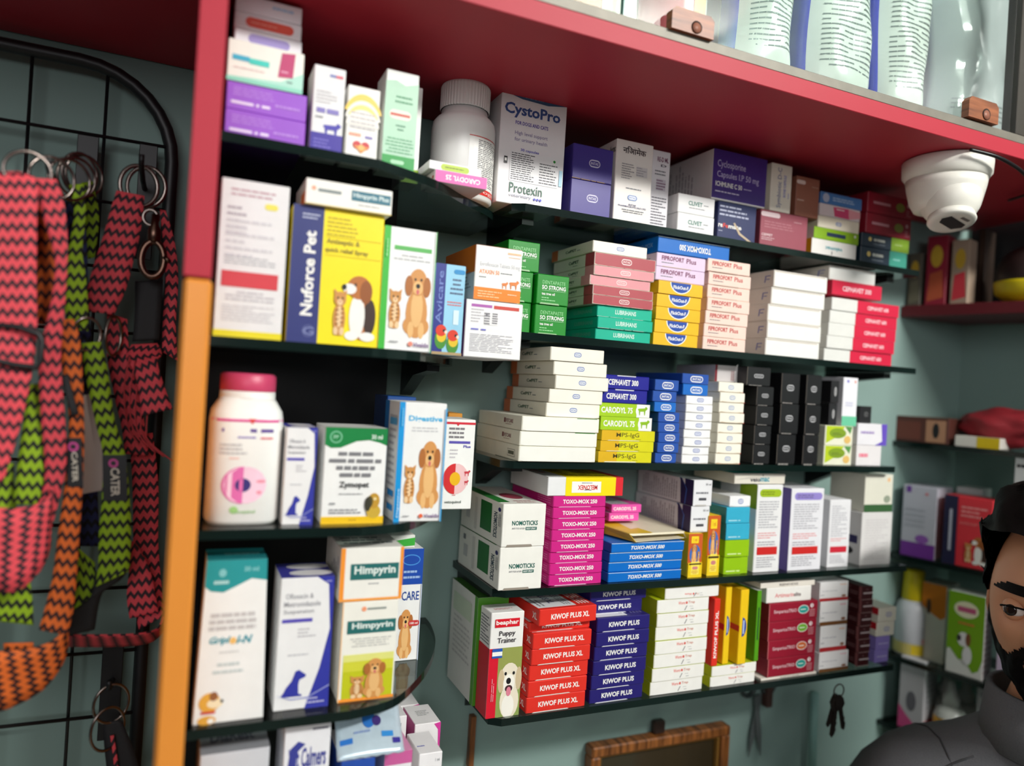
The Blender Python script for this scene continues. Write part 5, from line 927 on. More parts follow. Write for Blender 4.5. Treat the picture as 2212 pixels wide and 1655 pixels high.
# square-shouldered bottle with pink cap
by = -0.182; a = P(437, 1137, by); b = P(610, 900, by); r = (b.x - a.x) / 2; bc = Vector(((a.x + b.x) / 2, by, L3))
zs = P(520, 868, by - r).z - L3; zc0 = P(535, 846, by - r * .7).z - L3; zc1 = P(535, 806, by).z - L3
bt = empty('pill_bottle', bc); tag(bt, 'square white bottle with pink screw cap', 'bottle')
link('bottle_body', lathe('bottle_body', [(r * .93, .0002), (r, .004), (r, zs - .016), (r * .96, zs - .008), (r * .8, zs), (r * .72, zs + .003)], WPL, 56, pw=3.4), bt)
link('bottle_neck', lathe('bottle_neck', [(r * .74, zs), (r * .77, zs + .002), (r * .76, zc0)], WPL, 40), bt)
link('screw_cap', lathe('screw_cap', [(r * .75, zc0), (r * .765, zc0 + .0012), (r * .765, zc1 - .002), (r * .7, zc1)], mat((200, 66, 104), .4, name='pink_plastic'), 44), bt)
def sq(u, v, o_):
    x = (u * 2 - 1) * r * .94; y = -r * (1 - abs(x / r) ** 3.4) ** (1 / 3.4); return (x, y - .0004 - o_ * .5, v * zs)
fc = Face(sq, 2 * r / zs, step=.000006)
bend_rect(fc, 0, .84, 1, .86, (226, 60, 150), 'pink_line'); fc.poly([(.5, .865), (.6, .865), (.55, .82)], (220, 60, 60), 'logo'); fc.text('~MEDICEEL INS', .14, .75, .86, .79, (96, 70, 150), 1.2); fc.lines(.36, .7, .66, .73, 1, (130, 110, 190)); fc.lines(.68, .69, .86, .73, 1, (226, 110, 120)); fc.lines(.12, .57, .5, .67, 3, (190, 188, 190)); fc.lines(.26, .53, .44, .56, 1, (240, 190, 180))
fc.ell(.5, .33, .3, .15, (244, 206, 224)); fc.ell(.47, .33, .3, .15, (226, 110, 176), a0=90, a1=270); fc.ell(.47, .33, .11, .055, (58, 48, 118)); fc.ell(.72, .36, .07, .014, (236, 150, 170)); fc.ell(.7, .27, .04, .016, (236, 150, 170)); fc.ell(.36, .13, .06, .03, (160, 206, 130)); fc.text('vetoquinol', .34, .095, .66, .13, (150, 196, 130), .8)
face_parts(fc, bt)

# ================================================================ SECURITY CAMERA
cc = PZ(2046, 349, 0.309 ); cc.z = ZR(.3088)
CW = mat((232, 230, 220), 0.35, var=0.02, name='camera_shell')
sc = empty('security_camera', cc); tag(sc, 'white dome security camera under the red board', 'security camera')
link('mount_base', lathe('mount_base', [(.05, 0), (.054, -.002), (.053, -.020), (.0505, -.023), (.049, -.026)], CW, 44), sc)
link('shell', lathe('shell', [(.0485, -.026), (.047, -.036), (.0425, -.056), (.037, -.066), (.03, -.067)], CW, 44), sc)
bm = bmesh.new(); bmesh.ops.create_uvsphere(bm, u_segments=32, v_segments=20, radius=.037)
bmesh.ops.bisect_plane(bm, geom=bm.verts[:] + bm.edges[:] + bm.faces[:], plane_co=(0, 0, -.028), plane_no=(0, 0, -1), clear_outer=True)
bmesh.ops.holes_fill(bm, edges=bm.edges[:])
ball = link('eyeball', bm_mesh('eyeball', bm, CW, True), sc, (-.004, -.010, -.052)); ball.rotation_euler = (math.radians(-14), math.radians(10), 0); sc.scale = (.93, .93, .93)
link('eyeball_rim', lathe('eyeball_rim', [(.027, -.026), (.0285, -.033), (.027, -.0355), (.02, -.036)], CW, 36), ball)
fc = Face(lambda u, v, o_: ((u - .5) * .05, (v - .5) * .05, -.0362 - o_), 1); 
fc.poly([(.12, .5), (.2, .3), (.84, .36), (.9, .5), (.76, .7), (.24, .66)], (34, 36, 38), 'lens_window'); fc.rect(.45, .16, .74, .24, (120, 116, 110), 'sensor_strip')
face_parts(fc, ball)
cab = tube_mesh('cable', spline([cc + Vector((-.03, -.05, -.004)), cc + Vector((.0, -.062, -.010)), cc + Vector((.04, -.06, -.015)), cc + Vector((.075, -.052, -.019)), cc + Vector((.14, -.03, -.016)), cc + Vector((.2, .05, -.006))]), .0022, mat((24, 24, 26), .35))
c_ = link('camera_cable', cab); tag(c_, 'black cable looped past the dome camera', 'cable')

# ================================================================ LOFT CONTENTS
BAGW = mat((232, 236, 230), 0.22, var=0.04, scale=25, bump=0.3, name='bag_film'); BAGB = mat((62, 62, 190), 0.25, var=0.1, scale=25, bump=0.2, name='bag_blue')
LF = ZR(.3272)
def bag(label, xa, xb, Y, depth, H, front, side, tilt=0.0, lines=True, name='food_bag', extra=None):
    w = xb - xa; cx = (xa + xb) / 2
    o = empty(name, (cx, Y + depth / 2, LF), tilt); tag(o, label, 'bag')
    def prof(v):                                   # half depth and half width up the bag
        e = min(v / .12, 1.0); return depth / 2 * (.25 + .75 * math.sin(e * math.pi / 2)) * (1 - .7 * max(0, v - .7) / .3), w / 2 * (.93 + .07 * math.sin(v * 9 + xa * 40))
    def fr(u, v, o_=0):
        hd, hw = prof(v); x = (2 * u - 1); f_ = (1 - abs(x) ** 3.0)
        wr = .0022 * math.sin(9 * u + 17 * v + xa * 90) + .0012 * math.sin(31 * v - 12 * u)
        return (x * hw, -hd * (.35 + .65 * f_) + wr * f_ - o_, v * H)
    N, Mv = 14, 22
    for nm_, sg, m_ in (('front_panel', 1, front), ('back_panel', -1, side)):
        V, Fs = [], []
        for j in range(Mv + 1):
            for i in range(N + 1): p = fr(i / N, j / Mv); V.append((p[0], p[1] * sg, p[2]))
        for j in range(Mv):
            for i in range(N): a = j * (N + 1) + i; Fs.append((a, a + 1, a + N + 2, a + N + 1))
        link(nm_, mesh(nm_, V, Fs, m_, smooth=True), o)
    for sgn in (-1, 1):                            # gusset strips
        V, Fs = [], []
        for j in range(Mv + 1):
            p = fr(0 if sgn < 0 else 1, j / Mv); hd = abs(p[1])
            V += [(p[0], -hd - .0004, p[2]), (p[0] + sgn * .007, -hd * .6, p[2]), (p[0] + sgn * .004, 0, p[2]), (p[0] + sgn * .007, hd * .6, p[2]), (p[0], hd + .0004, p[2])]
        for j in range(Mv):
            for i in range(4): a = j * 5 + i; Fs.append((a, a + 1, a + 6, a + 5))
        link('gusset', mesh('gusset', V, Fs, side, smooth=True), o)
    if lines:
        fc = Face(lambda u, v, o_: fr(u, v, o_ * .5 + .0002), w / H, step=.000004)
        for j in range(int(lines)):
            v = .15 + j * .0165
            for k in range(9):
                if (j * 7 + k * 3) % 11 == 0: continue
                fc.rect(.1 + .085 * k, v, .1 + .085 * k + .078, v + .0045, (120, 128, 128), 'printed_lines')
        if extra: extra(fc)
        face_parts(fc, o)
    return o
xp = lambda px, py, y: P(px, py, y).x
bag('white food bag with blue sides nearest the wooden pull', xp(1568, 100, -.2), xp(1692, 120, -.2), -.235, .075, .34, BAGW, BAGB, lines=26)
bag('white food bag with blue sides in the middle', xp(1722, 130, -.2), xp(1856, 160, -.2), -.235, .07, .35, BAGW, BAGB, lines=28)
bag('narrower white food bag with blue sides at the right', xp(1868, 180, -.2), xp(1972, 200, -.2), -.235, .065, .35, BAGW, BAGB, lines=30)
CLR = mat((176, 184, 184), 0.08, var=0.12, scale=18, bump=0.6, name='clear_film')
def flag(fc): fc.ell(.3, .16, .09, .045, (240, 240, 240), 'flag_sticker'); fc.ell(.3, .16, .08, .038, (190, 70, 80), 'flag_sticker'); fc.rect(.23, .155, .38, .165, WH, 'flag_sticker'); fc.rect(.235, .14, .37, .148, WH, 'flag_sticker'); fc.ell(.265, .168, .04, .024, (60, 66, 100), 'flag_sticker')
bag('grey glossy film bag with a round flag sticker', xp(1992, 210, -.19), xp(2160, 240, -.19), -.225, .08, .34, CLR, CLR, lines=4, extra=flag)
# pink bottle and white orange box at the left of the loft
pb = empty('pink_jar', P(1440, 40, -.2) * 1.0); pb.location = (xp(1450, 40, -.195), -.195, LF); tag(pb, 'pink translucent jar behind the glass door', 'jar')
rj = (xp(1510, 40, -.195) - xp(1388, 40, -.195)) / 2
link('jar_body', lathe('jar_body', [(rj * .9, 0), (rj, .006), (rj, .16), (rj * .8, .175), (rj * .5, .18)], mat((214, 110, 118), .25, var=.15, scale=40, bump=.2), 40), pb)
link('jar_lid', lathe('jar_lid', [(rj * .55, .18), (rj * .55, .2)], WPL, 30), pb)
fc = Face(cyl(-86, 0, .02, .16, rj + .0003), 1, step=.000004); bend_rect(fc, 0, 0, .8, 1, (206, 206, 196), 'paper_label', 10); bend_rect(fc, 0, .1, .4, .5, (222, 190, 140), 'label_print', 6); face_parts(fc, pb)
bx_ = carton('carton', D((222, 222, 216), lambda f: (f['f'].rect(.06, .1, .94, .13, (236, 140, 60)), f['f'].rect(.06, .13, .7, .5, (214, 208, 190)), f['f'].lines(.1, .55, .9, .9, 6, GY))), xp(1376, 20, -.2) - xp(1300, 10, -.2), .05, .22, (xp(1300, 10, -.2), -.2, LF)); tag(bx_, 'white carton with orange stripe behind the glass door', 'box')
bx_ = carton('carton', D((170, 96, 50), lambda f: f['f'].rect(.2, .1, .8, .6, (196, 130, 70))), .04, .05, .2, (xp(1225, 0, -.2), -.2, LF)); tag(bx_, 'brown carton at the left of the loft glass', 'box')

# ================================================================ WIRE GRID AND HARNESSES
BLK = mat((20, 20, 22), 0.45, var=0.1, name='black_metal'); CHR = mat((140, 128, 122), 0.22, metal=1.0, var=0.1, name='chrome')
GYp = -0.022
gx1 = P(372, 330, GYp).x; gz1 = P(150, 125, GYp).z; gx0 = gx1 - .62; gz0 = gz1 - .86
gr = empty('wire_grid_panel', ((gx0 + gx1) / 2, GYp, gz0)); tag(gr, 'black wire grid display panel hung on the wall', 'grid panel')
def rel(p): return Vector(p) - gr.location
rc = .085; pts = []
for cx_, cz_, a0 in ((gx1 - rc, gz1 - rc, 0), (gx0 + rc, gz1 - rc, 90), (gx0 + rc, gz0 + rc, 180), (gx1 - rc, gz0 + rc, 270)):
    for k in range(9): a = math.radians(a0 + 90 * k / 8); pts.append(rel((cx_ + rc * math.cos(a), GYp, cz_ + rc * math.sin(a))))
link('tube_frame', tube_mesh('tube_frame', pts, .0065, BLK, 10, True), gr)
wx = P(228, 250, GYp).x; wz = P(200, 293, GYp).z
for k in range(-6, 2):
    x = wx + k * .0632
    if gx0 + .01 < x < gx1 - .01:
        dt = rc - math.sqrt(max(0, rc * rc - max(0, x - (gx1 - rc)) ** 2)) if x > gx1 - rc else 0
        link('vertical_wire', tube_mesh('w', [rel((x, GYp, gz0)), rel((x, GYp, gz1 - dt))], .0017, BLK, 6), gr)
for k in range(-9, 2):
    z_ = wz + k * .0632
    if gz0 + .02 < z_ < gz1 - .02:
        link('horizontal_wire', tube_mesh('w', [rel((gx0, GYp - .003, z_)), rel((gx1, GYp - .003, z_))], .0017, BLK, 6), gr)
for sx_ in (-.2, .2):
    link('wall_standoff', tube_mesh('w', [rel((gx1 - .3 + sx_, -0.0005, gz0 + .4)), rel((gx1 - .3 + sx_, GYp, gz0 + .4))], .004, BLK, 8), gr)
def hook(label, xl, xr, yt, yb, peg=(0, 0), L=.14):
    a = P(xl, yt, GYp - .008); b = P(xr, yt, GYp - .008); c = P(xl, yb, GYp - .008)
    h = empty('display_hook', ((a.x + b.x) / 2, GYp - .006, c.z)); tag(h, label, 'hook', 'display hooks on the grid')
    q = boxo('back_plate', a.x, b.x, GYp - .0085, GYp - .0062, c.z, a.z, BLK, h)
    pz = P(peg[0], peg[1], GYp - L); p0 = Vector((pz.x, GYp - .008, pz.z - .012)); tip = Vector((pz.x, GYp - L, pz.z - .004))
    link('peg', tube_mesh('peg', [p0 - h.location, (p0 + tip) / 2 - h.location - Vector((0, 0, .003)), tip - h.location, tip - h.location + Vector((0, -.003, .008))], .0024, BLK, 8), h)
    return h
hook('flat black hook holding the front cluster of harnesses', 168, 215, 289, 470, (105, 352), .13)
hook('flat black hook holding the right red harness', 302, 342, 310, 560, (306, 345), .075)
hook('flat black hook low on the grid', 222, 268, 1395, 1600, (236, 1478), .05)

def web(c0, c1, name):
    m = bpy.data.materials.new(name); m.use_nodes = True; nt = m.node_tree; b = nt.nodes['Principled BSDF']; b.inputs['Roughness'].default_value = .75
    uv = nt.nodes.new('ShaderNodeUVMap'); sp_ = nt.nodes.new('ShaderNodeSeparateXYZ'); nt.links.new(uv.outputs[0], sp_.inputs[0])
    def M(op, a, bb=None, c=None):
        n_ = nt.nodes.new('ShaderNodeMath'); n_.operation = op
        for i, q in enumerate((a, bb, c)):
            if q is None: continue
            if isinstance(q, (int, float)): n_.inputs[i].default_value = q
            else: nt.links.new(q, n_.inputs[i])
        return n_.outputs[0]
    tri = M('PINGPONG', M('MULTIPLY', sp_.outputs[0], 330), 1.0)             # zigzag across
    v = M('ADD', M('MULTIPLY', sp_.outputs[1], 92), M('MULTIPLY', tri, .42))
    st = M('FRACT', v); k = M('GREATER_THAN', st, .58)
    nz = nt.nodes.new('ShaderNodeTexNoise'); nz.inputs['Scale'].default_value = 900; tc = nt.nodes.new('ShaderNodeTexCoord'); nt.links.new(tc.outputs['Object'], nz.inputs['Vector'])
    mx = nt.nodes.new('ShaderNodeMix'); mx.data_type = 'RGBA'; mx.inputs[6].default_value = (*[lin(q) for q in c0], 1); mx.inputs[7].default_value = (*[lin(q) for q in c1], 1); nt.links.new(k, mx.inputs[0])
    hs = nt.nodes.new('ShaderNodeHueSaturation'); mr = nt.nodes.new('ShaderNodeMapRange'); mr.inputs[3].default_value = .75; mr.inputs[4].default_value = 1.25
    nt.links.new(nz.outputs['Fac'], mr.inputs[0]); nt.links.new(mr.outputs[0], hs.inputs['Value']); nt.links.new(mx.outputs[2], hs.inputs['Color']); nt.links.new(hs.outputs[0], b.inputs['Base Color'])
    bp = nt.nodes.new('ShaderNodeBump'); bp.inputs['Strength'].default_value = .5; bp.inputs['Distance'].default_value = .0006; nt.links.new(k, bp.inputs['Height']); nt.links.new(bp.outputs[0], b.inputs['Normal'])
    return m
WR = web((228, 76, 86), (50, 30, 38), 'red_webbing'); WG_ = web((150, 186, 24), (24, 28, 20), 'lime_webbing'); WO = web((222, 104, 34), (56, 24, 18), 'orange_webbing'); WN = web((40, 48, 100), (18, 20, 34), 'navy_webbing'); WK = mat((30, 30, 32), .7, bump=.3, scale=300, name='black_webbing')
def strap(st, m, par, name='strap', th=.0016, n=6):
    """st: stations (left x, y, right x, y, depth left, depth right) in frame pixels at a real depth"""
    A = []; B = []
    for s in st:
        yl = s[4]; yr = s[5] if len(s) > 5 else yl
        A.append(P(s[0], s[1], yl)); B.append(P(s[2], s[3], yr))
    A = spline(A, n); B = spline(B, n); K = 4; V = []; UV = []; Fs = []; v = 0; org = par.location
    for i in range(len(A)):
        if i: v += (((A[i] + B[i]) - (A[i - 1] + B[i - 1])) / 2).length
        w = (B[i] - A[i]).length
        for k in range(K + 1): V.append(A[i].lerp(B[i], k / K) - org); UV.append((k / K * w, v))
    for i in range(len(A) - 1):
        for k in range(K): a = i * (K + 1) + k; Fs.append((a, a + 1, a + K + 2, a + K + 1))
    me = mesh(name, V, Fs, m, smooth=True); ul = me.uv_layers.new(name='UVMap')
    for lp in me.loops: ul.data[lp.index].uv = UV[lp.vertex_index]
    o = link(name, me, par); so = o.modifiers.new('t', 'SOLIDIFY'); so.thickness = th; so.offset = 0
    return o
def ring(px, py, Y, rx, rz_, par, yaw=0.0, name='metal_ring', wire=.0014, flat=False):
    c = P(px, py, Y) - par.location; pts = []
    for k in range(28):
        a = 2 * math.pi * k / 28; x = rx * math.cos(a); z_ = rz_ * math.sin(a)
        if flat and z_ < -rz_ * .55: z_ = -rz_ * .55
        pts.append(c + Vector((x * math.cos(yaw), x * math.sin(yaw), z_)))
    return link(name, tube_mesh(name, pts, wire, CHR, 8, True), par)
def harness(label, px, py, Y):
    h = empty('dog_harness', P(px, py, Y)); tag(h, label, 'harness', 'dog harnesses on the grid'); return h
def patch(par, xl, xr, yt, yb, dx, Y):
    a = P(xl, yb, Y); b = P(xr, yb, Y); c = P(xl - dx, yt, Y); d_ = P(xr - dx, yt, Y); org = par.location
    def pos(u, v, o_): p = (a * (1 - u) + b * u) * (1 - v) + (c * (1 - u) + d_ * u) * v - org; return (p.x, p.y - o_, p.z)
    fc = Face(pos, (b - a).length / (c - a).length); fc.rect(0, 0, 1, 1, (22, 22, 24), 'brand_patch'); fc.pn = 'patch_print'
    fc.circ(.45, .82, .1, (206, 70, 150)); fc.circ(.45, .82, .05, (22, 22, 24)); fc.text('CATER', .32, .1, .7, .72, (214, 206, 190), 1.3, rot=-90); face_parts(fc, par)

# 1 front red harness
h = harness('red and black zigzag dog harness hanging in front, far left', 60, 390, -.16)
strap([(-60, 372, 40, 372, -.165), (-50, 392, 80, 392, -.172), (-45, 480, 80, 480, -.174), (-45, 600, 79, 600, -.173), (-45, 715, 80, 720, -.172), (-45, 800, 68, 808, -.172), (-50, 900, 48, 905, -.17), (-60, 1040, 6, 1045, -.168)], WR, h)
strap([(70, 385, 122, 388, -.162), (80, 420, 134, 420, -.164), (96, 480, 144, 480, -.166), (118, 560, 146, 560, -.165), (112, 640, 142, 640, -.163), (95, 720, 135, 720, -.16), (84, 790, 132, 790, -.158), (88, 900, 140, 900, -.156), (96, 1000, 144, 1000, -.155), (92, 1060, 130, 1070, -.155), (66, 1130, 112, 1140, -.156)], WR, h)
strap([(-40, 1092, -40, 1270, -.17), (20, 1098, 10, 1280, -.172), (70, 1092, 50, 1270, -.17), (108, 1070, 92, 1225, -.165), (112, 1050, 108, 1180, -.16)], WR, h, 'belly_strap')
# slider buckle
def bar_frame(par, pts, Y, r_, m, name):
    return link(name, tube_mesh(name, [P(x, y, Y) - par.location for x, y in pts], r_, m, 8, True), par)
bar_frame(h, [(-30, 698, ), (40, 706), (84, 722), (91, 735), (87, 780), (80, 794), (30, 788), (-30, 772)], -.177, .0022, BLK, 'slider_buckle')
ring(60, 372, -.165, .016, .016, h, .3)
# 2 orange harness
h = harness('orange and black dog harness behind the front red one', 150, 400, -.14)
strap([(60, 395, 100, 395, -.135), (78, 480, 122, 480, -.14), (80, 560, 126, 560, -.142), (80, 700, 110, 705, -.142)], WO, h)
strap([(118, 690, 160, 690, -.14), (127, 730, 172, 730, -.143), (135, 800, 178, 800, -.145), (147, 880, 181, 885, -.146), (148, 960, 182, 965, -.147), (138, 1060, 178, 1065, -.148), (126, 1150, 172, 1155, -.149), (113, 1250, 165, 1255, -.15), (98, 1310, 158, 1320, -.15), (84, 1360, 146, 1372, -.151)], WO, h)
strap([(146, 1345, 148, 1392, -.15, -.145), (120, 1380, 132, 1440, -.155, -.15), (70, 1400, 90, 1492, -.158, -.15), (0, 1408, 20, 1530, -.16, -.152), (-50, 1420, -40, 1545, -.16, -.152)], WO, h, 'belly_strap')
strap([(8, 1390, 72, 1388, -.135), (10, 1440, 74, 1440, -.134), (12, 1505, 70, 1500, -.134)], WO, h)
patch(h, 146, 180, 946, 1052, 4, -.1495)
strap([(130, 812, 146, 808, -.15), (150, 880, 166, 880, -.152), (154, 896, 170, 894, -.151)], WK, h, 'keeper', .003)
ring(112, 385, -.14, .017, .017, h, .5)
# 3 lime harness
h = harness('lime and black dog harness in the middle of the cluster', 190, 420, -.125)
strap([(150, 400, 180, 398, -.11), (160, 460, 186, 460, -.114), (148, 540, 178, 540, -.12), (143, 600, 186, 600, -.123), (140, 660, 190, 660, -.124), (147, 712, 190, 716, -.124)], WG_, h)
strap([(176, 742, 218, 738, -.125), (183, 800, 232, 795, -.127), (195, 860, 240, 855, -.129), (208, 920, 250, 915, -.13), (222, 985, 270, 980, -.131), (219, 1090, 281, 1085, -.131), (214, 1150, 283, 1145, -.131), (212, 1220, 281, 1210, -.131), (206, 1268, 277, 1235, -.131)], WG_, h)
patch(h, 223, 275, 983, 1082, 2, -.1335)
strap([(66, 830, 90, 828, -.148), (52, 900, 92, 900, -.15), (38, 1000, 96, 1000, -.152), (28, 1090, 96, 1090, -.152)], WG_, h)
strap([(-20, 1010, 30, 1000, -.145), (-25, 1090, 34, 1085, -.145), (-10, 1270, 66, 1262, -.14), (-20, 1340, 72, 1350, -.138)], WG_, h)
strap([(165, 1180, 205, 1215, -.12), (166, 1240, 206, 1260, -.121), (160, 1320, 186, 1310, -.122)], WG_, h)
ring(187, 722, -.126, .011, .014, h, .4); ring(150, 388, -.125, .017, .017, h, .6)
strap([(205, 1235, 280, 1228, -.128), (195, 1290, 262, 1250, -.126), (150, 1330, 222, 1280, -.124), (140, 1375, 205, 1360, -.122)], WK, h, 'black_liner')
# 4 navy lead and second lime strap behind
h = harness('navy dog harness mostly hidden behind the lime straps', 160, 420, -.10)
strap([(140, 425, 172, 420, -.10), (146, 500, 186, 500, -.10), (152, 600, 190, 600, -.10), (155, 700, 195, 700, -.10), (160, 900, 205, 900, -.10), (165, 1180, 215, 1180, -.10)], WN, h)
ring(165, 384, -.11, .016, .017, h, .6)
h = harness('dark lime dog harness at the back of the cluster', 190, 400, -.085)
strap([(176, 395, 200, 392, -.085), (184, 470, 214, 465, -.085), (186, 560, 205, 556, -.085)], WG_, h)
ring(182, 380, -.09, .016, .018, h, .6); ring(172, 376, -.10, .015, .018, h, .6, 'metal_ring')
# 5 right red harness
h = harness('red and black zigzag dog harness on the right hook', 300, 410, -.085)
strap([(252, 412, 312, 424, -.094), (243, 440, 310, 450, -.097), (226, 500, 302, 508, -.1), (207, 560, 288, 565, -.102), (190, 620, 272, 625, -.103), (186, 672, 246, 680, -.103)], WR, h)
strap([(232, 675, 275, 690, -.085), (230, 760, 280, 765, -.087), (248, 860, 300, 850, -.088), (262, 920, 312, 912, -.088), (270, 980, 322, 985, -.086)], WR, h)
strap([(284, 745, 340, 742, -.082), (272, 772, 350, 765, -.092), (288, 800, 340, 780, -.1), (298, 835, 352, 825, -.104), (306, 898, 373, 884, -.106)], WR, h)
strap([(280, 940, 330, 935, -.07), (286, 1050, 342, 1045, -.071), (288, 1180, 342, 1175, -.072), (290, 1300, 352, 1295, -.075), (300, 1360, 356, 1330, -.08)], WR, h)
strap([(284, 1170, 290, 1168, -.09), (278, 1240, 322, 1225, -.092), (274, 1290, 336, 1285, -.093), (280, 1336, 342, 1322, -.093)], WR, h)
strap([(356, 1300, 360, 1330, -.08, -.072), (345, 1352, 352, 1362, -.095, -.075), (310, 1368, 322, 1388, -.11, -.08), (240, 1372, 250, 1396, -.115, -.085), (150, 1372, 150, 1396, -.115, -.085)], WR, h, 'belly_strap')
strap([(345, 452, 358, 455, -.07), (352, 520, 378, 525, -.068), (358, 600, 385, 605, -.066), (352, 690, 380, 700, -.066), (350, 760, 384, 780, -.068)], WR, h)
strap([(292, 608, 352, 604, -.078), (291, 680, 348, 676, -.078), (286, 738, 344, 734, -.078)], WK, h, 'black_sleeve', .004)
ring(300, 402, -.09, .0155, .0185, h, .15, wire=.0019); ring(316, 404, -.082, .0165, .0185, h, -.2, wire=.0019); ring(245, 726, -.1, .009, .0175, h, .9)
# bolt snap
c = P(332, 520, -.1) - h.location
SNM = mat((110, 84, 72), .3, metal=1)
link('snap_hook', tube_mesh('snap_hook', [c + Vector((.0095 * math.cos(k * math.pi / 10), 0, -.018 + .015 * math.sin(k * math.pi / 10) * (1.15 if math.sin(k * math.pi / 10) > 0 else 1))) for k in range(20)], .0031, SNM, 8, True), h)
link('swivel_barrel', lathe('swivel_barrel', [(.0035, 0), (.0056, .003), (.0056, .012), (.0034, .016), (.003, .026)], SNM, 18), h, c + Vector((0, 0, -.002)))
link('thumb_latch', tube_mesh('thumb_latch', [c + Vector((.0095, -.002, -.014)), c + Vector((.014, -.004, -.018))], .0022, SNM, 8), h)
ring(325, 470, -.098, .006, .007, h, 0, 'swivel_ring', .0018)
# loose threads
for k in range(5):
    a = (250 + 12 * k, 770 + 9 * k); link('loose_thread', tube_mesh('loose_thread', spline([P(a[0] + 30, a[1], -.1) - h.location, P(a[0] + 18, a[1] + 70 + 12 * k, -.102) - h.location, P(a[0] + 26, a[1] + 150, -.101) - h.location, P(a[0] + 50 + 6 * k, a[1] + 190, -.1) - h.location], 5), .0007, mat((190, 60, 66), .8), 5), h)
# white swing tag and low lead
t_ = boxo('swing_tag', 0, .026, 0, .0006, 0, .085, mat((206, 190, 184), .5)); t_.location = P(206, 1062, -.118); t_.rotation_euler = (0, math.radians(-8), math.radians(24)); tag(t_, 'pale paper swing tag hanging between the straps', 'tag')
h = empty('dog_lead', P(240, 1500, -.06)); tag(h, 'dark dog lead with rings hanging low on the grid', 'lead')
ring(240, 1520, -.07, .015, .018, h, .3); ring(232, 1575, -.075, .015, .02, h, .5)
strap([(222, 1560, 262, 1555, -.07), (226, 1620, 285, 1610, -.072), (235, 1700, 310, 1690, -.074)], WK, h); strap([(238, 1590, 246, 1588, -.076), (245, 1640, 254, 1640, -.077), (250, 1700, 262, 1700, -.077)], WR, h)

# ================================================================ ON THE WALL BELOW THE SHELVES
def pbox(name, bl, tr, y0, y1, m, par=None): a = P(*bl, y1); b = P(*tr, y1); return boxo(name, a.x, b.x, y1, y0, a.z, b.z, m, par)
FR = bpy.data.materials.new('frame_wood'); FR.use_nodes = True; wood_nodes(FR, (84, 48, 20), (150, 92, 44), (22, 2, 2))
a = P(1268, 1800, -.02); b = P(1578, 1567, -.02)
pf = empty('picture_frame', ((a.x + b.x) / 2, -.012, a.z)); tag(pf, 'brown wooden picture frame hung below the shelves', 'picture frame')
t = .014
for n_, q in (('frame_rail', (a.x, b.x, b.z - t, b.z)), ('frame_rail', (a.x, b.x, a.z, a.z + t)), ('frame_stile', (a.x, a.x + t, a.z + t, b.z - t)), ('frame_stile', (b.x - t, b.x, a.z + t, b.z - t))): boxo(n_, q[0], q[1], -.022, -.002, q[2], q[3], FR, pf, .002)
for n_, q in (('gilt_slip', (a.x + t, b.x - t, b.z - t - .004, b.z - t)), ('gilt_slip', (a.x + t, a.x + t + .004, a.z + t, b.z - t - .004)), ('gilt_slip', (b.x - t - .004, b.x - t, a.z + t, b.z - t - .004))): boxo(n_, q[0], q[1], -.016, -.004, q[2], q[3], mat((150, 110, 50), .35, metal=.4), pf, .0005)
pic = boxo('picture', a.x + t, b.x - t, -.008, -.003, a.z + t, b.z - t, mat((64, 46, 26), .5, var=.5, scale=14), pf, 0)
boxo('picture_glass', a.x + t, b.x - t, -.0115, -.0095, a.z + t, b.z - t, GL, pf, 0)
boxo('hanging_loop', (a.x + b.x) / 2 - .012, (a.x + b.x) / 2 + .006, -.014, -.004, b.z, b.z + .018, mat((70, 56, 50), .4, metal=.6), pf, .002)
# keys below the lowest shelf
kp = P(1812, 1496, -.135); ky = empty('key_bunch', kp); tag(ky, 'bunch of dark keys hanging under the lowest shelf', 'keys')
KM = mat((70, 64, 60), .35, metal=.8, var=.2)
link('key_ring', tube_mesh('key_ring', [Vector((.009 * math.cos(k * math.pi / 8), 0, .002 + .009 * math.sin(k * math.pi / 8))) for k in range(16)], .0009, KM, 6, True), ky)
for k, (an, sc_) in enumerate(((-.25, 1.0), (.12, 1.15), (.3, .9), (-.05, .8))):
    bm = prism_bm([(-.003, 0), (-.007, -.006), (-.008, -.014), (-.003, -.019), (-.003, -.046), (0, -.049), (.003, -.045), (.0045, -.04), (.003, -.037), (.0045, -.032), (.003, -.03), (.003, -.019), (.008, -.014), (.007, -.006), (.003, 0)], -.001, .001)
    q = link('key', bm_mesh('key', bm, KM), ky, (0, .002 * k, -.004)); q.rotation_euler = (math.pi / 2, an, 0); q.rotation_mode = 'XYZ'; q.scale = (sc_, sc_, 1)
# wooden strip under the left end, tool hanging at the wall
o = pbox('wood_strip', (1012, 1660), (1030, 1548), -.0005, -.01, FR); tag(o, 'narrow wooden strip on the wall under the lowest shelf', 'strip')
o = pbox('hanging_handle', (1657, 1530), (1672, 1470), -.004, -.016, mat((74, 52, 46), .5)); tag(o, 'dark brown wooden handle hung on the wall', 'tool')
sc2 = empty('scissors', P(1635, 1545, -.008)); tag(sc2, 'pair of grey scissors hung on the wall', 'scissors')
for an in (-.16, .16):
    q = link('blade', bm_mesh('blade', prism_bm([(-.004, .03), (-.005, -.03), (0, -.062), (.004, -.03), (.004, .03)], -.0008, .0008), mat((120, 128, 128), .35, metal=.5)), sc2, (0, an * .01, 0)); q.rotation_euler = (math.pi / 2, an, 0)
    q = link('finger_loop', tube_mesh('finger_loop', [Vector((.012 * math.cos(k * math.pi / 7), 0, .015 * math.sin(k * math.pi / 7))) for k in range(14)], .003, mat((50, 60, 60), .5), 8, True), sc2, (-an * .12, 0, .045))
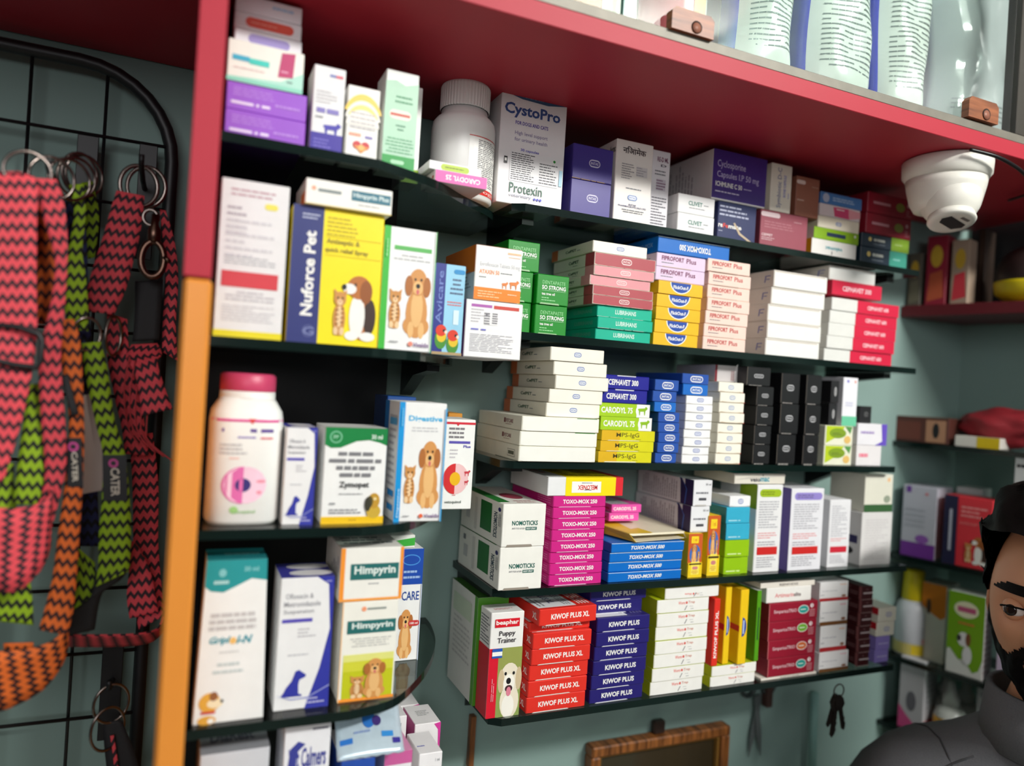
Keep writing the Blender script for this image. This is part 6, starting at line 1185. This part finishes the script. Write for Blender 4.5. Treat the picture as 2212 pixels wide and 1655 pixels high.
o = link('wall_pipe', tube_mesh('wall_pipe', [P(1760, 1496, -.012), P(1752, 1700, -.012)], .006, mat((130, 172, 164), .6), 10)); tag(o, 'thin green painted conduit on the wall', 'pipe')

# ================================================================ RIGHT WALL SHELVES
RROT = math.atan2(RE.y, RE.x)
RSZ = [-0.052, -0.234, -0.397, -0.507]
for i, z_ in enumerate(RSZ):
    L = .95
    shelf([(0, 0), (L, 0), (L, .145), (.04, .145)], ZR(z_), ('highest', 'second', 'third', 'lowest')[i] + ' glass shelf on the right wall', (), group='right wall glass shelves', rot=RROT, org=(SF0.x, SF0.y - .0008))
p0 = SF0 - RN * 0.006
def S2(design, label, bl, tr, z_, d=.06, back=0.0, name='medicine_box', h=None, group=None):
    q = p0 - RN * back; a = PL(bl[0], bl[1], q, RN); b = PL(tr[0], tr[1], q, RN)
    o = carton(name, design, (b - a).dot(RE), d, (b.z - z_ if h is None else h), (a.x, a.y, z_), RROT); tag(o, label, 'box', group); return b.z if h is None else z_ + h
T1, T2, T3, T4 = [ZR(v) + .0003 for v in RSZ]
S2(D_DKB, 'brown wooden patterned box on the right wall shelf', (1930, 950), (2050, 905), T1, .08)
S2(D_YST, 'thin white and yellow box lying on the right wall shelf', (2062, 960), (2160, 948), T1, .05)
bgr = empty('red_pouch', PL(2175, 930, p0 - RN * .05, RN)); bgr.location.z = T1; tag(bgr, 'slouched red pouch on the right wall shelf', 'pouch')
bm = bmesh.new(); bmesh.ops.create_icosphere(bm, subdivisions=4, radius=1)
for v in bm.verts:
    nz_ = noise.noise(v.co * 2.2) * .18; c = v.co * (1 + nz_); v.co = Vector((c.x * .065, c.y * .035, max(0, (c.z * .5 + .5)) ** .8 * .062))
link('pouch_body', bm_mesh('pouch_body', bm, mat((150, 34, 44), .6, bump=.3, scale=40), True), bgr)
link('pouch_tie', tube_mesh('pouch_tie', [Vector((.014 * math.cos(k * .6), .01 * math.sin(k * .6), .058)) for k in range(10)], .002, mat((90, 20, 26), .7), 6, True), bgr)
bgr.rotation_euler = (0, 0, RROT)
S2(D_LAV, 'pale lavender box with purple foot on the right wall', (1944, 1194), (2026, 1056), T2, .06)
S2(D_MGW, 'white box half behind the coral box', (2058, 1200), (2122, 1058), T2, .04, .055)
S2(D_COR, 'coral and navy box with beagle picture on the right wall', (2034, 1216), (2146, 1082), T2, .045)
S2(D_MGW, 'white box above the person at the right edge', (2178, 1250), (2290, 985), T2, .045)
S2(D_ORW, 'white box with orange top behind the yellow capped bottle', (1985, 1410), (2046, 1268), T3, .05, .02)
S2(D_PUZZ, 'green box with a cartoon puppy on the right wall', (2042, 1434), (2130, 1292), T3, .035, 0, 'puppy_food_box')
S2(D_LIL, 'lilac box with magenta foot beside the green puppy box', (2150, 1465), (2215, 1315), T3, .05)
S2(D_GPK, 'grey box with pink swoosh, lowest right shelf', (1938, 1568), (2000, 1432), T4, .05)
S2(D_FEN, 'grey suspension box with amber stripes, lowest right shelf', (2102, 1640), (2190, 1480), T4, .05, .03)
# bottle with yellow cap
q = p0 - RN * .03; cb = PL(1966, 1405, q, RN); cb.z = T3; hz = PL(1966, 1228, q, RN).z - T3; rb = .026
bt = empty('shampoo_bottle', cb); tag(bt, 'white shampoo bottle with tall yellow cap on the right wall', 'bottle')
link('bottle_body', lathe('bottle_body', [(rb * .9, .0003), (rb, .004), (rb, hz * .5), (rb * .85, hz * .6), (rb * .55, hz * .66)], mat((206, 208, 214), .35), 36), bt)
link('yellow_cap', lathe('yellow_cap', [(rb * .62, hz * .64), (rb * .64, hz * .66), (rb * .58, hz * .98), (rb * .5, hz)], mat((222, 198, 20), .35), 32), bt)
fc = Face(cyl(-220, -60, .004, hz * .5, rb), 1, step=.000004); bend_rect(fc, 0, .0, 1, .28, (206, 190, 110), 'label_band'); bend_rect(fc, .5, .02, .75, .24, (226, 196, 30), 'label_print', 5); bend_rect(fc, .7, .3, .84, .42, (230, 170, 170), 'label_print', 4); face_parts(fc, bt)
# dropper bottles
for k, (px_, py_, bk, sc_, lb) in enumerate(((2050, 1600, .01, 1.0, 'white dropper bottle with amber label in front'), (2036, 1590, .05, 1.1, 'white dropper bottle behind, left'), (2082, 1600, .05, 1.05, 'white dropper bottle behind, right'))):
    q = p0 - RN * (bk + .02); cb = PL(px_, py_, q, RN); cb.z = T4; R_ = .024 * sc_
    bt = empty('dropper_bottle', cb); tag(bt, lb, 'bottle', 'dropper bottles')
    link('bottle_body', lathe('bottle_body', [(R_ * .9, .0003), (R_, .004), (R_, .03), (R_ * .8, .044), (R_ * .45, .05)], mat((216, 218, 212), .3), 36), bt)
    link('dropper_cap', lathe('dropper_cap', [(R_ * .5, .05), (R_ * .5, .062), (R_ * .3, .068), (R_ * .2, .084 * sc_), (R_ * .12, .088 * sc_)], mat((224, 226, 220), .35), 28), bt)
    fc = Face(cyl(-220, -110, .002, .034, R_), 1, step=.000004); bend_rect(fc, 0, 0, 1, .95, (236, 176, 20), 'amber_label'); fc.circ(.5, .75, .1, (190, 60, 60)); fc.lines(.25, .3, .8, .5, 2, (110, 90, 30)); face_parts(fc, bt)
# red shelf high on the right wall with dim packets
rs = link('red_shelf', bm_mesh('red_shelf', box_bm(0, .95, 0, .148, 0, .018, .001), mat((96, 26, 34), .45, name='shaded_red_laminate')), None, (SF0.x, SF0.y - .001, ZR(.150))); rs.rotation_euler = (0, 0, RROT); tag(rs, 'red laminate shelf high on the right wall', 'shelf')  # red laminate darkened: the shade on this shelf is put into its colour
bm = box_bm(.045, .95, .1475, .1495, 0, .7); o = link('back_panel', bm_mesh('back_panel', bm, BLACKP), None, (SF0.x, SF0.y - .001, ZR(.1683))); o.rotation_euler = (0, 0, RROT); tag(o, 'black laminate panel added for darkness above the high red shelf', 'panel')  # black cabinet back, added so the shaded corner behind the dome reads dark
TT = ZR(.1684)
def top_z(px, py, bk=0): return PL(px, py, p0 - RN * bk, RN).z
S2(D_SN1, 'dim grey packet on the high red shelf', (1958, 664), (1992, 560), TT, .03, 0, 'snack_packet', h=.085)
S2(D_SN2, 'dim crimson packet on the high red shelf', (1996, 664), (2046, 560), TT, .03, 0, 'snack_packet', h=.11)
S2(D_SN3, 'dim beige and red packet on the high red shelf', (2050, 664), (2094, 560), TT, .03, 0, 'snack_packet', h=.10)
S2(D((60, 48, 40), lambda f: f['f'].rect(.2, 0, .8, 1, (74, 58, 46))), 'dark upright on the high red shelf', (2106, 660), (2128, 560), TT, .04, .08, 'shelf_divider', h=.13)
q = p0 - RN * .05; cb = PL(2222, 640, q, RN); cb.z = TT; yt = empty('toy_ball', cb); tag(yt, 'yellow and dark round toy on the high red shelf', 'toy')
bm = bmesh.new(); bmesh.ops.create_uvsphere(bm, u_segments=24, v_segments=16, radius=.045); bmesh.ops.translate(bm, verts=bm.verts[:], vec=(0, 0, .045)); link('ball', bm_mesh('ball', bm, mat((40, 26, 24), .5), True), yt)
link('yellow_band', lathe('yellow_band', [(.03, .004), (.044, .016), (.0462, .03), (.046, .034)], mat((214, 196, 20), .5), 24), yt)

# ================================================================ PERSON
HR = mat((15, 12, 12), 0.55, var=0.3, scale=260, bump=0.3, spec=0.06, name='black_hair'); SK = mat((210, 152, 116), 0.5, var=0.05, scale=40, name='skin'); JK = mat((98, 100, 104), 0.85, var=0.18, scale=500, bump=0.4, name='grey_jacket'); TR_ = mat((40, 42, 50), 0.85, var=0.1, scale=300, name='trousers')
def PCc(px, py, zc): r_ = Vector(((px - CX) / F, (py - CY) / F, 1)) * zc; return CAMP + Vector((r_.dot(AX), r_.dot(AY), r_.dot(AZ)))
HC = PCc(2311, 1310, .84)
ANG = math.radians(-73); BANG = math.radians(-61)
def g(x, y, z_, cx_, cz_, sx_, sz_): return math.exp(-((x - cx_) / sx_) ** 2 - ((z_ - cz_) / sz_) ** 2) if y < 0 else 0
def head_pt(dx, dy, dz, off=0.0):
    d = Vector((dx, dy, dz)).normalized(); x, y, z_ = d
    p = Vector((x * .075, y * .096, z_ * .118))
    if p.z < 0:
        t_ = min(1, -p.z / .118); p.x *= 1 - .30 * t_ ** 1.6; p.y = p.y * (1 - .18 * t_) - (.012 * t_ if y < 0 else -.02 * t_ * 0)
        if y > 0: p.y *= 1 - .25 * t_
    p.y += .0
    f_ = lambda *a: g(p.x, p.y, p.z, *a)
    p.y -= .030 * f_(0, -.028, .011, .013) + .014 * f_(0, -.008, .008, .022) + .006 * f_(0, .018, .05, .010)      # nose, bridge, brow
    p.y += .010 * f_(.032, .0, .018, .011) + .010 * f_(-.032, .0, .018, .011)                                     # sockets
    p.y -= .006 * f_(.042, -.025, .02, .016) + .006 * f_(-.042, -.025, .02, .016)                                  # cheeks
    p.y -= .007 * f_(0, -.058, .02, .007) + .006 * f_(0, -.068, .018, .006) + .010 * f_(0, -.1, .022, .014)        # lips, chin
    p += d * off
    return p
def head_shell(name, keep, off, m, par, nu=64, nv=48):
    V, Fs, idx = [], [], {}
    def vid(i, j):
        i %= nu
        if (i, j) not in idx:
            th_ = math.pi * j / nv; ph = 2 * math.pi * i / nu; d = (math.sin(th_) * math.cos(ph), math.sin(th_) * math.sin(ph), math.cos(th_))
            p = head_pt(*d); o_ = off(p, d) if callable(off) else off
            idx[(i, j)] = len(V); V.append(head_pt(*d, o_))
        return idx[(i, j)]
    for j in range(nv):
        for i in range(nu):
            th_ = math.pi * (j + .5) / nv; ph = 2 * math.pi * (i + .5) / nu
            p = head_pt(math.sin(th_) * math.cos(ph), math.sin(th_) * math.sin(ph), math.cos(th_))
            if keep(p): Fs.append((vid(i, j), vid(i + 1, j), vid(i + 1, j + 1), vid(i, j + 1)) if 0 < j < nv - 1 else ((vid(i, j), vid(i + 1, j + 1), vid(i, j + 1)) if j == 0 else (vid(i, j), vid(i + 1, j), vid(i, j + 1))))
    me = mesh(name, V, Fs, m, smooth=True)
    return link(name, me, par) if par is not None else me
def skin_mesh(verts, edges, radii, root=0, sub=2):
    me = bpy.data.meshes.new('sk'); me.from_pydata(verts, edges, []); o = bpy.data.objects.new('sk', me); col.objects.link(o)
    o.modifiers.new('s', 'SKIN'); sd = o.modifiers.new('d', 'SUBSURF'); sd.levels = sub; sd.render_levels = sub
    for i, r_ in enumerate(radii): me.skin_vertices[0].data[i].radius = r_ if isinstance(r_, tuple) else (r_, r_)
    me.skin_vertices[0].data[root].use_root = True
    dg = bpy.context.evaluated_depsgraph_get(); ev = o.evaluated_get(dg); out = bpy.data.meshes.new_from_object(ev); bpy.data.objects.remove(o)
    return out
zf = HC.z                                                     # head centre above the floor
pe = empty('person', (HC.x, HC.y, 0), BANG)
tag(pe, 'man in a grey jacket with black hair and beard, cut off at the right', 'person')
H = lambda x, y, z_: Vector((x, y, z_))
neck = zf - .125; sh = zf - .240; ch = zf - .33; wa = zf - .56; hip = zf - .68; kn = hip * .52; an = .07
def limbs(scale=1.0):
    v = [H(0, .02, hip), H(0, .02, wa), H(0, .015, ch), H(0, .02, sh + .02), H(0, .012, neck), H(0, .0, zf - .06)]
    e = [(0, 1), (1, 2), (2, 3), (3, 4), (4, 5)]; r_ = [.11, .1, .1, .06, .054, .055]
    for s_ in (-1, 1):
        i = len(v); v += [H(s_ * .165, .02, sh - .018), H(s_ * .215, .05, sh - .30), H(s_ * .20, -.06, sh - .53)]; e += [(3, i), (i, i + 1), (i + 1, i + 2)]; r_ += [.045, .042, .03]
    for s_ in (-1, 1):
        i = len(v); v += [H(s_ * .09, .02, hip - .06), H(s_ * .1, .0, kn), H(s_ * .1, .03, an), H(s_ * .11, -.10, .035)]; e += [(0, i), (i, i + 1), (i + 1, i + 2), (i + 2, i + 3)]; r_ += [.085, .058, .042, .035]
    return v, e, r_
v, e, r_ = limbs(); bme = skin_mesh(v, e, r_)
bm = bmesh.new(); bm.from_mesh(bme)
hm = head_shell('head', lambda p: True, 0.0, SK, None)
hm.transform(Matrix.Translation((0, 0, zf)) @ Matrix.Rotation(ANG - BANG, 4, 'Z')); bm.from_mesh(hm)
# hands: palm and five separate fingers on each wrist
for s_ in (-1, 1):
    w0 = H(s_ * .20, -.06, sh - .53); dn = Vector((0, -.12, -1)).normalized(); fw = Vector((0, -1, .12)).normalized()
    vs_ = [w0, w0 + dn * .05]; es = [(0, 1)]; rs_ = [.026, (.034, .016)]
    pm = skin_mesh([w0 - dn * .01, w0 + dn * .03, w0 + dn * .075], [(0, 1), (1, 2)], [.024, .03, .03], 0, 1); bm.from_mesh(pm)
    for k, L_ in enumerate((.066, .075, .07, .055)):
        b0 = w0 + dn * .085 + fw * (.03 - .02 * k); fm = skin_mesh([b0 - dn * .02, b0 + dn * L_ * .4, b0 + dn * L_ * .75 + Vector((-s_ * .012, 0, 0)), b0 + dn * L_ + Vector((-s_ * .03, 0, 0))], [(0, 1), (1, 2), (2, 3)], [.0095, .009, .0085, .007], 0, 1); bm.from_mesh(fm)
    b0 = w0 + dn * .03 + fw * .022; tm = skin_mesh([b0, b0 + fw * .022 + dn * .022, b0 + fw * .03 + dn * .055], [(0, 1), (1, 2)], [.012, .0105, .0085], 0, 1); bm.from_mesh(tm)
bm_o = link('body', bm_mesh('body', bm, SK, True), pe)
# jacket and trousers follow the body a little outside it
v = [H(0, .02, hip + .0), H(0, .02, wa), H(0, .015, ch), H(0, .02, sh - .01), H(0, .02, sh + .062), H(0, .018, neck - .012)]; e = [(0, 1), (1, 2), (2, 3), (3, 4), (4, 5)]; r_ = [(.165, .135), (.15, .125), (.165, .13), (.145, .11), (.11, .09), (.08, .075)]
for s_ in (-1, 1):
    i = len(v); v += [H(s_ * .17, .02, sh - .035), H(s_ * .22, .05, sh - .30), H(s_ * .202, -.055, sh - .51)]; e += [(3, i), (i, i + 1), (i + 1, i + 2)]; r_ += [.082, .064, .045]
jm = skin_mesh(v, e, r_, 0, 2); jm.materials.clear(); jm.materials.append(JK); jm.polygons.foreach_set('use_smooth', [True] * len(jm.polygons)); jk = link('jacket', jm, pe)
link('collar', lathe('collar', [(.084, neck - .045), (.081, neck - .02), (.076, neck + .02), (.07, neck + .02), (.068, neck - .02)], JK, 28), pe, (0, .015, 0))
from mathutils.bvhtree import BVHTree
bvh = BVHTree.FromPolygons([v_.co.copy() for v_ in jm.vertices], [tuple(p_.vertices) for p_ in jm.polygons])
def drape(pts):
    out = []
    for x_, y_ in pts:
        h_ = bvh.ray_cast(Vector((x_, y_, zf)), Vector((0, 0, -1)))
        if h_[0] is not None: out.append(h_[0] + Vector((0, 0, .0005)))
    return out
for s_ in (-1, 1):
    for nm_, pl in (('shoulder_seam', [(s_ * (.10 + .006 * k), -.05 + .012 * k) for k in range(11)]), ('yoke_seam', [(s_ * (.08 + .011 * k), -.045 - .002 * k) for k in range(12)])):
        d_ = drape(pl)
        if len(d_) > 2: link(nm_, tube_mesh(nm_, d_, .0012, mat((60, 61, 64), .9), 6), jk)
v = [H(0, .02, hip + .02)]; e = []; r_ = [(.155, .13)]
for s_ in (-1, 1):
    i = len(v); v += [H(s_ * .09, .02, hip - .06), H(s_ * .1, .0, kn), H(s_ * .1, .03, an + .02)]; e += [(0, i), (i, i + 1), (i + 1, i + 2)]; r_ += [.1, .075, .06]
tm = skin_mesh(v, e, r_, 0, 2); tm.materials.clear(); tm.materials.append(TR_); tm.polygons.foreach_set('use_smooth', [True] * len(tm.polygons)); link('trousers', tm, pe)
# head details share the head frame
M = Matrix.Translation((0, 0, zf)) @ Matrix.Rotation(ANG - BANG, 4, 'Z')
def onhead(o): o.matrix_local = M; return o
def hair_keep(p): fr_ = -p.y / .096; side = abs(p.x) / .075; return p.z > (.068 if fr_ > .45 else .068 - .06 * (.45 - fr_) / .45 if fr_ > .08 else .0 - .07 * min(1, max(0, -fr_) * 1.4)) - (.02 * max(0, side - .72) / .28 if fr_ > .1 else 0)
def hair_off(p, d): return .006 + .027 * max(0, min(1, (p.z - .02) / .07)) + .006 * noise.noise(Vector(p) * 60) + .004 * math.sin(p.x * 170 + p.z * 90) + (.012 * max(0, -p.y / .096) if p.z > .06 else 0)
onhead(head_shell('hair', hair_keep, hair_off, HR, pe))
def beard_m(p):
    ax = abs(p.x); line = -.036 if ax < .02 else -.036 - .9 * (ax - .02) if ax < .04 else -.054 + (.35 * (ax - .04))
    if p.y > -.022: line = max(line, -.044 + min(.06, 2.2 * (p.y + .022)))
    m_ = line - p.z
    if ax < .026 and -.078 < p.z < -.050: m_ = min(m_, max(abs(p.z + .064) - .011, ax - .021))
    return m_ if p.y < .012 else min(m_, .02 - p.y)
onhead(head_shell('beard', lambda p: beard_m(p) > 0, lambda p, d: min(.008, .0008 + .35 * max(0, beard_m(p))) + .0025 * noise.noise(Vector(p) * 90), HR, pe, 128, 110))
# tufts over the scalp
V, Fs = [], []; rnd = random.Random(3)
while len(V) < 520 * 9:
    d = Vector((rnd.gauss(0, 1), rnd.gauss(0, 1), abs(rnd.gauss(0, 1)))).normalized(); p = head_pt(*d)
    if not hair_keep(p): continue
    o_ = hair_off(p, d); b0 = head_pt(*d, max(.002, o_ - .006)); sw = Vector((.8, .5, .1)) - d * Vector((.8, .5, .1)).dot(d); t1 = (d * .12 + sw + Vector((rnd.uniform(-.2, .2), rnd.uniform(-.2, .2), rnd.uniform(-.2, .2)))).normalized(); L_ = rnd.uniform(.012, .02)
    s1 = d.cross(t1).normalized() * .0028; s2 = t1.cross(s1).normalized() * .0022; k0 = len(V)
    for q_, f_ in ((0, 1.0), (.55, .8), (1, .15)):
        c_ = b0 + t1 * L_ * q_ + d * .002 * q_ + Vector((0, 0, -.006 * q_ * q_)); V += [c_ + s1 * f_, c_ - s1 * f_, c_ + s2 * f_]
    for j in (0, 3):
        for i in range(3): Fs.append((k0 + j + i, k0 + j + (i + 1) % 3, k0 + j + 3 + (i + 1) % 3, k0 + j + 3 + i))
tf = onhead(link('hair_tufts', mesh('hair_tufts', V, Fs, HR, smooth=True), pe)); tf['kind'] = 'stuff'
for s_ in (-1, 1):
    bm = bmesh.new(); bmesh.ops.create_uvsphere(bm, u_segments=20, v_segments=14, radius=.0125)
    ey = link('eye', bm_mesh('eye', bm, mat((226, 220, 214), .15), True), pe); ey.matrix_local = M @ Matrix.Translation((s_ * .032, -.0775, .0005))
    ir = link('iris', lathe('iris', [(.0062, 0), (.0062, .0012), (.003, .0016)], mat((36, 24, 20), .1), 18), ey); ir.matrix_local = Matrix.Translation((-.002, -.0117, 0)) @ Matrix.Rotation(math.pi / 2, 4, 'X')
    for up, nm_ in ((1, 'upper_eyelid'), (-1, 'lower_eyelid')):
        V, Fs = [], []
        for j in range(7):
            for i in range(13):
                a_ = math.pi * (i / 12); b_ = (.30 if up > 0 else .42) + (1.2 - .3) * j / 6
                V.append((.0136 * math.cos(a_), -.0136 * math.sin(a_) * math.cos(b_), up * .0136 * math.sin(a_) * math.sin(b_)))
        for j in range(6):
            for i in range(12): q_ = j * 13 + i; Fs.append((q_, q_ + 1, q_ + 14, q_ + 13))
        lid = link(nm_, mesh(nm_, V, Fs, SK if True else None, smooth=True), ey)
    lash = [Vector((.0142 * math.cos(math.pi * i / 12), -.0142 * math.sin(math.pi * i / 12) * math.cos(.3), .0142 * math.sin(math.pi * i / 12) * math.sin(.3))) for i in range(13)]
    link('lashes', tube_mesh('lashes', lash, .0011, HR, 6), ey)
    br = onhead(head_shell('eyebrow', lambda p, s_=s_: p.y < -.03 and .012 < s_ * p.x < .056 and .0175 + .03 * (s_ * p.x - .012) * (1 if s_ * p.x < .035 else .4) < p.z < .0275 + (.1 * (s_ * p.x - .012) if s_ * p.x < .035 else .0023 - .42 * (s_ * p.x - .035)), .0022, HR, pe, 160, 140))
    bm = bmesh.new(); bmesh.ops.create_uvsphere(bm, u_segments=16, v_segments=12, radius=1)
    for q_ in bm.verts: q_.co = Vector((q_.co.x * .006, q_.co.y * .016, q_.co.z * .03 * (1 - .2 * (q_.co.z < 0))))
    er = link('ear', bm_mesh('ear', bm, SK, True), pe); er.matrix_local = M @ Matrix.Translation((s_ * .076, .012, -.012)) @ Matrix.Rotation(s_ * .3, 4, 'Z')
onhead(head_shell('lips', lambda p: p.y < -.05 and abs(p.x) < .02 and -.072 < p.z < -.055, .0012, mat((150, 84, 78), .4), pe, 140, 120))
onhead(head_shell('forehead_mark', lambda p: p.y < -.03 and (p.x / .004) ** 2 + ((p.z - .042) / .007) ** 2 < 1.2, .0008, mat((236, 176, 40), .5), pe, 200, 160))
